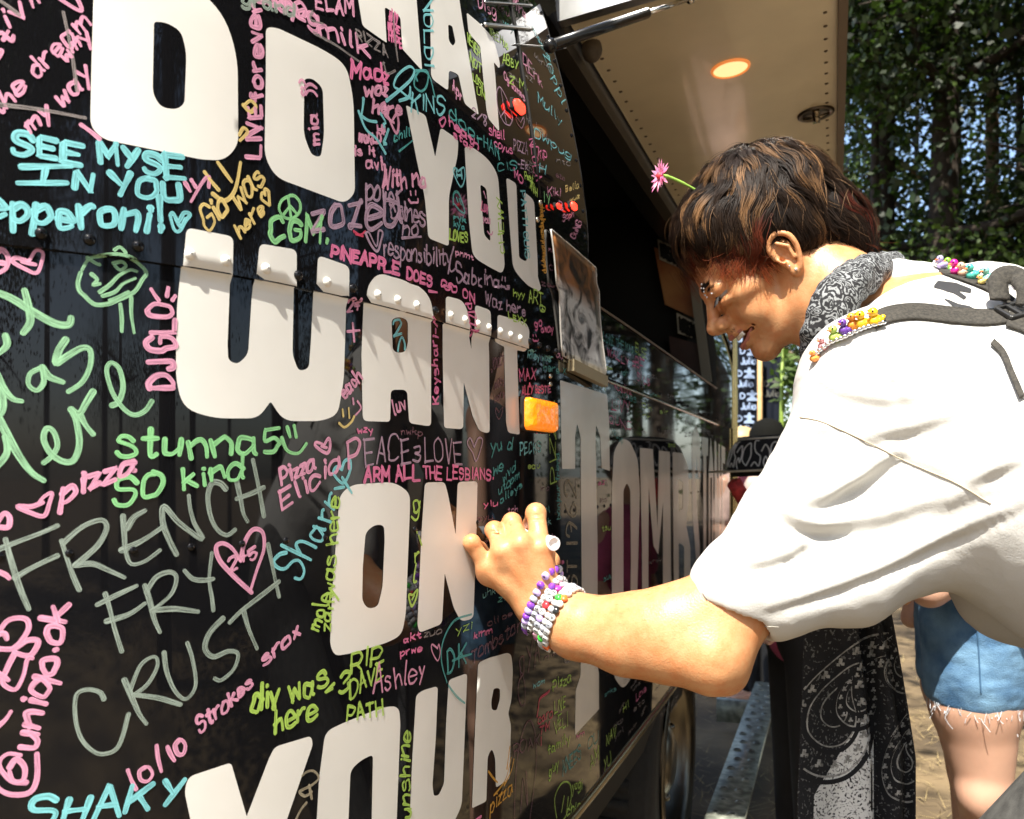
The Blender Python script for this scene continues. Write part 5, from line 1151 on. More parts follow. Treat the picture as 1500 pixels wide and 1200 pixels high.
# torso, other arm, legs
RE, RW = np.array([.64, 1.40, 1.20]), np.array([.555, 1.30, 1.07])
LK, RK = np.array([.445, 1.02, .54]), np.array([.80, 1.08, .55]); LH, RH = HIP+np.array([-.10, -.045, -.02]), HIP+np.array([.10, .045, -.02])
LA, RA = np.array([.62, .78, .09]), np.array([.90, .86, .09])
body = [rc(MS, HIP, .10, .11, .03), rc(LS+np.array([.01,.015,0]), RS, .04, .04, .03), rc(NB, MS, .06, .07, .04), rc(LH, RH, .11, .11, .05), rc(RS, RE, .05, .042, .02), rc(RE, RW, .04, .028, .02), rc(RW, RW+np.array([-.03, .02, -.07]), .026, .02, .02),
        rc(LH, LK, .085, .056, .02), rc(LK, LA, .052, .036, .02), rc(RH, RK, .085, .056, .02), rc(RK, RA, .052, .036, .02), ]
for q in range(4):
    a = RW+np.array([-.045+.012*q, .03-.01*q, -.075]); body.append(rc(a, a+np.array([-.012, .008, -.05-.012*(q in (1, 2))]), .0095, .008, .004))
body.append(rc(RW+np.array([-.02, .01, -.03]), RW+np.array([0.012, -.02, -.075]), .011, .009, .006))
for A in (LA, RA): body += [rc(A, A+np.array([-.09, .14, -.045]), .038, .03, .03)]
bv, bq = sdf_mesh(body, 0.004)
nv = np.concatenate([hv, av, bv]); nq = np.concatenate([hq_, aq+len(hv), bq+len(hv)+len(av)])
nv = relax(nv, nq, 1, 0.4)
man = empty('person', (0.66, 0.9, 0), 'bending man in a baggy white tee and patterned scarf writing on the truck', 'person')
body_o = mesh_np('body', nv, nq, M_SKIN, man)
BV_BODY = BVHTree.FromPolygons(nv.tolist(), nq.tolist())
# eyes, teeth, lips
b = MB()
for s in (1, -1): b.ball(Vector(hd(8.35, 1.05, 3.15*s)), 0.0120, 14, 10)
M_EYE = mat('eye_white', (0.30, 0.26, 0.24), 0.25); ey = b.build('eye', M_EYE, body_o)
b = MB()
for s in (1, -1):
    c = hd(9.45, 0.62, 3.15*s); b.lathe(Vector(c), Vector(hf*0.95-hu*.3), [(-.001, .0058), (.0015, .005), (.0022, .0001)], 14)
b.build('iris', mat('iris_dark', (0.02, 0.012, 0.008), 0.1), ey)
b = MB()
for k in range(-6, 7):
    s = k*0.36; f = 10.25-0.16*s*s*0.55
    c = Vector(hd(f, -5.05, s)); b.box(c, (0.0032, 0.0075 if abs(k) < 4 else .0062, 0.0033), Matrix([list(hf), list(hu), list(hs)]).transposed())
b.build('teeth', mat('tooth', (0.82, 0.78, 0.68), 0.2), body_o)
b = MB()
for (pts, r_) in (([(8.55, -4.62, 2.75), (9.9, -4.45, 1.75), (10.6, -4.35, .8), (11.05, -4.45, 0), (10.6, -4.35, -.8), (9.9, -4.45, -1.75), (8.55, -4.62, -2.75)], .0042), ([(8.5, -5.2, 2.75), (9.7, -6.05, 1.7), (10.3, -6.35, .8), (10.5, -6.4, 0), (10.3, -6.35, -.8), (9.7, -6.05, -1.7), (8.5, -5.2, -2.75)], .005)):
    P = crom([hd(*q) for q in pts], 4); n_ = len(P); b.tube([Vector(p) for p in P], [r_*(0.25+0.75*math.sin(math.pi*(0.06+0.88*i/(n_-1)))) for i in range(n_)], 8)
b.build('lips', mat('lip', (0.42, 0.15, 0.11), 0.35), body_o)
# skin tone wanders: redder patches, paler streaks
t = M_SKIN.node_tree; bs_ = t.nodes['Principled BSDF']; tc_ = t.nodes.new('ShaderNodeTexCoord'); n_a = t.nodes.new('ShaderNodeTexNoise'); n_a.inputs['Scale'].default_value = 55; n_a.inputs['Detail'].default_value = 6; n_a.inputs['Roughness'].default_value = .7
mx_ = t.nodes.new('ShaderNodeMix'); mx_.data_type = 'RGBA'; mx_.inputs[6].default_value = (.58, .235, .095, 1); mx_.inputs[7].default_value = (.60, .31, .145, 1)
mr_ = t.nodes.new('ShaderNodeMapRange'); mr_.inputs[1].default_value = .36; mr_.inputs[2].default_value = .6
t.links.new(tc_.outputs['Object'], n_a.inputs['Vector']); t.links.new(n_a.outputs[0], mr_.inputs[0]); t.links.new(mr_.outputs[0], mx_.inputs[0]); t.links.new(mx_.outputs[2], bs_.inputs['Base Color'])
vo_ = t.nodes.new('ShaderNodeTexVoronoi'); vo_.inputs['Scale'].default_value = 420; bp_ = t.nodes.new('ShaderNodeBump'); bp_.inputs['Strength'].default_value = .16; bp_.inputs['Distance'].default_value = .001
t.links.new(tc_.outputs['Object'], vo_.inputs['Vector']); t.links.new(vo_.outputs[0], bp_.inputs['Height']); old = bs_.inputs['Normal'].links[0].from_socket; t.links.new(old, bp_.inputs['Normal']); t.links.new(bp_.outputs[0], bs_.inputs['Normal'])
# ---------------------------------------------------------------- hair
def hairmesh(name, strands, m, parent):
    v = []; f = []; col = []
    for P, w_, c, nrm in strands:
        n = len(P); k = len(v)
        for i in range(n):
            t_ = (P[min(i+1, n-1)]-P[max(i-1, 0)]); t_ = t_/max(np.linalg.norm(t_), 1e-9); s_ = np.cross(t_, nrm); s_ = s_/max(np.linalg.norm(s_), 1e-9); ww = w_*(1-0.85*(i/(n-1))**1.5)
            up2 = np.cross(s_, t_)*ww*0.45
            v += [tuple(P[i]+s_*ww), tuple(P[i]+up2), tuple(P[i]-s_*ww)]; col += [tuple(c[min(i, len(c)-1)])]*3
        for i in range(n-1):
            a = k+3*i; f += [(a, a+3, a+4, a+1), (a+1, a+4, a+5, a+2)]
    me = bpy.data.meshes.new(name); me.from_pydata(v, [], f); ca = me.color_attributes.new('tint', 'FLOAT_COLOR', 'POINT')
    ca.data.foreach_set('color', np.array([(*c, 1) for c in col], np.float32).ravel()); return link(name, me, m, parent)
M_HAIR = mat('hair', (0.03, 0.018, 0.012), 0.5, spec=0.14)
t = M_HAIR.node_tree; at_ = t.nodes.new('ShaderNodeAttribute'); at_.attribute_name = 'tint'; t.links.new(at_.outputs[0], t.nodes['Principled BSDF'].inputs['Base Color'])
cap = [hel((-2.4, 4.9, 0), (10.9, 10.3, 9.2), 0), hel((3.4, 8.6, 0), (5.0, 4.3, 7.4), 2), hel((-8.8, -1.5, 0), (4.6, 5.6, 7.0), 2), hel((-8.6, -5.0, 0), (2.9, 3.4, 5.6), 1.5),
       hel((8.8, 0.2, 0), (6.4, 4.6, 14), 1.2, 'sub'), hel((4.6, -4.2, 0), (9.6, 5.0, 14), 1.5, 'sub'), hel((0.1, -0.9, 9.5), (2.2, 3.0, 3.0), 0.8, 'sub'), hel((0.1, -0.9, -9.5), (2.2, 3.0, 3.0), 0.8, 'sub')]
cv, cq = sdf_mesh(cap, 0.003); cv = relax(cv, cq, 2, .5)
me = bpy.data.meshes.new('hair'); me.from_pydata(cv.tolist(), [], cq.tolist()); ca_ = me.color_attributes.new('tint', 'FLOAT_COLOR', 'POINT'); ca_.data.foreach_set('color', np.tile(np.array([.010, .006, .004, 1], np.float32), len(cv)))
hair = link('hair', me, M_HAIR, body_o)
BV_CAP = BVHTree.FromPolygons(cv.tolist(), cq.tolist())
r_ = np.random.default_rng(5); fa = np.linalg.norm(np.cross(cv[cq[:, 1]]-cv[cq[:, 0]], cv[cq[:, 3]]-cv[cq[:, 0]]), axis=1); fa /= fa.sum()
strands = []; whorl = hd(-7.5, 13.2, 0)
def loc(p): d = (p-HO)*100; return float(d@hf), float(d@hu), float(d@hs)
def cap_at(p):
    q_, n_, _, _ = BV_CAP.find_nearest(Vector(p)); q_ = np.array(q_); n_ = np.array(n_)
    if np.dot(n_, q_-hd(-2, 4, 0)) < 0: n_ = -n_
    return q_, n_
def flow(p, n_):
    f, u, s = loc(p); d = p-whorl; d = d-n_*np.dot(d, n_); d /= max(np.linalg.norm(d), 1e-6)
    if u > 4 and f > 0: d = d+hf*0.6
    if f < -5 and u < 6: d = d-hu*1.0-hf*.1
    w1_ = noise.noise(Vector(p)*19); w2_ = noise.noise(Vector(p)*45+Vector((7, 3, 1)))
    d = d+np.cross(n_, d)*(1.15*w1_+.75*w2_); d = d-n_*np.dot(d, n_); return d/max(np.linalg.norm(d), 1e-6)
NLOCK = 1150
for k in range(NLOCK):
    q = cq[r_.choice(len(cq), p=fa)]; p = cv[q].mean(0); f, u, s = loc(p)
    if u < -3.5 and f > -5: continue
    if -2.4 < f < 2.2 and -4.5 < u < 2.0 and abs(s) > 5: continue
    L_ = r_.uniform(.045, .075)*(.8 if f > 3 else 1)*(.85 if u > 12 else 1); n_ = 9; hmax = r_.uniform(.003, .0085)*(1.25 if u > 8 else .8)
    guide = []; nrms = []; x = p.copy()
    for i in range(n_):
        c, nn_ = cap_at(x); t_ = i/(n_-1); h_ = hmax*math.sin(math.pi*min(1, .12+t_*.75))+.0006
        guide.append(c+nn_*h_); nrms.append(nn_); x = c+flow(c, nn_)*L_/(n_-1)
    G3 = [loc(g_) for g_ in guide[2:]]
    if any(-2.0 < g_[0] < 1.6 and -4.2 < g_[1] < 1.0 and abs(g_[2]) > 5.5 for g_ in G3): continue
    tone = r_.random(); base = np.array([.010, .006, .004])*(.6+.8*r_.random()); tip = np.array([.024, .014, .009])
    if tone < (.24 if u > 6 else .12): tip = np.array([.26, .14, .065])*(.5+.75*r_.random()); base = base*1.3
    if (u < 6.0 and -1.0 < f) or (u < 8.0 and f > 6.5): base = np.array([.045, .012, .007]); tip = np.array([.27, .055, .024])*(.45+.8*r_.random())
    if f < -9.5 and u < 1.5 and tone < .6: tip = np.array([.11, .02, .011])*(.5+r_.random())
    G_ = np.array(guide); side = np.cross(nrms[0], G_[1]-G_[0]); side /= max(np.linalg.norm(side), 1e-9)
    wl_ = r_.uniform(.0055, .0115)
    for m_ in range(36):
        a, b2 = r_.normal(0, 1), r_.normal(0, 1); ph_ = r_.normal(0, .4); fl_ = 1 if r_.random() < .88 else 2.6; ln = r_.uniform(.75, 1.05); P = []
        for i in range(n_):
            t_ = i/(n_-1); tt = t_*ln*(n_-1); i0 = min(int(tt), n_-2); c = G_[i0]+(G_[i0+1]-G_[i0])*(tt-i0)
            sp_ = wl_*(1-.72*t_)*fl_**t_; wv_ = .0009*math.sin(7*t_+ph_*3)*t_
            P.append(c+side*(a*sp_*.6+wv_)+nrms[i0]*(b2*sp_*.28*(.4+t_*.6)+(.0022*t_ if fl_ > 1 else 0)))
        j_ = .75+.5*r_.random(); cols = [(base+(tip-base)*min(1, max(0, (i/(n_-1)-.15)*1.5)))*j_ for i in range(n_)]
        strands.append((np.array(P), .00046*(.7+.6*r_.random()), cols, nrms[0]))
# loose flyaways
for k in range(900):
    q = cq[r_.choice(len(cq), p=fa)]; p = cv[q].mean(0); f, u, s = loc(p)
    if (u < -2 and f > -5) or (-3.2 < f < 1.8 and -4 < u < 4.2 and abs(s) > 5): continue
    x = p.copy(); P = []; L_ = r_.uniform(.03, .055); h0 = r_.uniform(.004, .011); cu_ = r_.normal(0, .5)
    for i in range(7):
        c, nn_ = cap_at(x); t_ = i/6; P.append(c+nn_*(h0*math.sin(math.pi*min(1, .15+.7*t_)))); d_ = flow(c, nn_); d_ = d_+np.cross(nn_, d_)*cu_; x = c+d_/np.linalg.norm(d_)*L_/6
    c1 = np.array([.20, .12, .065])*r_.uniform(.15, 1.2); strands.append((np.array(P), .0005, [c1*.4+(c1*.6)*i/6 for i in range(7)], nn_))
# sideburn wisps in front of the ear and at the nape
for k in range(1300):
    if k < 800: f0 = r_.uniform(1.2, 7.0); p = hd(f0, 3.4+r_.uniform(-1, 2.0)+0.12*f0, 6.6+r_.uniform(-.3, .9)-0.03*f0*f0); d = -hu*1.0+hf*r_.normal(0.1, .35)+hs*0.05; L_ = r_.uniform(.03, .066)*(1 if f0 < 4.5 else .55); c1 = np.array([.20, .048, .022])
    elif k < 1000: p = hd(-6.5+r_.normal(0, 1.6), -5+r_.uniform(-1.5, 2), r_.uniform(-5.5, 6.2)); d = -hu*1.0-hf*.15+hs*r_.normal(0, .15); L_ = r_.uniform(.03, .055); c1 = np.array([.05, .02, .012])
    else: p = hd(8.6+r_.normal(0, .8), 7.6+r_.normal(0, .7), r_.uniform(-6, 6.5)); d = -hu*.95+hf*.22+hs*r_.normal(0, .25); L_ = r_.uniform(.03, .055); c1 = np.array([.22, .05, .022])
    nrm = hs if k < 1000 else hf
    P = []; x = p.copy(); dd = d/np.linalg.norm(d); cu_ = r_.normal(0, .12)
    for i in range(7): P.append(x.copy()); dd = dd+np.cross(nrm, dd)*cu_-nrm*.02; dd /= np.linalg.norm(dd); x = x+dd*L_/6
    c1 = c1*(0.5+.8*r_.random()); strands.append((np.array(P), 0.0005, [np.array([.03, .01, .006])+(c1-.02)*i/6 for i in range(7)], nrm))
hairmesh('strands', strands, M_HAIR, hair)
# eyebrow and lashes
st = []
for k in range(420):
    s = r_.uniform(1.2, 5.4); sg = 1 if k % 3 else -1
    p = hd(10.45-0.06*s*s*.5-0.02*s, 3.0+0.25*math.sin(s)+r_.normal(0, .22), s*sg); d = hs*sg*0.8+hu*.35-hf*.25; P = np.array([p+d*0.0085*i/3+hf*.0008 for i in range(4)]); nr_ = BV_BODY.find_nearest(Vector(P[0])); P = P+(np.array(nr_[0])-P[0])+(hf*.8+hu*.3)*.0006; st.append((P, .0005, [np.array([.010, .006, .005])]*4, hf))
for k in range(200):
    s = r_.uniform(1.7, 4.9); sg = 1 if k % 2 else -1; p = hd(9.98-0.10*(s-3)**2, 0.72, s*sg); d = hf*.8-hu*.75+hs*sg*(s-3)*.25; P = np.array([p+d*.009*i/3 for i in range(4)]); st.append((P, .00045, [np.array([.008, .005, .004])]*4, hs))
for k in range(60):
    s = r_.uniform(.5, 2.6); sg = 1 if k % 2 else -1; p = hd(10.75-.1*s*s*.6, -3.75+r_.normal(0, .15), s*sg); d = -hu*.8+hs*sg*.4; P = np.array([p+d*.004*i/2 for i in range(3)]); st.append((P, .0003, [np.array([.06, .03, .02])]*3, hf))
hairmesh('eyebrow', st, M_HAIR, body_o)
b = MB()
for (f, u, s) in ((10.25, 3.3, 3.1), (10.1, 3.0, 3.5), (10.2, 2.7, 2.7), (10.35, 1.9, 2.4), (10.3, 2.3, 2.2), (10.0, 3.6, 3.7), (9.9, 1.7, 4.3)): b.ball(Vector(hd(f, u, s)), .0014, 8, 6)
b.build('face_gem', mat('gem', (0.9, 0.9, 0.92), 0.08, metal=0.6), body_o)
b = MB(); b.ball(Vector(hd(*er(-0.1, -2.5, 8.05))), 0.0024, 10, 8); b.ball(Vector(hd(*er(.3, -1.5, 8.0))), 0.0015, 8, 6)
tag(b.build('ear_stud', mat('stud', (0.9, 0.88, 0.85), 0.1, metal=0.8)), 'tiny pale stud in the bending man\'s ear lobe', 'earring')
# fine hair along the forearm
st = []
for k in range(420):
    a_, b_ = V3(852, 918, 1.018), V3(1040, 950, .94); t_ = r_.random(); c = a_+(b_-a_)*t_; th = r_.uniform(0, 6.28); ax_ = (b_-a_)/np.linalg.norm(b_-a_); e1 = np.cross(ax_, [0, 1, 0]); e1 /= np.linalg.norm(e1); e2 = np.cross(ax_, e1); rd = e1*math.cos(th)+e2*math.sin(th)
    h = BV_BODY.ray_cast(Vector(c+rd*.12), Vector(-rd), .12)
    if h[0] is None: continue
    p = np.array(h[0]); d = -ax_*.9+rd*.45+np.array([0, 0, -.35])+r_.normal(0, .2, 3); d /= np.linalg.norm(d); L_ = r_.uniform(.004, .009); st.append((np.array([p, p+d*L_*.5, p+(d-rd*.3)*L_]), .0001, [np.array([.25, .13, .06])]*3, rd))
hairmesh('arm_hair', st, M_HAIR, body_o)
# ---------------------------------------------------------------- shirt
D = [V3(1445, 694, 1.03), V3(1338, 762, 1.0), V3(1240, 838, 0.98), V3(1135, 872, 0.955)]
shirt = [rc(LS+np.array([.01, .01, .0]), RS, .072, .074, 0), rc(LS, V3(1158, 770, .985), .070, .056, .02), rc(V3(1158, 770, .985), V3(1082, 868, .955), .056, .050, .02),
         rc(LS, D[0], .08, .085, .03), rc(D[0], D[1], .085, .075, .04), rc(D[1], D[2], .075, .058, .03), rc(D[2], D[3], .058, .044, .02), rc(D[3], V3(1082, 862, .955), .044, .050, .02),
         rc(MS+np.array([.0, -.02, -.05]), (MS+HIP)/2, .14, .16, .05), rc((MS+HIP)/2, HIP+np.array([0, 0, .02]), .16, .155, .05), rc(LS, (MS+HIP)/2+np.array([-.05, -.05, 0]), .07, .10, .05),
         rc(RS, (MS+HIP)/2+np.array([.05, .05, 0]), .07, .10, .05), rc(np.array([.575, 1.16, 1.22]), np.array([.615, 1.10, 1.035]), .10, .06, .04), rc(np.array([.615, 1.10, 1.035]), np.array([.70, 1.0, .99]), .055, .06, .03), rc(RS, RE+np.array([0,0,.03]), .07, .075, .03), rc(NB+np.array([.035,-.012,-.012]), MS, .045, .06, .03), rc(V3(1312, 436, 1.165), V3(1425, 446, 1.2), .050, .048, .02),
         rc(V3(1052, 930, .945), V3(1110, 850, .958), .045, .040, .004, 'sub'),         rc(V3(1000, 990, .935), V3(1100, 990, .94), .042, .042, .006, 'sub'),
         rc(hd(-4, -5, 0), NB+np.array([-.01, .0, 0.0]), .06, .058, .01, 'sub')]
sv, sq = sdf_mesh(shirt, 0.0032); sv = relax(sv, sq, 3, .5)
# folds: creases drawn where the cloth is dragged between shoulder, elbow and back
def px_of(v): return np.stack([750+F*v[:, 0]/v[:, 1], 690-F*(v[:, 2]-H)/v[:, 1]], 1)
me_t = bpy.data.meshes.new('tmp'); me_t.from_pydata(sv.tolist(), [], sq.tolist()); nn = np.empty(len(sv)*3); me_t.vertices.foreach_get('normal', nn); nn = nn.reshape(-1, 3); bpy.data.meshes.remove(me_t)
if np.mean(nn[:, 2][sv[:, 2] > np.percentile(sv[:, 2], 99)]) < 0: nn = -nn
q2 = px_of(sv); disp = np.zeros(len(sv)); front = np.clip((0.45-nn[:, 1])/0.6, 0, 1)
FOLDS = [([(1168, 752), (1215, 742), (1260, 718), (1300, 690), (1330, 668)], 13, .0085, 22), ([(1118, 744), (1150, 768), (1200, 786), (1270, 778), (1330, 760), (1390, 735)], 11, .0095, 24),
         ([(1080, 832), (1110, 836), (1160, 822), (1205, 796)], 8, .0055, 18), ([(1150, 690), (1165, 706), (1190, 716)], 8, .004, 16), ([(1138, 700), (1160, 660), (1200, 640), (1235, 640)], 8, .005, 16),
         ([(1255, 655), (1320, 645), (1370, 630), (1420, 612)], 10, .0035, 20), ([(1150, 800), (1230, 812), (1300, 790), (1400, 750), (1500, 700)], 14, .0045, 26), ([(1420, 720), (1460, 700), (1500, 682)], 9, .005, 18),
         ([(1185, 560), (1230, 590), (1300, 600), (1370, 590)], 12, .003, 22), ([(1120, 905), (1200, 880), (1300, 842), (1400, 794), (1520, 742)], 10, .005, 18),
         ([(1225, 500), (1260, 520), (1300, 560), (1320, 600)], 10, .003, 18), ([(1380, 480), (1420, 520), (1440, 570), (1440, 640)], 12, .003, 22), ([(1170, 610), (1205, 618), (1260, 642), (1330, 676), (1400, 706), (1452, 738)], 4, .0012, 6)]
for poly, wv, dep, rdg in FOLDS:
    wv, rdg = (wv*.9, rdg*.95) if wv > 5 else (wv, rdg)
    C = np.array(crom(poly, 10)); 
    d2 = np.full(len(sv), 1e9); ti = np.zeros(len(sv), int)
    for i, c in enumerate(C):
        dd = np.hypot(q2[:, 0]-c[0], q2[:, 1]-c[1]); m = dd < d2; d2[m] = dd[m]; ti[m] = i
    tt = ti/(len(C)-1); amp = np.sin(np.pi*tt)**.8
    # crease below, roll of cloth above it
    T_ = np.gradient(C, axis=0); sgn = np.sign((q2[:, 0]-C[ti, 0])*(-T_[ti, 1])+(q2[:, 1]-C[ti, 1])*T_[ti, 0])
    disp += 1.25*front*amp*(-dep*np.exp(-(d2/wv)**2)+0.62*dep*np.exp(-((d2-rdg*.85)/(rdg*.5))**2)*(sgn < 0)*(1-np.exp(-(d2/(rdg*.5))**2)))
nz = np.array([noise.fractal(Vector(p)*9, 1.0, 2.0, 3) for p in sv]); nz2 = np.array([noise.noise(Vector((p[0]*34, p[1]*14, p[2]*26))) for p in sv])
sv = sv+nn*(disp+0.0022*nz)[:, None]; sv = relax(sv, sq, 1, .5); sv = sv+nn*(0.0006*nz2)[:, None]
AXS = (V3(1082, 868, .955)-LS); AXS /= np.linalg.norm(AXS); al_ = (sv-LS)@AXS
nz3 = np.array([noise.fractal(Vector((p[0]*26+a*18, p[2]*26-a*18, p[1]*20+a*10)), 1.0, 2.0, 3) for p, a in zip(sv, al_)])
sv = sv+nn*(0.0011*np.abs(nz3)*-1)[:, None]; sv = relax(sv, sq, 1, .4)
shirt_o = mesh_np('shirt', sv, sq, M_TEE, man)
BV = BVHTree.FromPolygons(sv.tolist(), sq.tolist())
def on_shirt(px, py, off=0.001, bvh=None):
    o = Vector((0, 0, H)); d = Vector(((px-750)/F, 1, (690-py)/F)).normalized()
    h = (bvh or BV).ray_cast(o, d)
    if h[0] is None: return None
    n = h[1]; n = n if n.dot(d) < 0 else -n
    return h[0]+n*off, n
def ribbon_on(C, wpx, off, m, name, parent, thick=0.0018, n=40, nw=6, bvh=None):
    """a strap lying on the cloth along a photo-pixel path"""
    P = crom(C, 12); P = [P[int(i)] for i in np.linspace(0, len(P)-1, n)]; rows = []
    for i, p in enumerate(P):
        t_ = P[min(i+1, len(P)-1)]-P[max(i-1, 0)]; t_ = t_/np.linalg.norm(t_); s_ = np.array([-t_[1], t_[0]]); row = []
        for k in range(nw+1):
            q = p+s_*wpx*(k/nw-.5); h = on_shirt(q[0], q[1], off, bvh); row.append(h)
        good = [h for h in row if h is not None]
        if not good: continue
        ym = float(np.median([h[0].y for h in good]))
        rows.append([(pt(*(p+s_*wpx*(k/nw-.5)), ym) if h is None else h[0]) for k, h in enumerate(row)])
    # smooth along the length so that the webbing bridges small folds
    A = np.array([[list(q) for q in r] for r in rows])
    for it in range(6): A[1:-1] = 0.5*A[1:-1]+0.25*(A[:-2]+A[2:])
    b = MB(); m_ = A.shape[1]; b.add([tuple(q) for q in A.reshape(-1, 3)], [(j*m_+i, j*m_+i+1, (j+1)*m_+i+1, (j+1)*m_+i) for j in range(len(A)-1) for i in range(m_-1)])
    o = b.build(name, m, parent); md = o.modifiers.new('thickness', 'SOLIDIFY'); md.thickness = thick; md.offset = 0; return o, A
seam = [(1172, 612), (1205, 619), (1260, 643), (1330, 677), (1400, 707), (1452, 738)]
hm_ = [on_shirt(*q, 0.0010) for q in crom(seam, 8)]; hp_ = np.array([list(h[0]) for h in hm_ if h])
b = MB(); b.tube([Vector(q) for q in hp_], 0.0007, 6, caps=False); b.build('shoulder_seam', mat('seam_thread', (0.45, 0.38, 0.28), 0.9), shirt_o)
hem_ = [on_shirt(*q, 0.0008) for q in crom([(1030, 868), (1052, 898), (1085, 914), (1140, 918)], 8)]; hem_ = [h[0] for h in hem_ if h]
if len(hem_) > 3: b = MB(); b.tube(hem_, .0005, 5, caps=False); b.build('sleeve_stitching', mat('hem_thread', (.36, .34, .29), .9), shirt_o)
# dark letters on the back of the tee
M_PRINT = mat('black_print', (0.02, 0.02, 0.022), 0.7)
def decal(polys, name, m, parent, off=0.0008):
    b = MB()
    for poly in polys:
        vs = [Vector(q) for q in rounded(poly, 1.5, 2)]; n0 = len(vs); ed = [(i, (i+1) % n0) for i in range(n0)]
        xs_ = [p.x for p in vs]; ys_ = [p.y for p in vs]
        for x in np.arange(min(xs_), max(xs_), 3):
            for y in np.arange(min(ys_), max(ys_), 3):
                if inside([tuple(q) for q in vs[:n0]], x, y): vs.append(Vector((x, y)))
        Vv, E2, Fc, _, _, _ = delaunay_2d_cdt(vs, ed, [], 1, 1e-6)
        H3 = [on_shirt(q.x, q.y, off) for q in Vv]; ys = [h[0].y for h in H3 if h]
        if not ys: continue
        b.add([tuple(h[0]) if h else tuple(pt(q.x, q.y, float(np.median(ys)))) for h, q in zip(H3, Vv)], [tuple(f) for f in Fc])
    return b.build(name, m, parent)
decal([[(1368,419),(1374,412),(1400,415),(1423,424),(1422,430),(1404,427),(1416,436),(1412,440),(1396,430),(1388,428),(1368,422)], [(1382,438),(1390,440),(1404,446),(1420,449),(1436,458),(1428,458),(1408,451),(1396,450)]], 'back_print', M_PRINT, shirt_o)
# ---------------------------------------------------------------- trousers and shoes
M_JEAN = mat('washed_black_denim', (0.10, 0.098, 0.09), 0.9, nscale=60, namt=0.25, bump=0.25, bscale=500)
tr = [rc(LH, RH, .125, .125, 0), rc(HIP, HIP+np.array([-.02, .03, .06]), .13, .13, .05), rc(LH, LK, .105, .082, .02), rc(LK, LA, .08, .072, .02), rc(RH, RK, .105, .082, .02), rc(RK, RA, .08, .072, .02)]
tv, tq = sdf_mesh(tr, .005); tv = relax(tv, tq, 2)
mesh_np('trousers', tv, tq, M_JEAN, man)
b = MB()
for A in (LA, RA):
    d = Vector((-.54, .84, 0)); rm = Matrix((d, Vector((-d.y, d.x, 0)), Vector((0, 0, 1)))).transposed()
    b.ball(Vector(A)+d*.07+Vector((0, 0, -.045)), (.145, .052, .05), 16, 10, rm); b.box(Vector(A)+d*.07+Vector((0, 0, -.08)), (.26, .09, .02), rm)
b.build('shoe', mat('shoe_black', (0.03, .03, .03), .5), man)
# ---------------------------------------------------------------- scarf: a rolled band at the neck and its long hanging end
def paisley_mat(vs=70, wt=.55, lo_=1.62, hi_=2.0, ns=330, lc=(.24, .25, .255), name='scarf_cotton'):
    m = mat(name, (0.012, 0.012, 0.013), 0.9); t = m.node_tree; bs = t.nodes['Principled BSDF']
    tc = t.nodes.new('ShaderNodeTexCoord'); vo = t.nodes.new('ShaderNodeTexVoronoi'); vo.feature = 'SMOOTH_F1'; vo.inputs['Scale'].default_value = vs; vo.inputs['Randomness'].default_value = 0.8
    nz_ = t.nodes.new('ShaderNodeTexNoise'); nz_.inputs['Scale'].default_value = 14; nz_.inputs['Distortion'].default_value = 1.0
    vm = t.nodes.new('ShaderNodeVectorMath'); vm.operation = 'MULTIPLY_ADD'; vm.inputs[1].default_value = (.05, .05, .05)
    t.links.new(nz_.outputs[1], vm.inputs[0]); t.links.new(tc.outputs['Object'], vm.inputs[2]); t.links.new(tc.outputs['Object'], nz_.inputs['Vector']); t.links.new(vm.outputs[0], vo.inputs['Vector'])
    ml = t.nodes.new('ShaderNodeMath'); ml.operation = 'MULTIPLY'; ml.inputs[1].default_value = 44; t.links.new(vo.outputs[0], ml.inputs[0])
    sn = t.nodes.new('ShaderNodeMath'); sn.operation = 'SINE'; t.links.new(ml.outputs[0], sn.inputs[0])
    n2 = t.nodes.new('ShaderNodeTexNoise'); n2.inputs['Scale'].default_value = ns; n2.inputs['Detail'].default_value = 3; t.links.new(tc.outputs['Object'], n2.inputs['Vector'])
    ad = t.nodes.new('ShaderNodeMath'); ad.operation = 'MULTIPLY_ADD'; ad.inputs[1].default_value = wt; t.links.new(sn.outputs[0], ad.inputs[0])
    m2 = t.nodes.new('ShaderNodeMath'); m2.operation = 'MULTIPLY'; m2.inputs[1].default_value = 3.2; t.links.new(n2.outputs[0], m2.inputs[0]); t.links.new(m2.outputs[0], ad.inputs[2])
    r_ = t.nodes.new('ShaderNodeMapRange'); r_.inputs[1].default_value = lo_; r_.inputs[2].default_value = hi_; t.links.new(ad.outputs[0], r_.inputs[0])
    mx = t.nodes.new('ShaderNodeMix'); mx.data_type = 'RGBA'; mx.inputs[6].default_value = (.012, .012, .014, 1); mx.inputs[7].default_value = (*lc, 1); t.links.new(r_.outputs[0], mx.inputs[0]); t.links.new(mx.outputs[2], bs.inputs['Base Color']); return m
M_SCARF = paisley_mat(); M_HANG = paisley_mat(34, .22, 1.92, 2.2, 260, (.16, .16, .155), 'scarf_print'); M_SUN_PATCH = paisley_mat(60, .25, 1.05, 1.55, 300, (.75, .75, .72), 'scarf_sun_patch')
sc_pts = [(1196, 540, 1.10, .016), (1203, 505, 1.075, .021), (1212, 470, 1.06, .0235), (1228, 436, 1.06, .024), (1250, 412, 1.09, .024), (1282, 398, 1.15, .022), (1302, 392, 1.22, .021)]
C = crom([(*pt(x, y, Y_), r_) for x, y, Y_, r_ in sc_pts], 6)
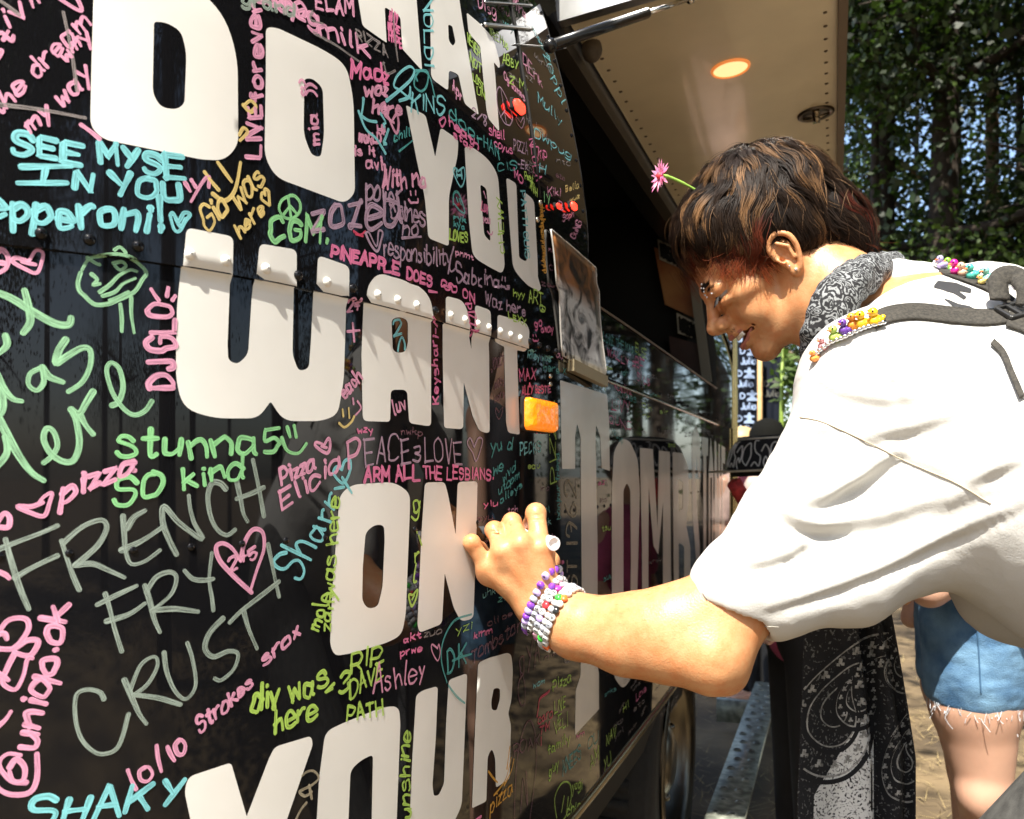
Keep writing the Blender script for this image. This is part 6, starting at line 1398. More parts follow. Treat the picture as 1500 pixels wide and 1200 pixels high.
back = [(*pt(1302, 392, 1.22), .021), (.52, 1.28, 1.40, .022), (.47, 1.31, 1.36, .022), (.435, 1.25, 1.32, .02), (*pt(1196, 540, 1.10), .016)]
C = C+crom(back, 6)[1:]
prims = [rc(C[i][:3], C[i+1][:3], C[i][3], C[i+1][3], .006) for i in range(len(C)-1)]
sv2, sq2 = sdf_mesh(prims, .0025)
ang = np.array([noise.noise(Vector((p[0]*22+p[2]*60, p[1]*22, p[2]*22-p[0]*50))) for p in sv2])
me_t = bpy.data.meshes.new('tmp'); me_t.from_pydata(sv2.tolist(), [], sq2.tolist()); n2 = np.empty(len(sv2)*3); me_t.vertices.foreach_get('normal', n2); n2 = n2.reshape(-1, 3); bpy.data.meshes.remove(me_t)
cen = np.array([c[:3] for c in C]); dd = np.array([cen[np.argmin(((cen-p)**2).sum(1))] for p in sv2]); sg = np.sign(((sv2-dd)*n2).sum(1).mean())
sv2 = sv2+n2*sg*(ang*.0045)[:, None]
scarf = mesh_np('scarf', sv2, sq2, M_SCARF, man)
# hanging length
nx, ny = 90, 110; v = []
for j in range(ny+1):
    t_ = j/ny; z = 1.26-0.80*t_; wl = 1199-34*min(1, t_*1.6)**.8; wr = 1236+(1352-1236)*min(1, t_*1.7)**.7+14*t_
    for i in range(nx+1):
        s_ = i/nx; px = wl+(wr-wl)*s_; Yb = 1.145+0.02*math.sin(s_*3)
        fold = 0.016*math.sin(s_*s_*15+0.6*math.sin(t_*3))*(s_**1.2)*min(1, t_*2)+(0.035 if s_ > .66 else 0.035*max(0, (s_-.60)/.06))*min(1, t_*3)
        fold += .004*math.sin(9*s_+7*t_)
        Y_ = Yb+fold; v.append(((px-750)/F*1.15, Y_, z-0.01*math.sin(s_*4)))
b = MB(); b.add(v, [(j*(nx+1)+i, j*(nx+1)+i+1, (j+1)*(nx+1)+i+1, (j+1)*(nx+1)+i) for j in range(ny) for i in range(nx)])
hang = b.build('hanging_end', M_HANG, scarf); md = hang.modifiers.new('t', 'SOLIDIFY'); md.thickness = .0008; md.offset = 0
BVH = BVHTree.FromPolygons(v, b.f)
# printed teardrops and dotted borders of the paisley, lying on the cloth
pb = MB()
M_PAIS = mat('paisley_print', (.46, .45, .42), .9, nscale=150, namt=.3); M_PAIK = mat('paisley_black', (.010, .010, .012), .9)
def cloth_line(C, wpx, closed, off, mi):
    P = crom(C, 8, closed); 
    if closed: P.append(P[0])
    rows = []
    for i, p in enumerate(P):
        t_ = P[min(i+1, len(P)-1)]-P[max(i-1, 0)]; L_ = np.linalg.norm(t_); t_ = t_/max(L_, 1e-6); s_ = np.array([-t_[1], t_[0]])*wpx/2
        a, c = on_shirt(*(p+s_), off, BVH), on_shirt(*(p-s_), off, BVH)
        if a is None or c is None: rows.append(None)
        else: rows.append((a[0], c[0]))
    for i in range(len(rows)-1):
        if rows[i] and rows[i+1]: pb.add([rows[i][0], rows[i][1], rows[i+1][1], rows[i+1][0]], [(0, 1, 2, 3)], mi)
def tear(cx_, cy_, s, rot, mir=1):
    base = [(0, 1.0), (.42, .8), (.55, .35), (.45, -.1), (.2, -.55), (-.12, -.95), (-.45, -1.1), (-.2, -.75), (-.28, -.3), (-.5, .1), (-.55, .5), (-.38, .85)]
    o = []
    for (x, y) in base:
        x *= mir; o.append((cx_+s*(x*math.cos(rot)-y*math.sin(rot)), cy_+s*(x*math.sin(rot)+y*math.cos(rot))))
    return o
def teardrop(cx_, cy_, s, rot, mir=1):
    for f_, w_, mi in ((1.0, 7, 1), (.93, 3, 0), (.62, 6, 1), (.55, 2.2, 0), (.3, 2, 0)): cloth_line(tear(cx_, cy_, s*f_, rot, mir), w_*min(1, s/90+.25), True, .0009+.0002*mi+.0003*(1-f_), mi)
    T = crom(tear(cx_, cy_, s*.78, rot, mir), 5, True)
    for k in range(0, len(T), 3):
        a = T[k]
        for q in ((0, 0), (4, 2), (-3, 3), (1, -4)):
            c = a+np.array(q)*min(1, s/110); cloth_line([tuple(c+np.array([-2.6, 0])*min(1, s/100)), tuple(c+np.array([2.6, .5])*min(1, s/100))], 4.4*min(1, s/100), False, .0016, 0)
teardrop(1225, 1030, 118, 0.30, -1); teardrop(1262, 1010, 60, 0.35, -1); teardrop(1330, 960, 60, .1); teardrop(1325, 1110, 70, -.1, -1)
cloth_line([(1172, 930), (1200, 905), (1240, 895), (1290, 880)], 6, False, .0012, 1); pass
pb.build('paisley_motif', [M_PAIS, M_PAIK], hang)
# sunlit patch on the scarf, painted as a pale speckled decal
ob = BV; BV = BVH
decal([[(1188, 1290), (1192, 1165), (1206, 1140), (1222, 1116), (1240, 1086), (1258, 1060), (1274, 1048), (1280, 1060), (1280, 1290)]], 'painted_sun_patch', M_SUN_PATCH, hang, .0007); BV = ob
# ---------------------------------------------------------------- backpack straps with buckle
M_WEB = mat('webbing', (.052, .046, .036), .8, nscale=300, namt=.3, bump=.5, bscale=700)
bag = empty('backpack_harness', (0.62, 1.05, 1.3), 'dark grey strap harness with a plastic buckle across the bending man\'s back', 'harness')
ribbon_on([(1278, 476), (1300, 464), (1340, 459), (1390, 464), (1440, 468), (1478, 464)], 22, .003, M_WEB, 'strap', bag)
ribbon_on([(1476, 470), (1500, 478), (1540, 500), (1600, 540)], 24, .004, M_WEB, 'strap', bag)
ribbon_on([(1376, 396), (1410, 408), (1450, 424), (1482, 446)], 12, .003, M_WEB, 'strap', bag)
ribbon_on([(1452, 505), (1468, 520), (1482, 550), (1498, 585)], 9, .004, M_WEB, 'strap', bag)
h = on_shirt(1484, 462, .006)
if h:
    p, n_ = h; tx = (pt(1500, 455, p.y)-pt(1470, 468, p.y)); tx = (tx-n_*tx.dot(n_)).normalized(); ty = n_.cross(tx)
    M3 = Matrix((tx, ty, n_)).transposed(); b = MB(); px1 = p.y/F
    for sy in (-1, 1): b.box(p+ty*sy*17*px1, (38*px1, 6*px1, .005), M3)
    for sx_ in (-1, 0, 1): b.box(p+tx*sx_*17*px1, (6*px1, 36*px1, .005), M3)
    o = b.build('buckle', mat('black_plastic', (.03, .03, .03), .35), bag, smooth=False); md = o.modifiers.new('b', 'BEVEL'); md.width = .0012; md.segments = 2
    b = MB(); P = [p+tx*(20*px1)+n_*.002, p+tx*(30*px1)+ty*(18*px1)+n_*.016, p+tx*(26*px1)+ty*(46*px1)+n_*.024, p+tx*(2*px1)+ty*(44*px1)+n_*.022, p-tx*(10*px1)+ty*(20*px1)+n_*.008]
    b.tube([Vector(q) for q in crom(P, 6)], .0115, 10, flat=.2, upv=n_); b.build('strap_loop', M_WEB, bag)
# ---------------------------------------------------------------- hair clips with little ducks
def duck_proto(colr, name):
    b = MB(); b.ball((0, 0, 0), (.0080, .0062, .0058), 14, 10); b.ball((-.0075, 0, .003), (.0032, .003, .002), 8, 6, Matrix.Rotation(R(35), 3, 'Y')); b.ball((.0045, 0, .0085), .0045, 14, 10)
    for s in (-1, 1): b.ball((-.001, .0055*s, .0012), (.0042, .0014, .0030), 8, 6)
    m_ = mat('duck_'+name, colr, .25, coat=.4, sss=0.0)
    bk = MB(); bk.ball((.0092, 0, .0077), (.0026, .0024, .0011), 8, 6); ee = MB()
    for s in (-1, 1): ee.ball((.0075, .0028*s, .0098), .0010, 8, 6)
    return b, bk, ee, m_
M_BEAK = mat('duck_beak', (.8, .16, .04), .3); M_DEYE = mat('duck_eye', (.01, .01, .01), .2)
DUCKS = [(1206, 507, 'pale pink', (.72,.32,.34), 'toy duck lowest on the row beside the scarf', .8), (1224, 494, 'lime', (.45,.62,.12), 'toy duck second from the scarf', 1), (1238, 484, 'purple', (.14,.05,.32), 'toy duck in the middle of the shoulder row', .95), (1251, 476, 'orange', (.85,.30,.03), 'toy duck below the two yellow ones', 1), (1264, 474, 'golden yellow', (.85,.50,.02), 'toy duck with dark brow next to the orange one', 1.08), (1283, 470, 'bright yellow', (.9,.55,.02), 'toy duck at the top end of the shoulder row', 1.1), (1193, 525, 'amber', (.85,.32,.06), 'toy blob at the edge of the scarf', .7),
         (1381, 388, 'lavender', (.48,.40,.72), 'toy duck first on the far shoulder row', 1), (1392, 391, 'grass green', (.25,.55,.05), 'toy duck on the far shoulder', 1), (1402, 396, 'magenta', (.72,.02,.28), 'toy duck on the far shoulder', 1.1), (1412, 399, 'peach', (.85,.50,.35), 'toy duck on the far shoulder', 1), (1425, 403, 'teal', (.08,.48,.38), 'toy duck on the far shoulder', 1.1), (1448, 407, 'aqua', (.25,.62,.55), 'toy duck on the far shoulder', 1.1), (1472, 411, 'pale lilac', (.58,.40,.66), 'toy duck second last on the far shoulder', 1.1), (1494, 416, 'dusky mauve', (.52,.34,.56), 'toy duck at the end of the far shoulder row', 1.1), (1461, 416, 'small lemon', (.85,.62,.10), 'toy duck low on the far shoulder', .7), (1438, 412, 'tiny butter', (.85,.66,.2), 'toy duck low on the far shoulder beside the teal one', .65)]
for k, (px, py, cn, colr, rest, sc_) in enumerate(DUCKS):
    h = on_shirt(px, py+9, .004)
    if h is None or h[0].y > 1.6: p = pt(px, py, 1.18 if px > 1300 else 1.06); n_ = Vector((0, -.3, 1)).normalized()
    else: p = pt(px, py, h[0].y); n_ = h[1]
    b, bk, ee, m_ = duck_proto(colr, cn.replace(' ', '_'))
    yaw = 2.6 if px < 1300 else 2.9
    X = Vector((math.cos(yaw), math.sin(yaw)*-0.6, -.12)).normalized(); Z = (Vector((0.12, -.25, 1))); Z = (Z-X*Z.dot(X)).normalized(); M3 = Matrix((X, Z.cross(X), Z)).transposed()
    e = empty('toy_duck', p, cn+' '+rest, 'toy duck', 'toy ducks clipped to the straps')
    for nm, bb, mm in (('duck_body', b, m_), ('beak', bk, M_BEAK), ('eye', ee, M_DEYE)):
        bb.v = [tuple(p+M3 @ (Vector(q)*sc_*(1.05 if px < 1300 else .95))) for q in bb.v]; bb.build(nm, mm, e)
M_SILV = mat('silver_clip', (.75, .76, .78), .15, metal=1)
def clip(C, label):
    b = MB(); P = crom(C, 8); Q = []
    for p in P:
        h = on_shirt(p[0], p[1], .004)
        if h: Q.append(h[0])
    if len(Q) < 3: return
    Q = [Q[0]]+[(Q[i-1]+Q[i]+Q[i+1])/3 for i in range(1, len(Q)-1)]+[Q[-1]]
    b.tube(Q, .004, 8, flat=.4); n = len(Q)
    for i in range(0, n, 2): b.ball(Q[i]+Vector((0, -.003, .001)), (.0038, .0025, .0025), 8, 6)
    tag(b.build('hair_clip', M_SILV), label, 'hair clip', 'silver clips holding the ducks')
clip([(1196, 524), (1215, 508), (1240, 497), (1265, 486), (1292, 478)], 'silver clip under the ducks at the bending man\'s neck')
clip([(1366, 390), (1390, 400), (1425, 411), (1460, 419), (1498, 426)], 'silver clip under the ducks on the bending man\'s far shoulder')
# ---------------------------------------------------------------- flower in the hair
a = pt(1018, 278, 1.20); c = pt(984, 261, 1.19); d = pt(968, 258, 1.185)
fl = empty('flower', a, 'pink daisy on a green stem stuck in the man\'s fringe', 'flower')
b = MB(); b.tube([Vector(q) for q in crom([pt(1040, 296, 1.21), a, c, d], 6)], [.0017]*9+[.0022]*5+[.0028]*5, 8); b.build('stem', mat('stem_green', (.28, .48, .08), .5), fl)
ax = (d-c).normalized(); o1 = ax.orthogonal().normalized(); o2 = ax.cross(o1); b = MB(); r_ = random.Random(2)
for k in range(34):
    th = k*2*math.pi/17+r_.uniform(-.1, .1); e = o1*math.cos(th)+o2*math.sin(th); l = .021*r_.uniform(.8, 1.1); s_ = ax.cross(e)*.0026; q = d+ax*(.001*(k % 3)); bend = ax*r_.uniform(-.003, .007)
    b.add([q+e*.003, q+e*l*.55+s_+bend*.4, q+e*l+bend, q+e*l*.55-s_+bend*.4], [(0, 1, 2, 3)])
b.build('petals', mat('petal_pink', (.85, .16, .42), .5, nscale=60, col2=(.9, .45, .62)), fl, smooth=False)
b = MB(); b.ball(d+ax*.0015, .0052, 10, 8); b.build('flower_centre', mat('flower_red', (.75, .05, .07), .6), fl)
# ---------------------------------------------------------------- marker in the hand
tip = Vector(surf(np.array([upx(742)]), np.array([H+(690-778)/F*Ypx(742)]), .002)[0]); tail = pt(812, 797, 1.015); dv = (tail-tip).normalized()
pen = empty('marker', tip, 'white chalk marker held in the fist against the truck', 'marker')
b = MB(); L_ = (tail-tip).length
b.lathe(tip, dv, [(0.012, .0035), (.022, .005), (.03, .0085), (L_-.008, .0085), (L_-.001, .0083), (L_, .0075), (L_-.0015, .0058), (L_-.003, .004), (L_-.003, .0001)], 24); b.build('barrel', mat('pen_white', (.82, .82, .84), .25), pen)
b = MB(); b.lathe(tip, dv, [(0, .0015), (.003, .003), (.013, .0033)], 14); b.build('nib', mat('nib_pink', (.8, .3, .5), .6), pen)
# ---------------------------------------------------------------- bead bracelets round the wrist
axw = Vector(V3(846, 918, 1.018)-WR).normalized(); w1 = Vector((0, -1, 0)); w1 = (w1-axw*w1.dot(axw)).normalized(); w2 = axw.cross(w1)
BEADC = {'white': (.58,.58,.58), 'clear': (.42,.44,.50), 'purple': (.22,.05,.5), 'lilac': (.5,.38,.75), 'black': (.015,.015,.015), 'orange': (.85,.16,.03), 'green': (.05,.6,.06), 'magenta': (.6,.05,.35), 'red': (.7,.03,.04), 'pink': (.85,.45,.6)}
BM = {k: mat('bead_'+k, c, .12, coat=.5) for k, c in BEADC.items()}
bead_me = {}
def bead_mesh(kind, colr):
    if (kind, colr) in bead_me: return bead_me[(kind, colr)]
    b = MB()
    if kind == 'pony': b.lathe((-.0, 0, 0), (1, 0, 0), [(-.0028, .0014), (-.003, .0028), (-.0016, .0042), (.0016, .0042), (.003, .0028), (.0028, .0014)], 12)
    elif kind == 'disc': b.lathe((0, 0, 0), (0, 0, 1), [(-.0019, .0001), (-.0019, .0032), (-.0012, .0037), (.0012, .0037), (.0019, .0032), (.0019, .0001)], 14)
    else: b.box((0, 0, 0), (.0062, .0062, .0062))
    me = bpy.data.meshes.new('bead'); me.from_pydata(b.v, [], b.f)
    if kind == 'cube': bm = bmesh.new(); bm.from_mesh(me); bmesh.ops.bevel(bm, geom=bm.edges[:], offset=.001, segments=2, affect='EDGES'); bm.to_mesh(me); bm.free()
    me.materials.append(BM[colr]); me.polygons.foreach_set('use_smooth', [True]*len(me.polygons)); bead_me[(kind, colr)] = me; return me
def letter_mesh(ch):
    if ('L', ch) in bead_me: return bead_me[('L', ch)]
    b = MB(); st, mx = gl(ch)
    for k, P in enumerate(st):
        q = [Vector(((x-mx/2)*.00026, (y-5)*.00026, .0033+.00004*k)) for x, y in P]; n = len(q)
        for i in range(n-1):
            t_ = q[i+1]-q[i]
            if t_.length < 1e-7: continue
            s_ = Vector((-t_.y, t_.x, 0)).normalized()*.00042; b.add([q[i]+s_, q[i]-s_, q[i+1]-s_, q[i+1]+s_], [(0, 1, 2, 3)])
    me = bpy.data.meshes.new('letter'); me.from_pydata(b.v, [], b.f); me.materials.append(M_PRINT); bead_me[('L', ch)] = me; return me
BRAC = [(.001, .0345, 'purple and lilac pony bead bracelet nearest the hand', ['purple', 'lilac', 'purple', 'lilac', 'clear', 'purple'], 'pony', ''),
        (.0095, .036, 'white letter cube bracelet with one black bead', ['white', 'white', 'white', 'white', 'white', 'black'], 'cube', 'STAYWILDAND'),
        (.0175, .0365, 'bracelet of flat white letter beads beside magenta ones', ['white', 'lilac', 'clear', 'white', 'pink', 'magenta', 'white', 'clear', 'red'], 'disc', 'LOVEYOU'),
        (.0255, .0372, 'white and clear bracelet with orange and green beads', ['white', 'white', 'clear', 'white', 'green', 'white', 'clear', 'white', 'white', 'black', 'orange', 'clear'], 'pony', ''),
        (.0332, .0378, 'bracelet of white discs closest to the elbow with an orange bead', ['white', 'clear', 'white', 'white', 'white', 'orange', 'white', 'black', 'white', 'white'], 'disc', 'PIZZA')]
for bi, (off, rr, label, seq, kind, word) in enumerate(BRAC):
    c = Vector(WR)+axw*off; e = empty('bracelet', c, label, 'bracelet', 'bead bracelets on the wrist'); per = 2*math.pi*rr; n = int(per/(.0074 if kind != 'disc' else .0083)); tilt = .18*math.sin(bi*1.7)
    sr = random.Random(bi)
    for k in range(n):
        th = 2*math.pi*k/n; rad = w1*math.cos(th)+w2*math.sin(th); tg = -w1*math.sin(th)+w2*math.cos(th)
        # sit on the skin: find the wrist's own radius in this direction
        o = c+axw*(tilt*.012*math.cos(th+bi)); hh = BV_BODY.ray_cast(o+rad*.09, -rad, .09); r0 = rr if hh[0] is None else min(max((hh[0]-o).length, .026), .045)
        p = o+rad*(r0+.0036)
        cc = seq[k % len(seq)] if kind != 'cube' else sr.choice(['white']*7+['black', 'purple', 'clear'])
        kd = kind if kind != 'disc' else 'disc'
        bd = bpy.data.objects.new('bead', bead_mesh(kd, cc)); COL.objects.link(bd)
        M4 = Matrix((tg, axw, rad)).transposed().to_4x4() if kd != 'pony' else Matrix((tg, axw, rad)).transposed().to_4x4()
        M4 = M4 @ Matrix.Diagonal((1.14, 1.14, 1.14, 1)); M4.translation = p-c; bd.parent = e; bd.matrix_local = M4
        if kd in ('cube', 'disc') and cc in ('white', 'clear') and word and math.cos(th) > -.2:
            lt = bpy.data.objects.new('letter', letter_mesh(word[k % len(word)])); COL.objects.link(lt); lt.parent = bd
            if kd == 'disc': lt.matrix_local = Matrix.Translation((0, 0, -.0013))
# ============================================================ OTHER PEOPLE
def fringe(C, n, l, m, parent, seed, name='frayed_threads'):
    b = MB(); q = random.Random(seed)
    for k in range(n):
        c = Vector(C[q.randrange(len(C))])+Vector((q.gauss(0, .004), q.gauss(0, .004), q.gauss(0, .002))); L_ = l*q.uniform(.3, 1.3)*(2.6 if q.random() < .06 else 1); P = [c]; d = Vector((q.gauss(0, .25), q.gauss(0, .25), -1))
        for i in range(4): d = d+Vector((q.gauss(0, .25), q.gauss(0, .25), 0)); P.append(P[-1]+d.normalized()*L_/4)
        b.tube(P, .0007, 4, caps=False)
    return b.build(name, m, parent)
M_SKIN2 = mat('fair_skin', (0.62, 0.36, 0.25), 0.45, nscale=18, namt=.05, sss=.1)
g = empty('person', (0.98, 1.88, 0), 'person in frayed blue denim shorts standing behind the bending man', 'person')
YG = 1.86
hipc = V3(1432, 815, YG); th0 = V3(1432, 880, YG); th1 = V3(1428, 1030, YG); kn = V3(1442, 1160, YG); an = np.array([kn[0]+.02, YG+.01, .07]); o2_ = np.array([.06, .16, 0])
chest = np.array([hipc[0]-.02, YG+.09, 1.25]); hdc = np.array([hipc[0]-.04, YG+.10, 1.44])
sh1, sh2 = chest+np.array([-.02, -.15, .06]), chest+np.array([.02, .15, .06]); elb = V3(1362, 862, 1.74); wri = V3(1425, 838, 1.72)
pr = [rc(hipc+np.array([0, .08, 0]), chest, .12, .11, .03), rc(th0, th1, .098, .088, .02), rc(th1, kn, .088, .053, .02), rc(kn, an, .052, .034, .02), rc(th0+o2_, th1+o2_, .098, .088, .02), rc(th1+o2_, kn+o2_, .088, .053, .02), rc(kn+o2_, an+o2_, .052, .034, .02),
      rc(chest, hdc+np.array([0, 0, -.06]), .05, .045, .02), el(hdc, (.085, .07, .105), None, .02), rc(sh1, sh2, .05, .05, .03), rc(sh1, elb, .044, .036, .01), rc(elb, wri, .036, .026, .01), rc(wri, wri+np.array([.05, 0, -.03]), .022, .018, .01), rc(sh2, sh2+np.array([.05, .05, -.28]), .044, .034, .01), rc(sh2+np.array([.05, .05, -.28]), sh2+np.array([-.02, .02, -.48]), .034, .026, .01),
      el(kn+np.array([-.02, -.02, .0]), (.04, .04, .045), None, .02)]
for A in (an, an+o2_): pr.append(rc(A, A+np.array([-.14, -.02, -.045]), .034, .026, .02))
for q in range(4): pr.append(rc(wri+np.array([.05, -.02+.013*q, -.03]), wri+np.array([.10, -.025+.015*q, -.05-.004*q]), .0085, .0075, .003))
pr += [el(hdc+np.array([-.085, 0, -.01]), (.018, .012, .02), None, .01), el(hdc+np.array([-.06, 0, -.075]), (.03, .03, .025), None, .02)]
v, q = sdf_mesh(pr, .005); v = relax(v, q, 1); gb = mesh_np('body', v, q, M_SKIN2, g)
pr = [el(hdc+np.array([.02, 0, .02]), (.095, .085, .105), None, 0), rc(hdc+np.array([.06, 0, 0]), hdc+np.array([.09, .0, -.22]), .07, .05, .03), el(hdc+np.array([-.09, 0, -.03]), (.06, .09, .085), None, .02, 'sub')]
v, q = sdf_mesh(pr, .006); mesh_np('hair', v, q, mat('brown_hair', (.08, .045, .025), .5, bump=.6, bscale=160), gb)
pr = [rc(hipc+np.array([0, .08, .05]), chest, .13, .122, .03), rc(sh1+np.array([0,.03,0]), sh2-np.array([0,.03,0]), .055, .055, .03)]
v, q = sdf_mesh(pr, .006); mesh_np('tank_top', v, q, mat('dark_top', (.03, .03, .035), .9), g)
# denim shorts
M_DEN = mat('blue_denim', (0.17, 0.32, 0.48), 0.85, nscale=14, col2=(0.045, 0.125, 0.25), bump=.8, bscale=420, detail=12)
pr = [rc(hipc+np.array([0, .0, .02]), hipc+o2_*.9+np.array([0, 0, .02]), .112, .112, 0), rc(th0, th1+np.array([0, 0, .05]), .112, .103, .03), rc(th0+o2_, th1+o2_+np.array([0, 0, .05]), .112, .103, .03), el(th1+np.array([0, 0.08, -.10]), (.3, .3, .115), None, .004, 'sub'), el(hipc+np.array([0, .08, .22]), (.3, .3, .115), None, .004, 'sub')]
v, q = sdf_mesh(pr, .004); v = relax(v, q, 1)
nzv = np.array([noise.fractal(Vector((p[0]*12, p[1]*12, p[2]*22)), 1, 2, 3) for p in v]); v = v+(v-np.array([th0[0], YG+.05, 0]))*np.array([1, 1, 0])*(nzv*.03)[:, None]
so_ = mesh_np('shorts', v, q, M_DEN, g)
BS = BVHTree.FromPolygons(v.tolist(), q.tolist())
zmin = v[:, 2].min(); rim = [tuple(p) for p in v if p[2] < zmin+.012+.0]
hemv = v[(v[:, 2] < zmin+.016)]
fringe([tuple(p) for p in hemv], 420, .02, mat('white_thread', (.62, .66, .70), .9), so_, 4)
def on(px, py, off, B): 
    h = B.ray_cast(Vector((0, 0, H)), Vector(((px-750)/F, 1, (690-py)/F)).normalized()); 
    return None if h[0] is None else h[0]-Vector(((px-750)/F, 1, (690-py)/F)).normalized()*off
for C in ([(1425, 840), (1430, 900), (1434, 960), (1437, 1015)], [(1366, 856), (1390, 872), (1424, 876)], [(1440, 862), (1450, 900), (1478, 915), (1500, 905)]):
    P = [on(*c, .001, BS) for c in crom(C, 10)]; P = [p for p in P if p is not None]
    if len(P) > 2: b = MB(); b.tube(P, .0016, 6, caps=False); b.build('stitched_seam', mat('denim_seam', (.05, .13, .24), .8), so_)
# ---- simple standing figures further off
def figure(px, Y, ztop, facing, shirt_c, hair_c, label, hairlen=.0, trouser=(.010, .010, .012), skin=None):
    x = (px-750)/F*Y; s = ztop/1.72; e = empty('person', (x, Y, 0), label, 'person'); skin = skin or M_SKIN2
    fx, fy = math.cos(facing), math.sin(facing); Lf = np.array([-fy, fx, 0]); Fw = np.array([fx, fy, 0]); O_ = np.array([x, Y, 0])
    def q(f, l, z): return O_+(Fw*f+Lf*l)*s+np.array([0, 0, z*s])
    pr = [rc(q(0, 0, .95), q(0, 0, 1.32), .12*s, .12*s, .03), rc(q(0, 0, 1.4), q(0.01, 0, 1.52), .05*s, .05*s, .02), el(q(.015, 0, 1.60), np.array([.095, .075, .115])*s, np.array([Fw, Lf, [0, 0, 1]]), .02), el(q(.03, 0, 1.53), np.array([.065, .055, .055])*s, np.array([Fw, Lf, [0, 0, 1]]), .02), el(q(.115, 0, 1.585), np.array([.02, .013, .025])*s, None, .01)]
    for k in (-1, 1):
        pr += [rc(q(0, .16*k, 1.38), q(0, .20*k, 1.10), .045*s, .036*s, .02), rc(q(0, .20*k, 1.10), q(.14, .15*k, .97), .036*s, .026*s, .01), rc(q(0, .09*k, .92), q(.01, .10*k, .48), .085*s, .052*s, .02), rc(q(.01, .10*k, .48), q(0, .10*k, .08), .052*s, .035*s, .02), rc(q(0, .10*k, .05), q(.15, .11*k, .035), .035*s, .028*s, .02), el(q(.0, .077*k, 1.59), np.array([.02, .012, .03])*s, None, .006)]
        for j in range(4): pr.append(rc(q(.15, (.15-.018*(j-1.5))*k, .96), q(.20, (.14-.018*(j-1.5))*k, .92), .010*s, .008*s, .004))
    v, f = sdf_mesh(pr, .007); b0 = mesh_np('body', v, f, skin, e)
    pr = [el(q(-.015, 0, 1.635), np.array([.105, .088, .10])*s, None, 0)]+([rc(q(-.06, 0, 1.6), q(-.07, 0, 1.6-hairlen), .075*s, .06*s, .03)] if hairlen else [])+[el(q(.11, 0, 1.55), np.array([.07, .1, .09])*s, None, .02, 'sub')]
    v, f = sdf_mesh(pr, .007); mesh_np('hair', v, f, mat('hair_far', hair_c, .5, bump=.6, bscale=150), b0)
    b = MB()
    for k in (-1, 1): b.ball(Vector(q(.098, .034*k, 1.605)), .011*s, 8, 6)
    b.build('eye', M_DEYE, b0)
    pr = [rc(q(0, 0, .93), q(0, 0, 1.33), .135*s, .135*s, .03)]+[rc(q(0, .13*k, 1.37), q(0, .19*k, 1.17), .062*s, .055*s, .03) for k in (-1, 1)]
    v, f = sdf_mesh(pr, .008); mesh_np('top', v, f, mat('top', shirt_c, .85, nscale=20), e)
    pr = [rc(q(0, -.07, .93), q(0, .07, .93), .125*s, .125*s, 0)]+[rc(q(0, .09*k, .9), q(0, .10*k, .12), .10*s, .06*s, .02) for k in (-1, 1)]
    v, f = sdf_mesh(pr, .009); mesh_np('trousers', v, f, mat('trousers', trouser, .85, nscale=20), e)
    return e, q, s
figure(1084, 4.6, 1.40, R(200), (.30, .06, .08), (.55, .38, .17), 'blonde person standing behind the wide patterned hat', .16)
e, q, s = figure(1122, 4.4, 1.40, R(195), (.60, .42, .36), (.03, .02, .015), 'person in dark cap and orange sunglasses under the black banner', .0)
b = MB(); 
for k in (-1, 1): b.ball(Vector(q(.105, .036*k, 1.605)), (.012, .034, .022), 10, 8)
b.box(Vector(q(.09, 0, 1.612)), (.02, .15, .012)); tag(b.build('sunglasses', mat('orange_lens', (.45, .13, .02), .15, coat=.5)), 'orange sunglasses on the person under the banner', 'sunglasses')
b = MB(); b.lathe(Vector(q(-.01, 0, 1.64)), (0, 0, 1), [(0, .11*s), (.04, .108*s), (.085, .08*s), (.105, .03*s), (.108, .0001)], 24); b.ball(Vector(q(.11, 0, 1.645)), (.09*s, .07*s, .012), 14, 8); tag(b.build('cap', mat('dark_cap', (.006, .006, .005), .9, spec=.1)), 'dark cap on the person with orange sunglasses', 'cap')
YH = 2.7; e, q, s = figure(1172, YH, 1.27, R(185), (.55, .10, .22), (.05, .03, .02), 'person under a wide black hat with white line drawings', .0, skin=M_SKIN2)
hc = pt(1128, 690, YH); hat = empty('hat', hc, 'wide brimmed black hat covered in white line drawings', 'hat')
tl = Matrix.Rotation(R(-3), 3, 'Y')
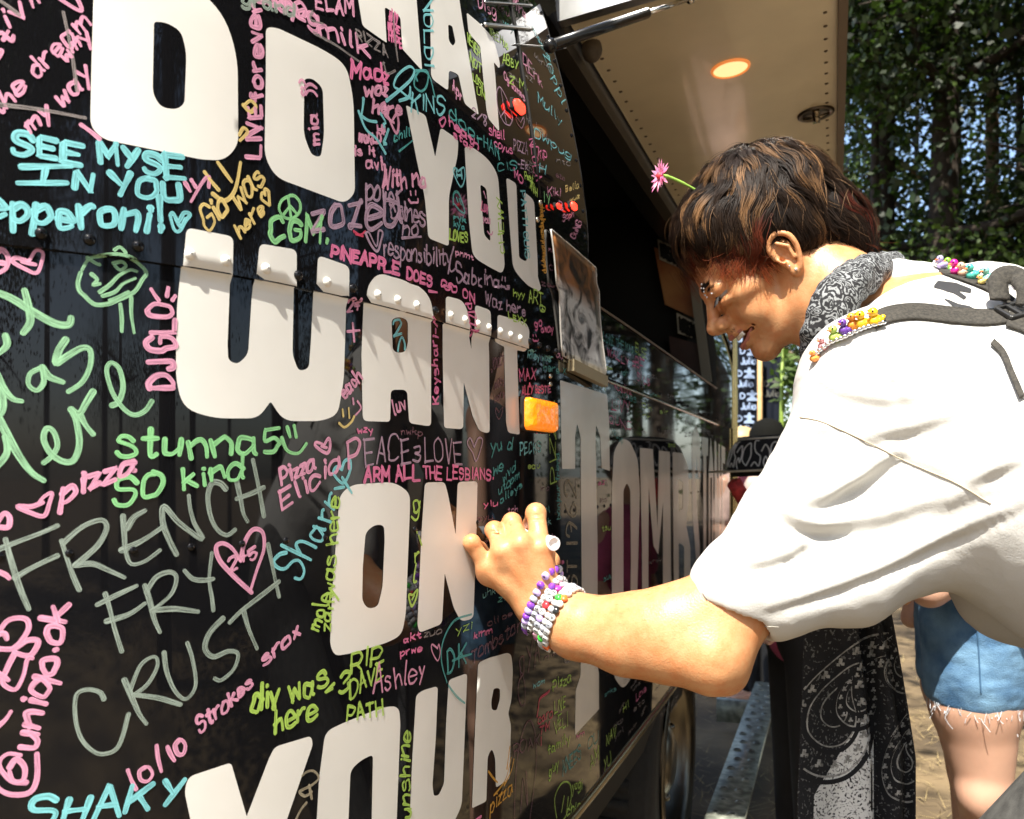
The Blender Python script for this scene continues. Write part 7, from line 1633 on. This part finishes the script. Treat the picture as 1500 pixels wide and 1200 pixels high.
b = MB(); b.lathe(hc, tl @ Vector((0, 0, 1)), [(0.003, .115), (.003, .180), (.0055, .183), (.008, .180), (.008, .118)], 48); b.build('brim', mat('hat_cream', (.62, .56, .44), .8), hat)
crown_p = [(.0085, .126), (.035, .124), (.07, .112), (.098, .09), (.108, .06), (.110, .0001)]
b = MB(); b.lathe(hc, tl @ Vector((0, 0, 1)), crown_p, 48); b.build('hat_crown', mat('hat_black', (.012, .013, .018), .8), hat)
b = MB(); b.lathe(hc, tl @ Vector((0, 0, 1)), [(.001, .118), (-.012, .117), (-.012, .10), (.002, .1)], 40); b.build('sweatband', M_DARK, hat)
b = MB(); b.lathe(hc, tl @ Vector((0, 0, 1)), [(.097, .0925), (.1, .0925), (.1025, .086)], 40); b.build('hat_piping', mat('hat_piping', (.7, .66, .58), .7), hat)
b = MB(); qr = random.Random(8)
def cp(a, h): 
    hs_ = [c[0] for c in crown_p]; rs_ = [c[1] for c in crown_p]; r1 = float(np.interp(h, hs_, rs_))+.0012
    return hc+tl @ Vector((math.cos(a)*r1, math.sin(a)*r1, h))
for k in range(26):
    a0 = math.pi+k*math.pi*2/26; C = []
    kind = k % 3
    if kind == 0: C = [(0, .02), (.10, .05), (.05, .085), (-.08, .075), (-.10, .04), (0, .02)]
    elif kind == 1: C = [(-.1, .018), (-.02, .03), (.06, .018), (.1, .045), (0, .06), (-.06, .09), (.05, .092)]
    else: C = [(-.09, .06), (0, .08), (.08, .06), (.05, .03), (0, .045), (-.05, .028), (-.02, .012)]
    P = crom(C, 6); b.tube([cp(a0+p[0]*1.15, p[1]) for p in P], .0019, 5, caps=False)
b.build('line_drawing', mat('chalk_white', (.75, .75, .74), .8), hat)
# striped red wristband and raised forearm of the person under the hat
b = MB(); p0, p1 = pt(1078, 712, 2.55), pt(1104, 756, 2.6)
b.tube([p0+(p1-p0)*t_ for t_ in np.linspace(-.1, .5, 6)], .022, 12); tag(b.build('red_bandana', mat('red_stripe', (.6, .05, .05), .8, nscale=60, col2=(.25, .02, .02))), 'red striped bandana hanging below the hat brim', 'bandana')
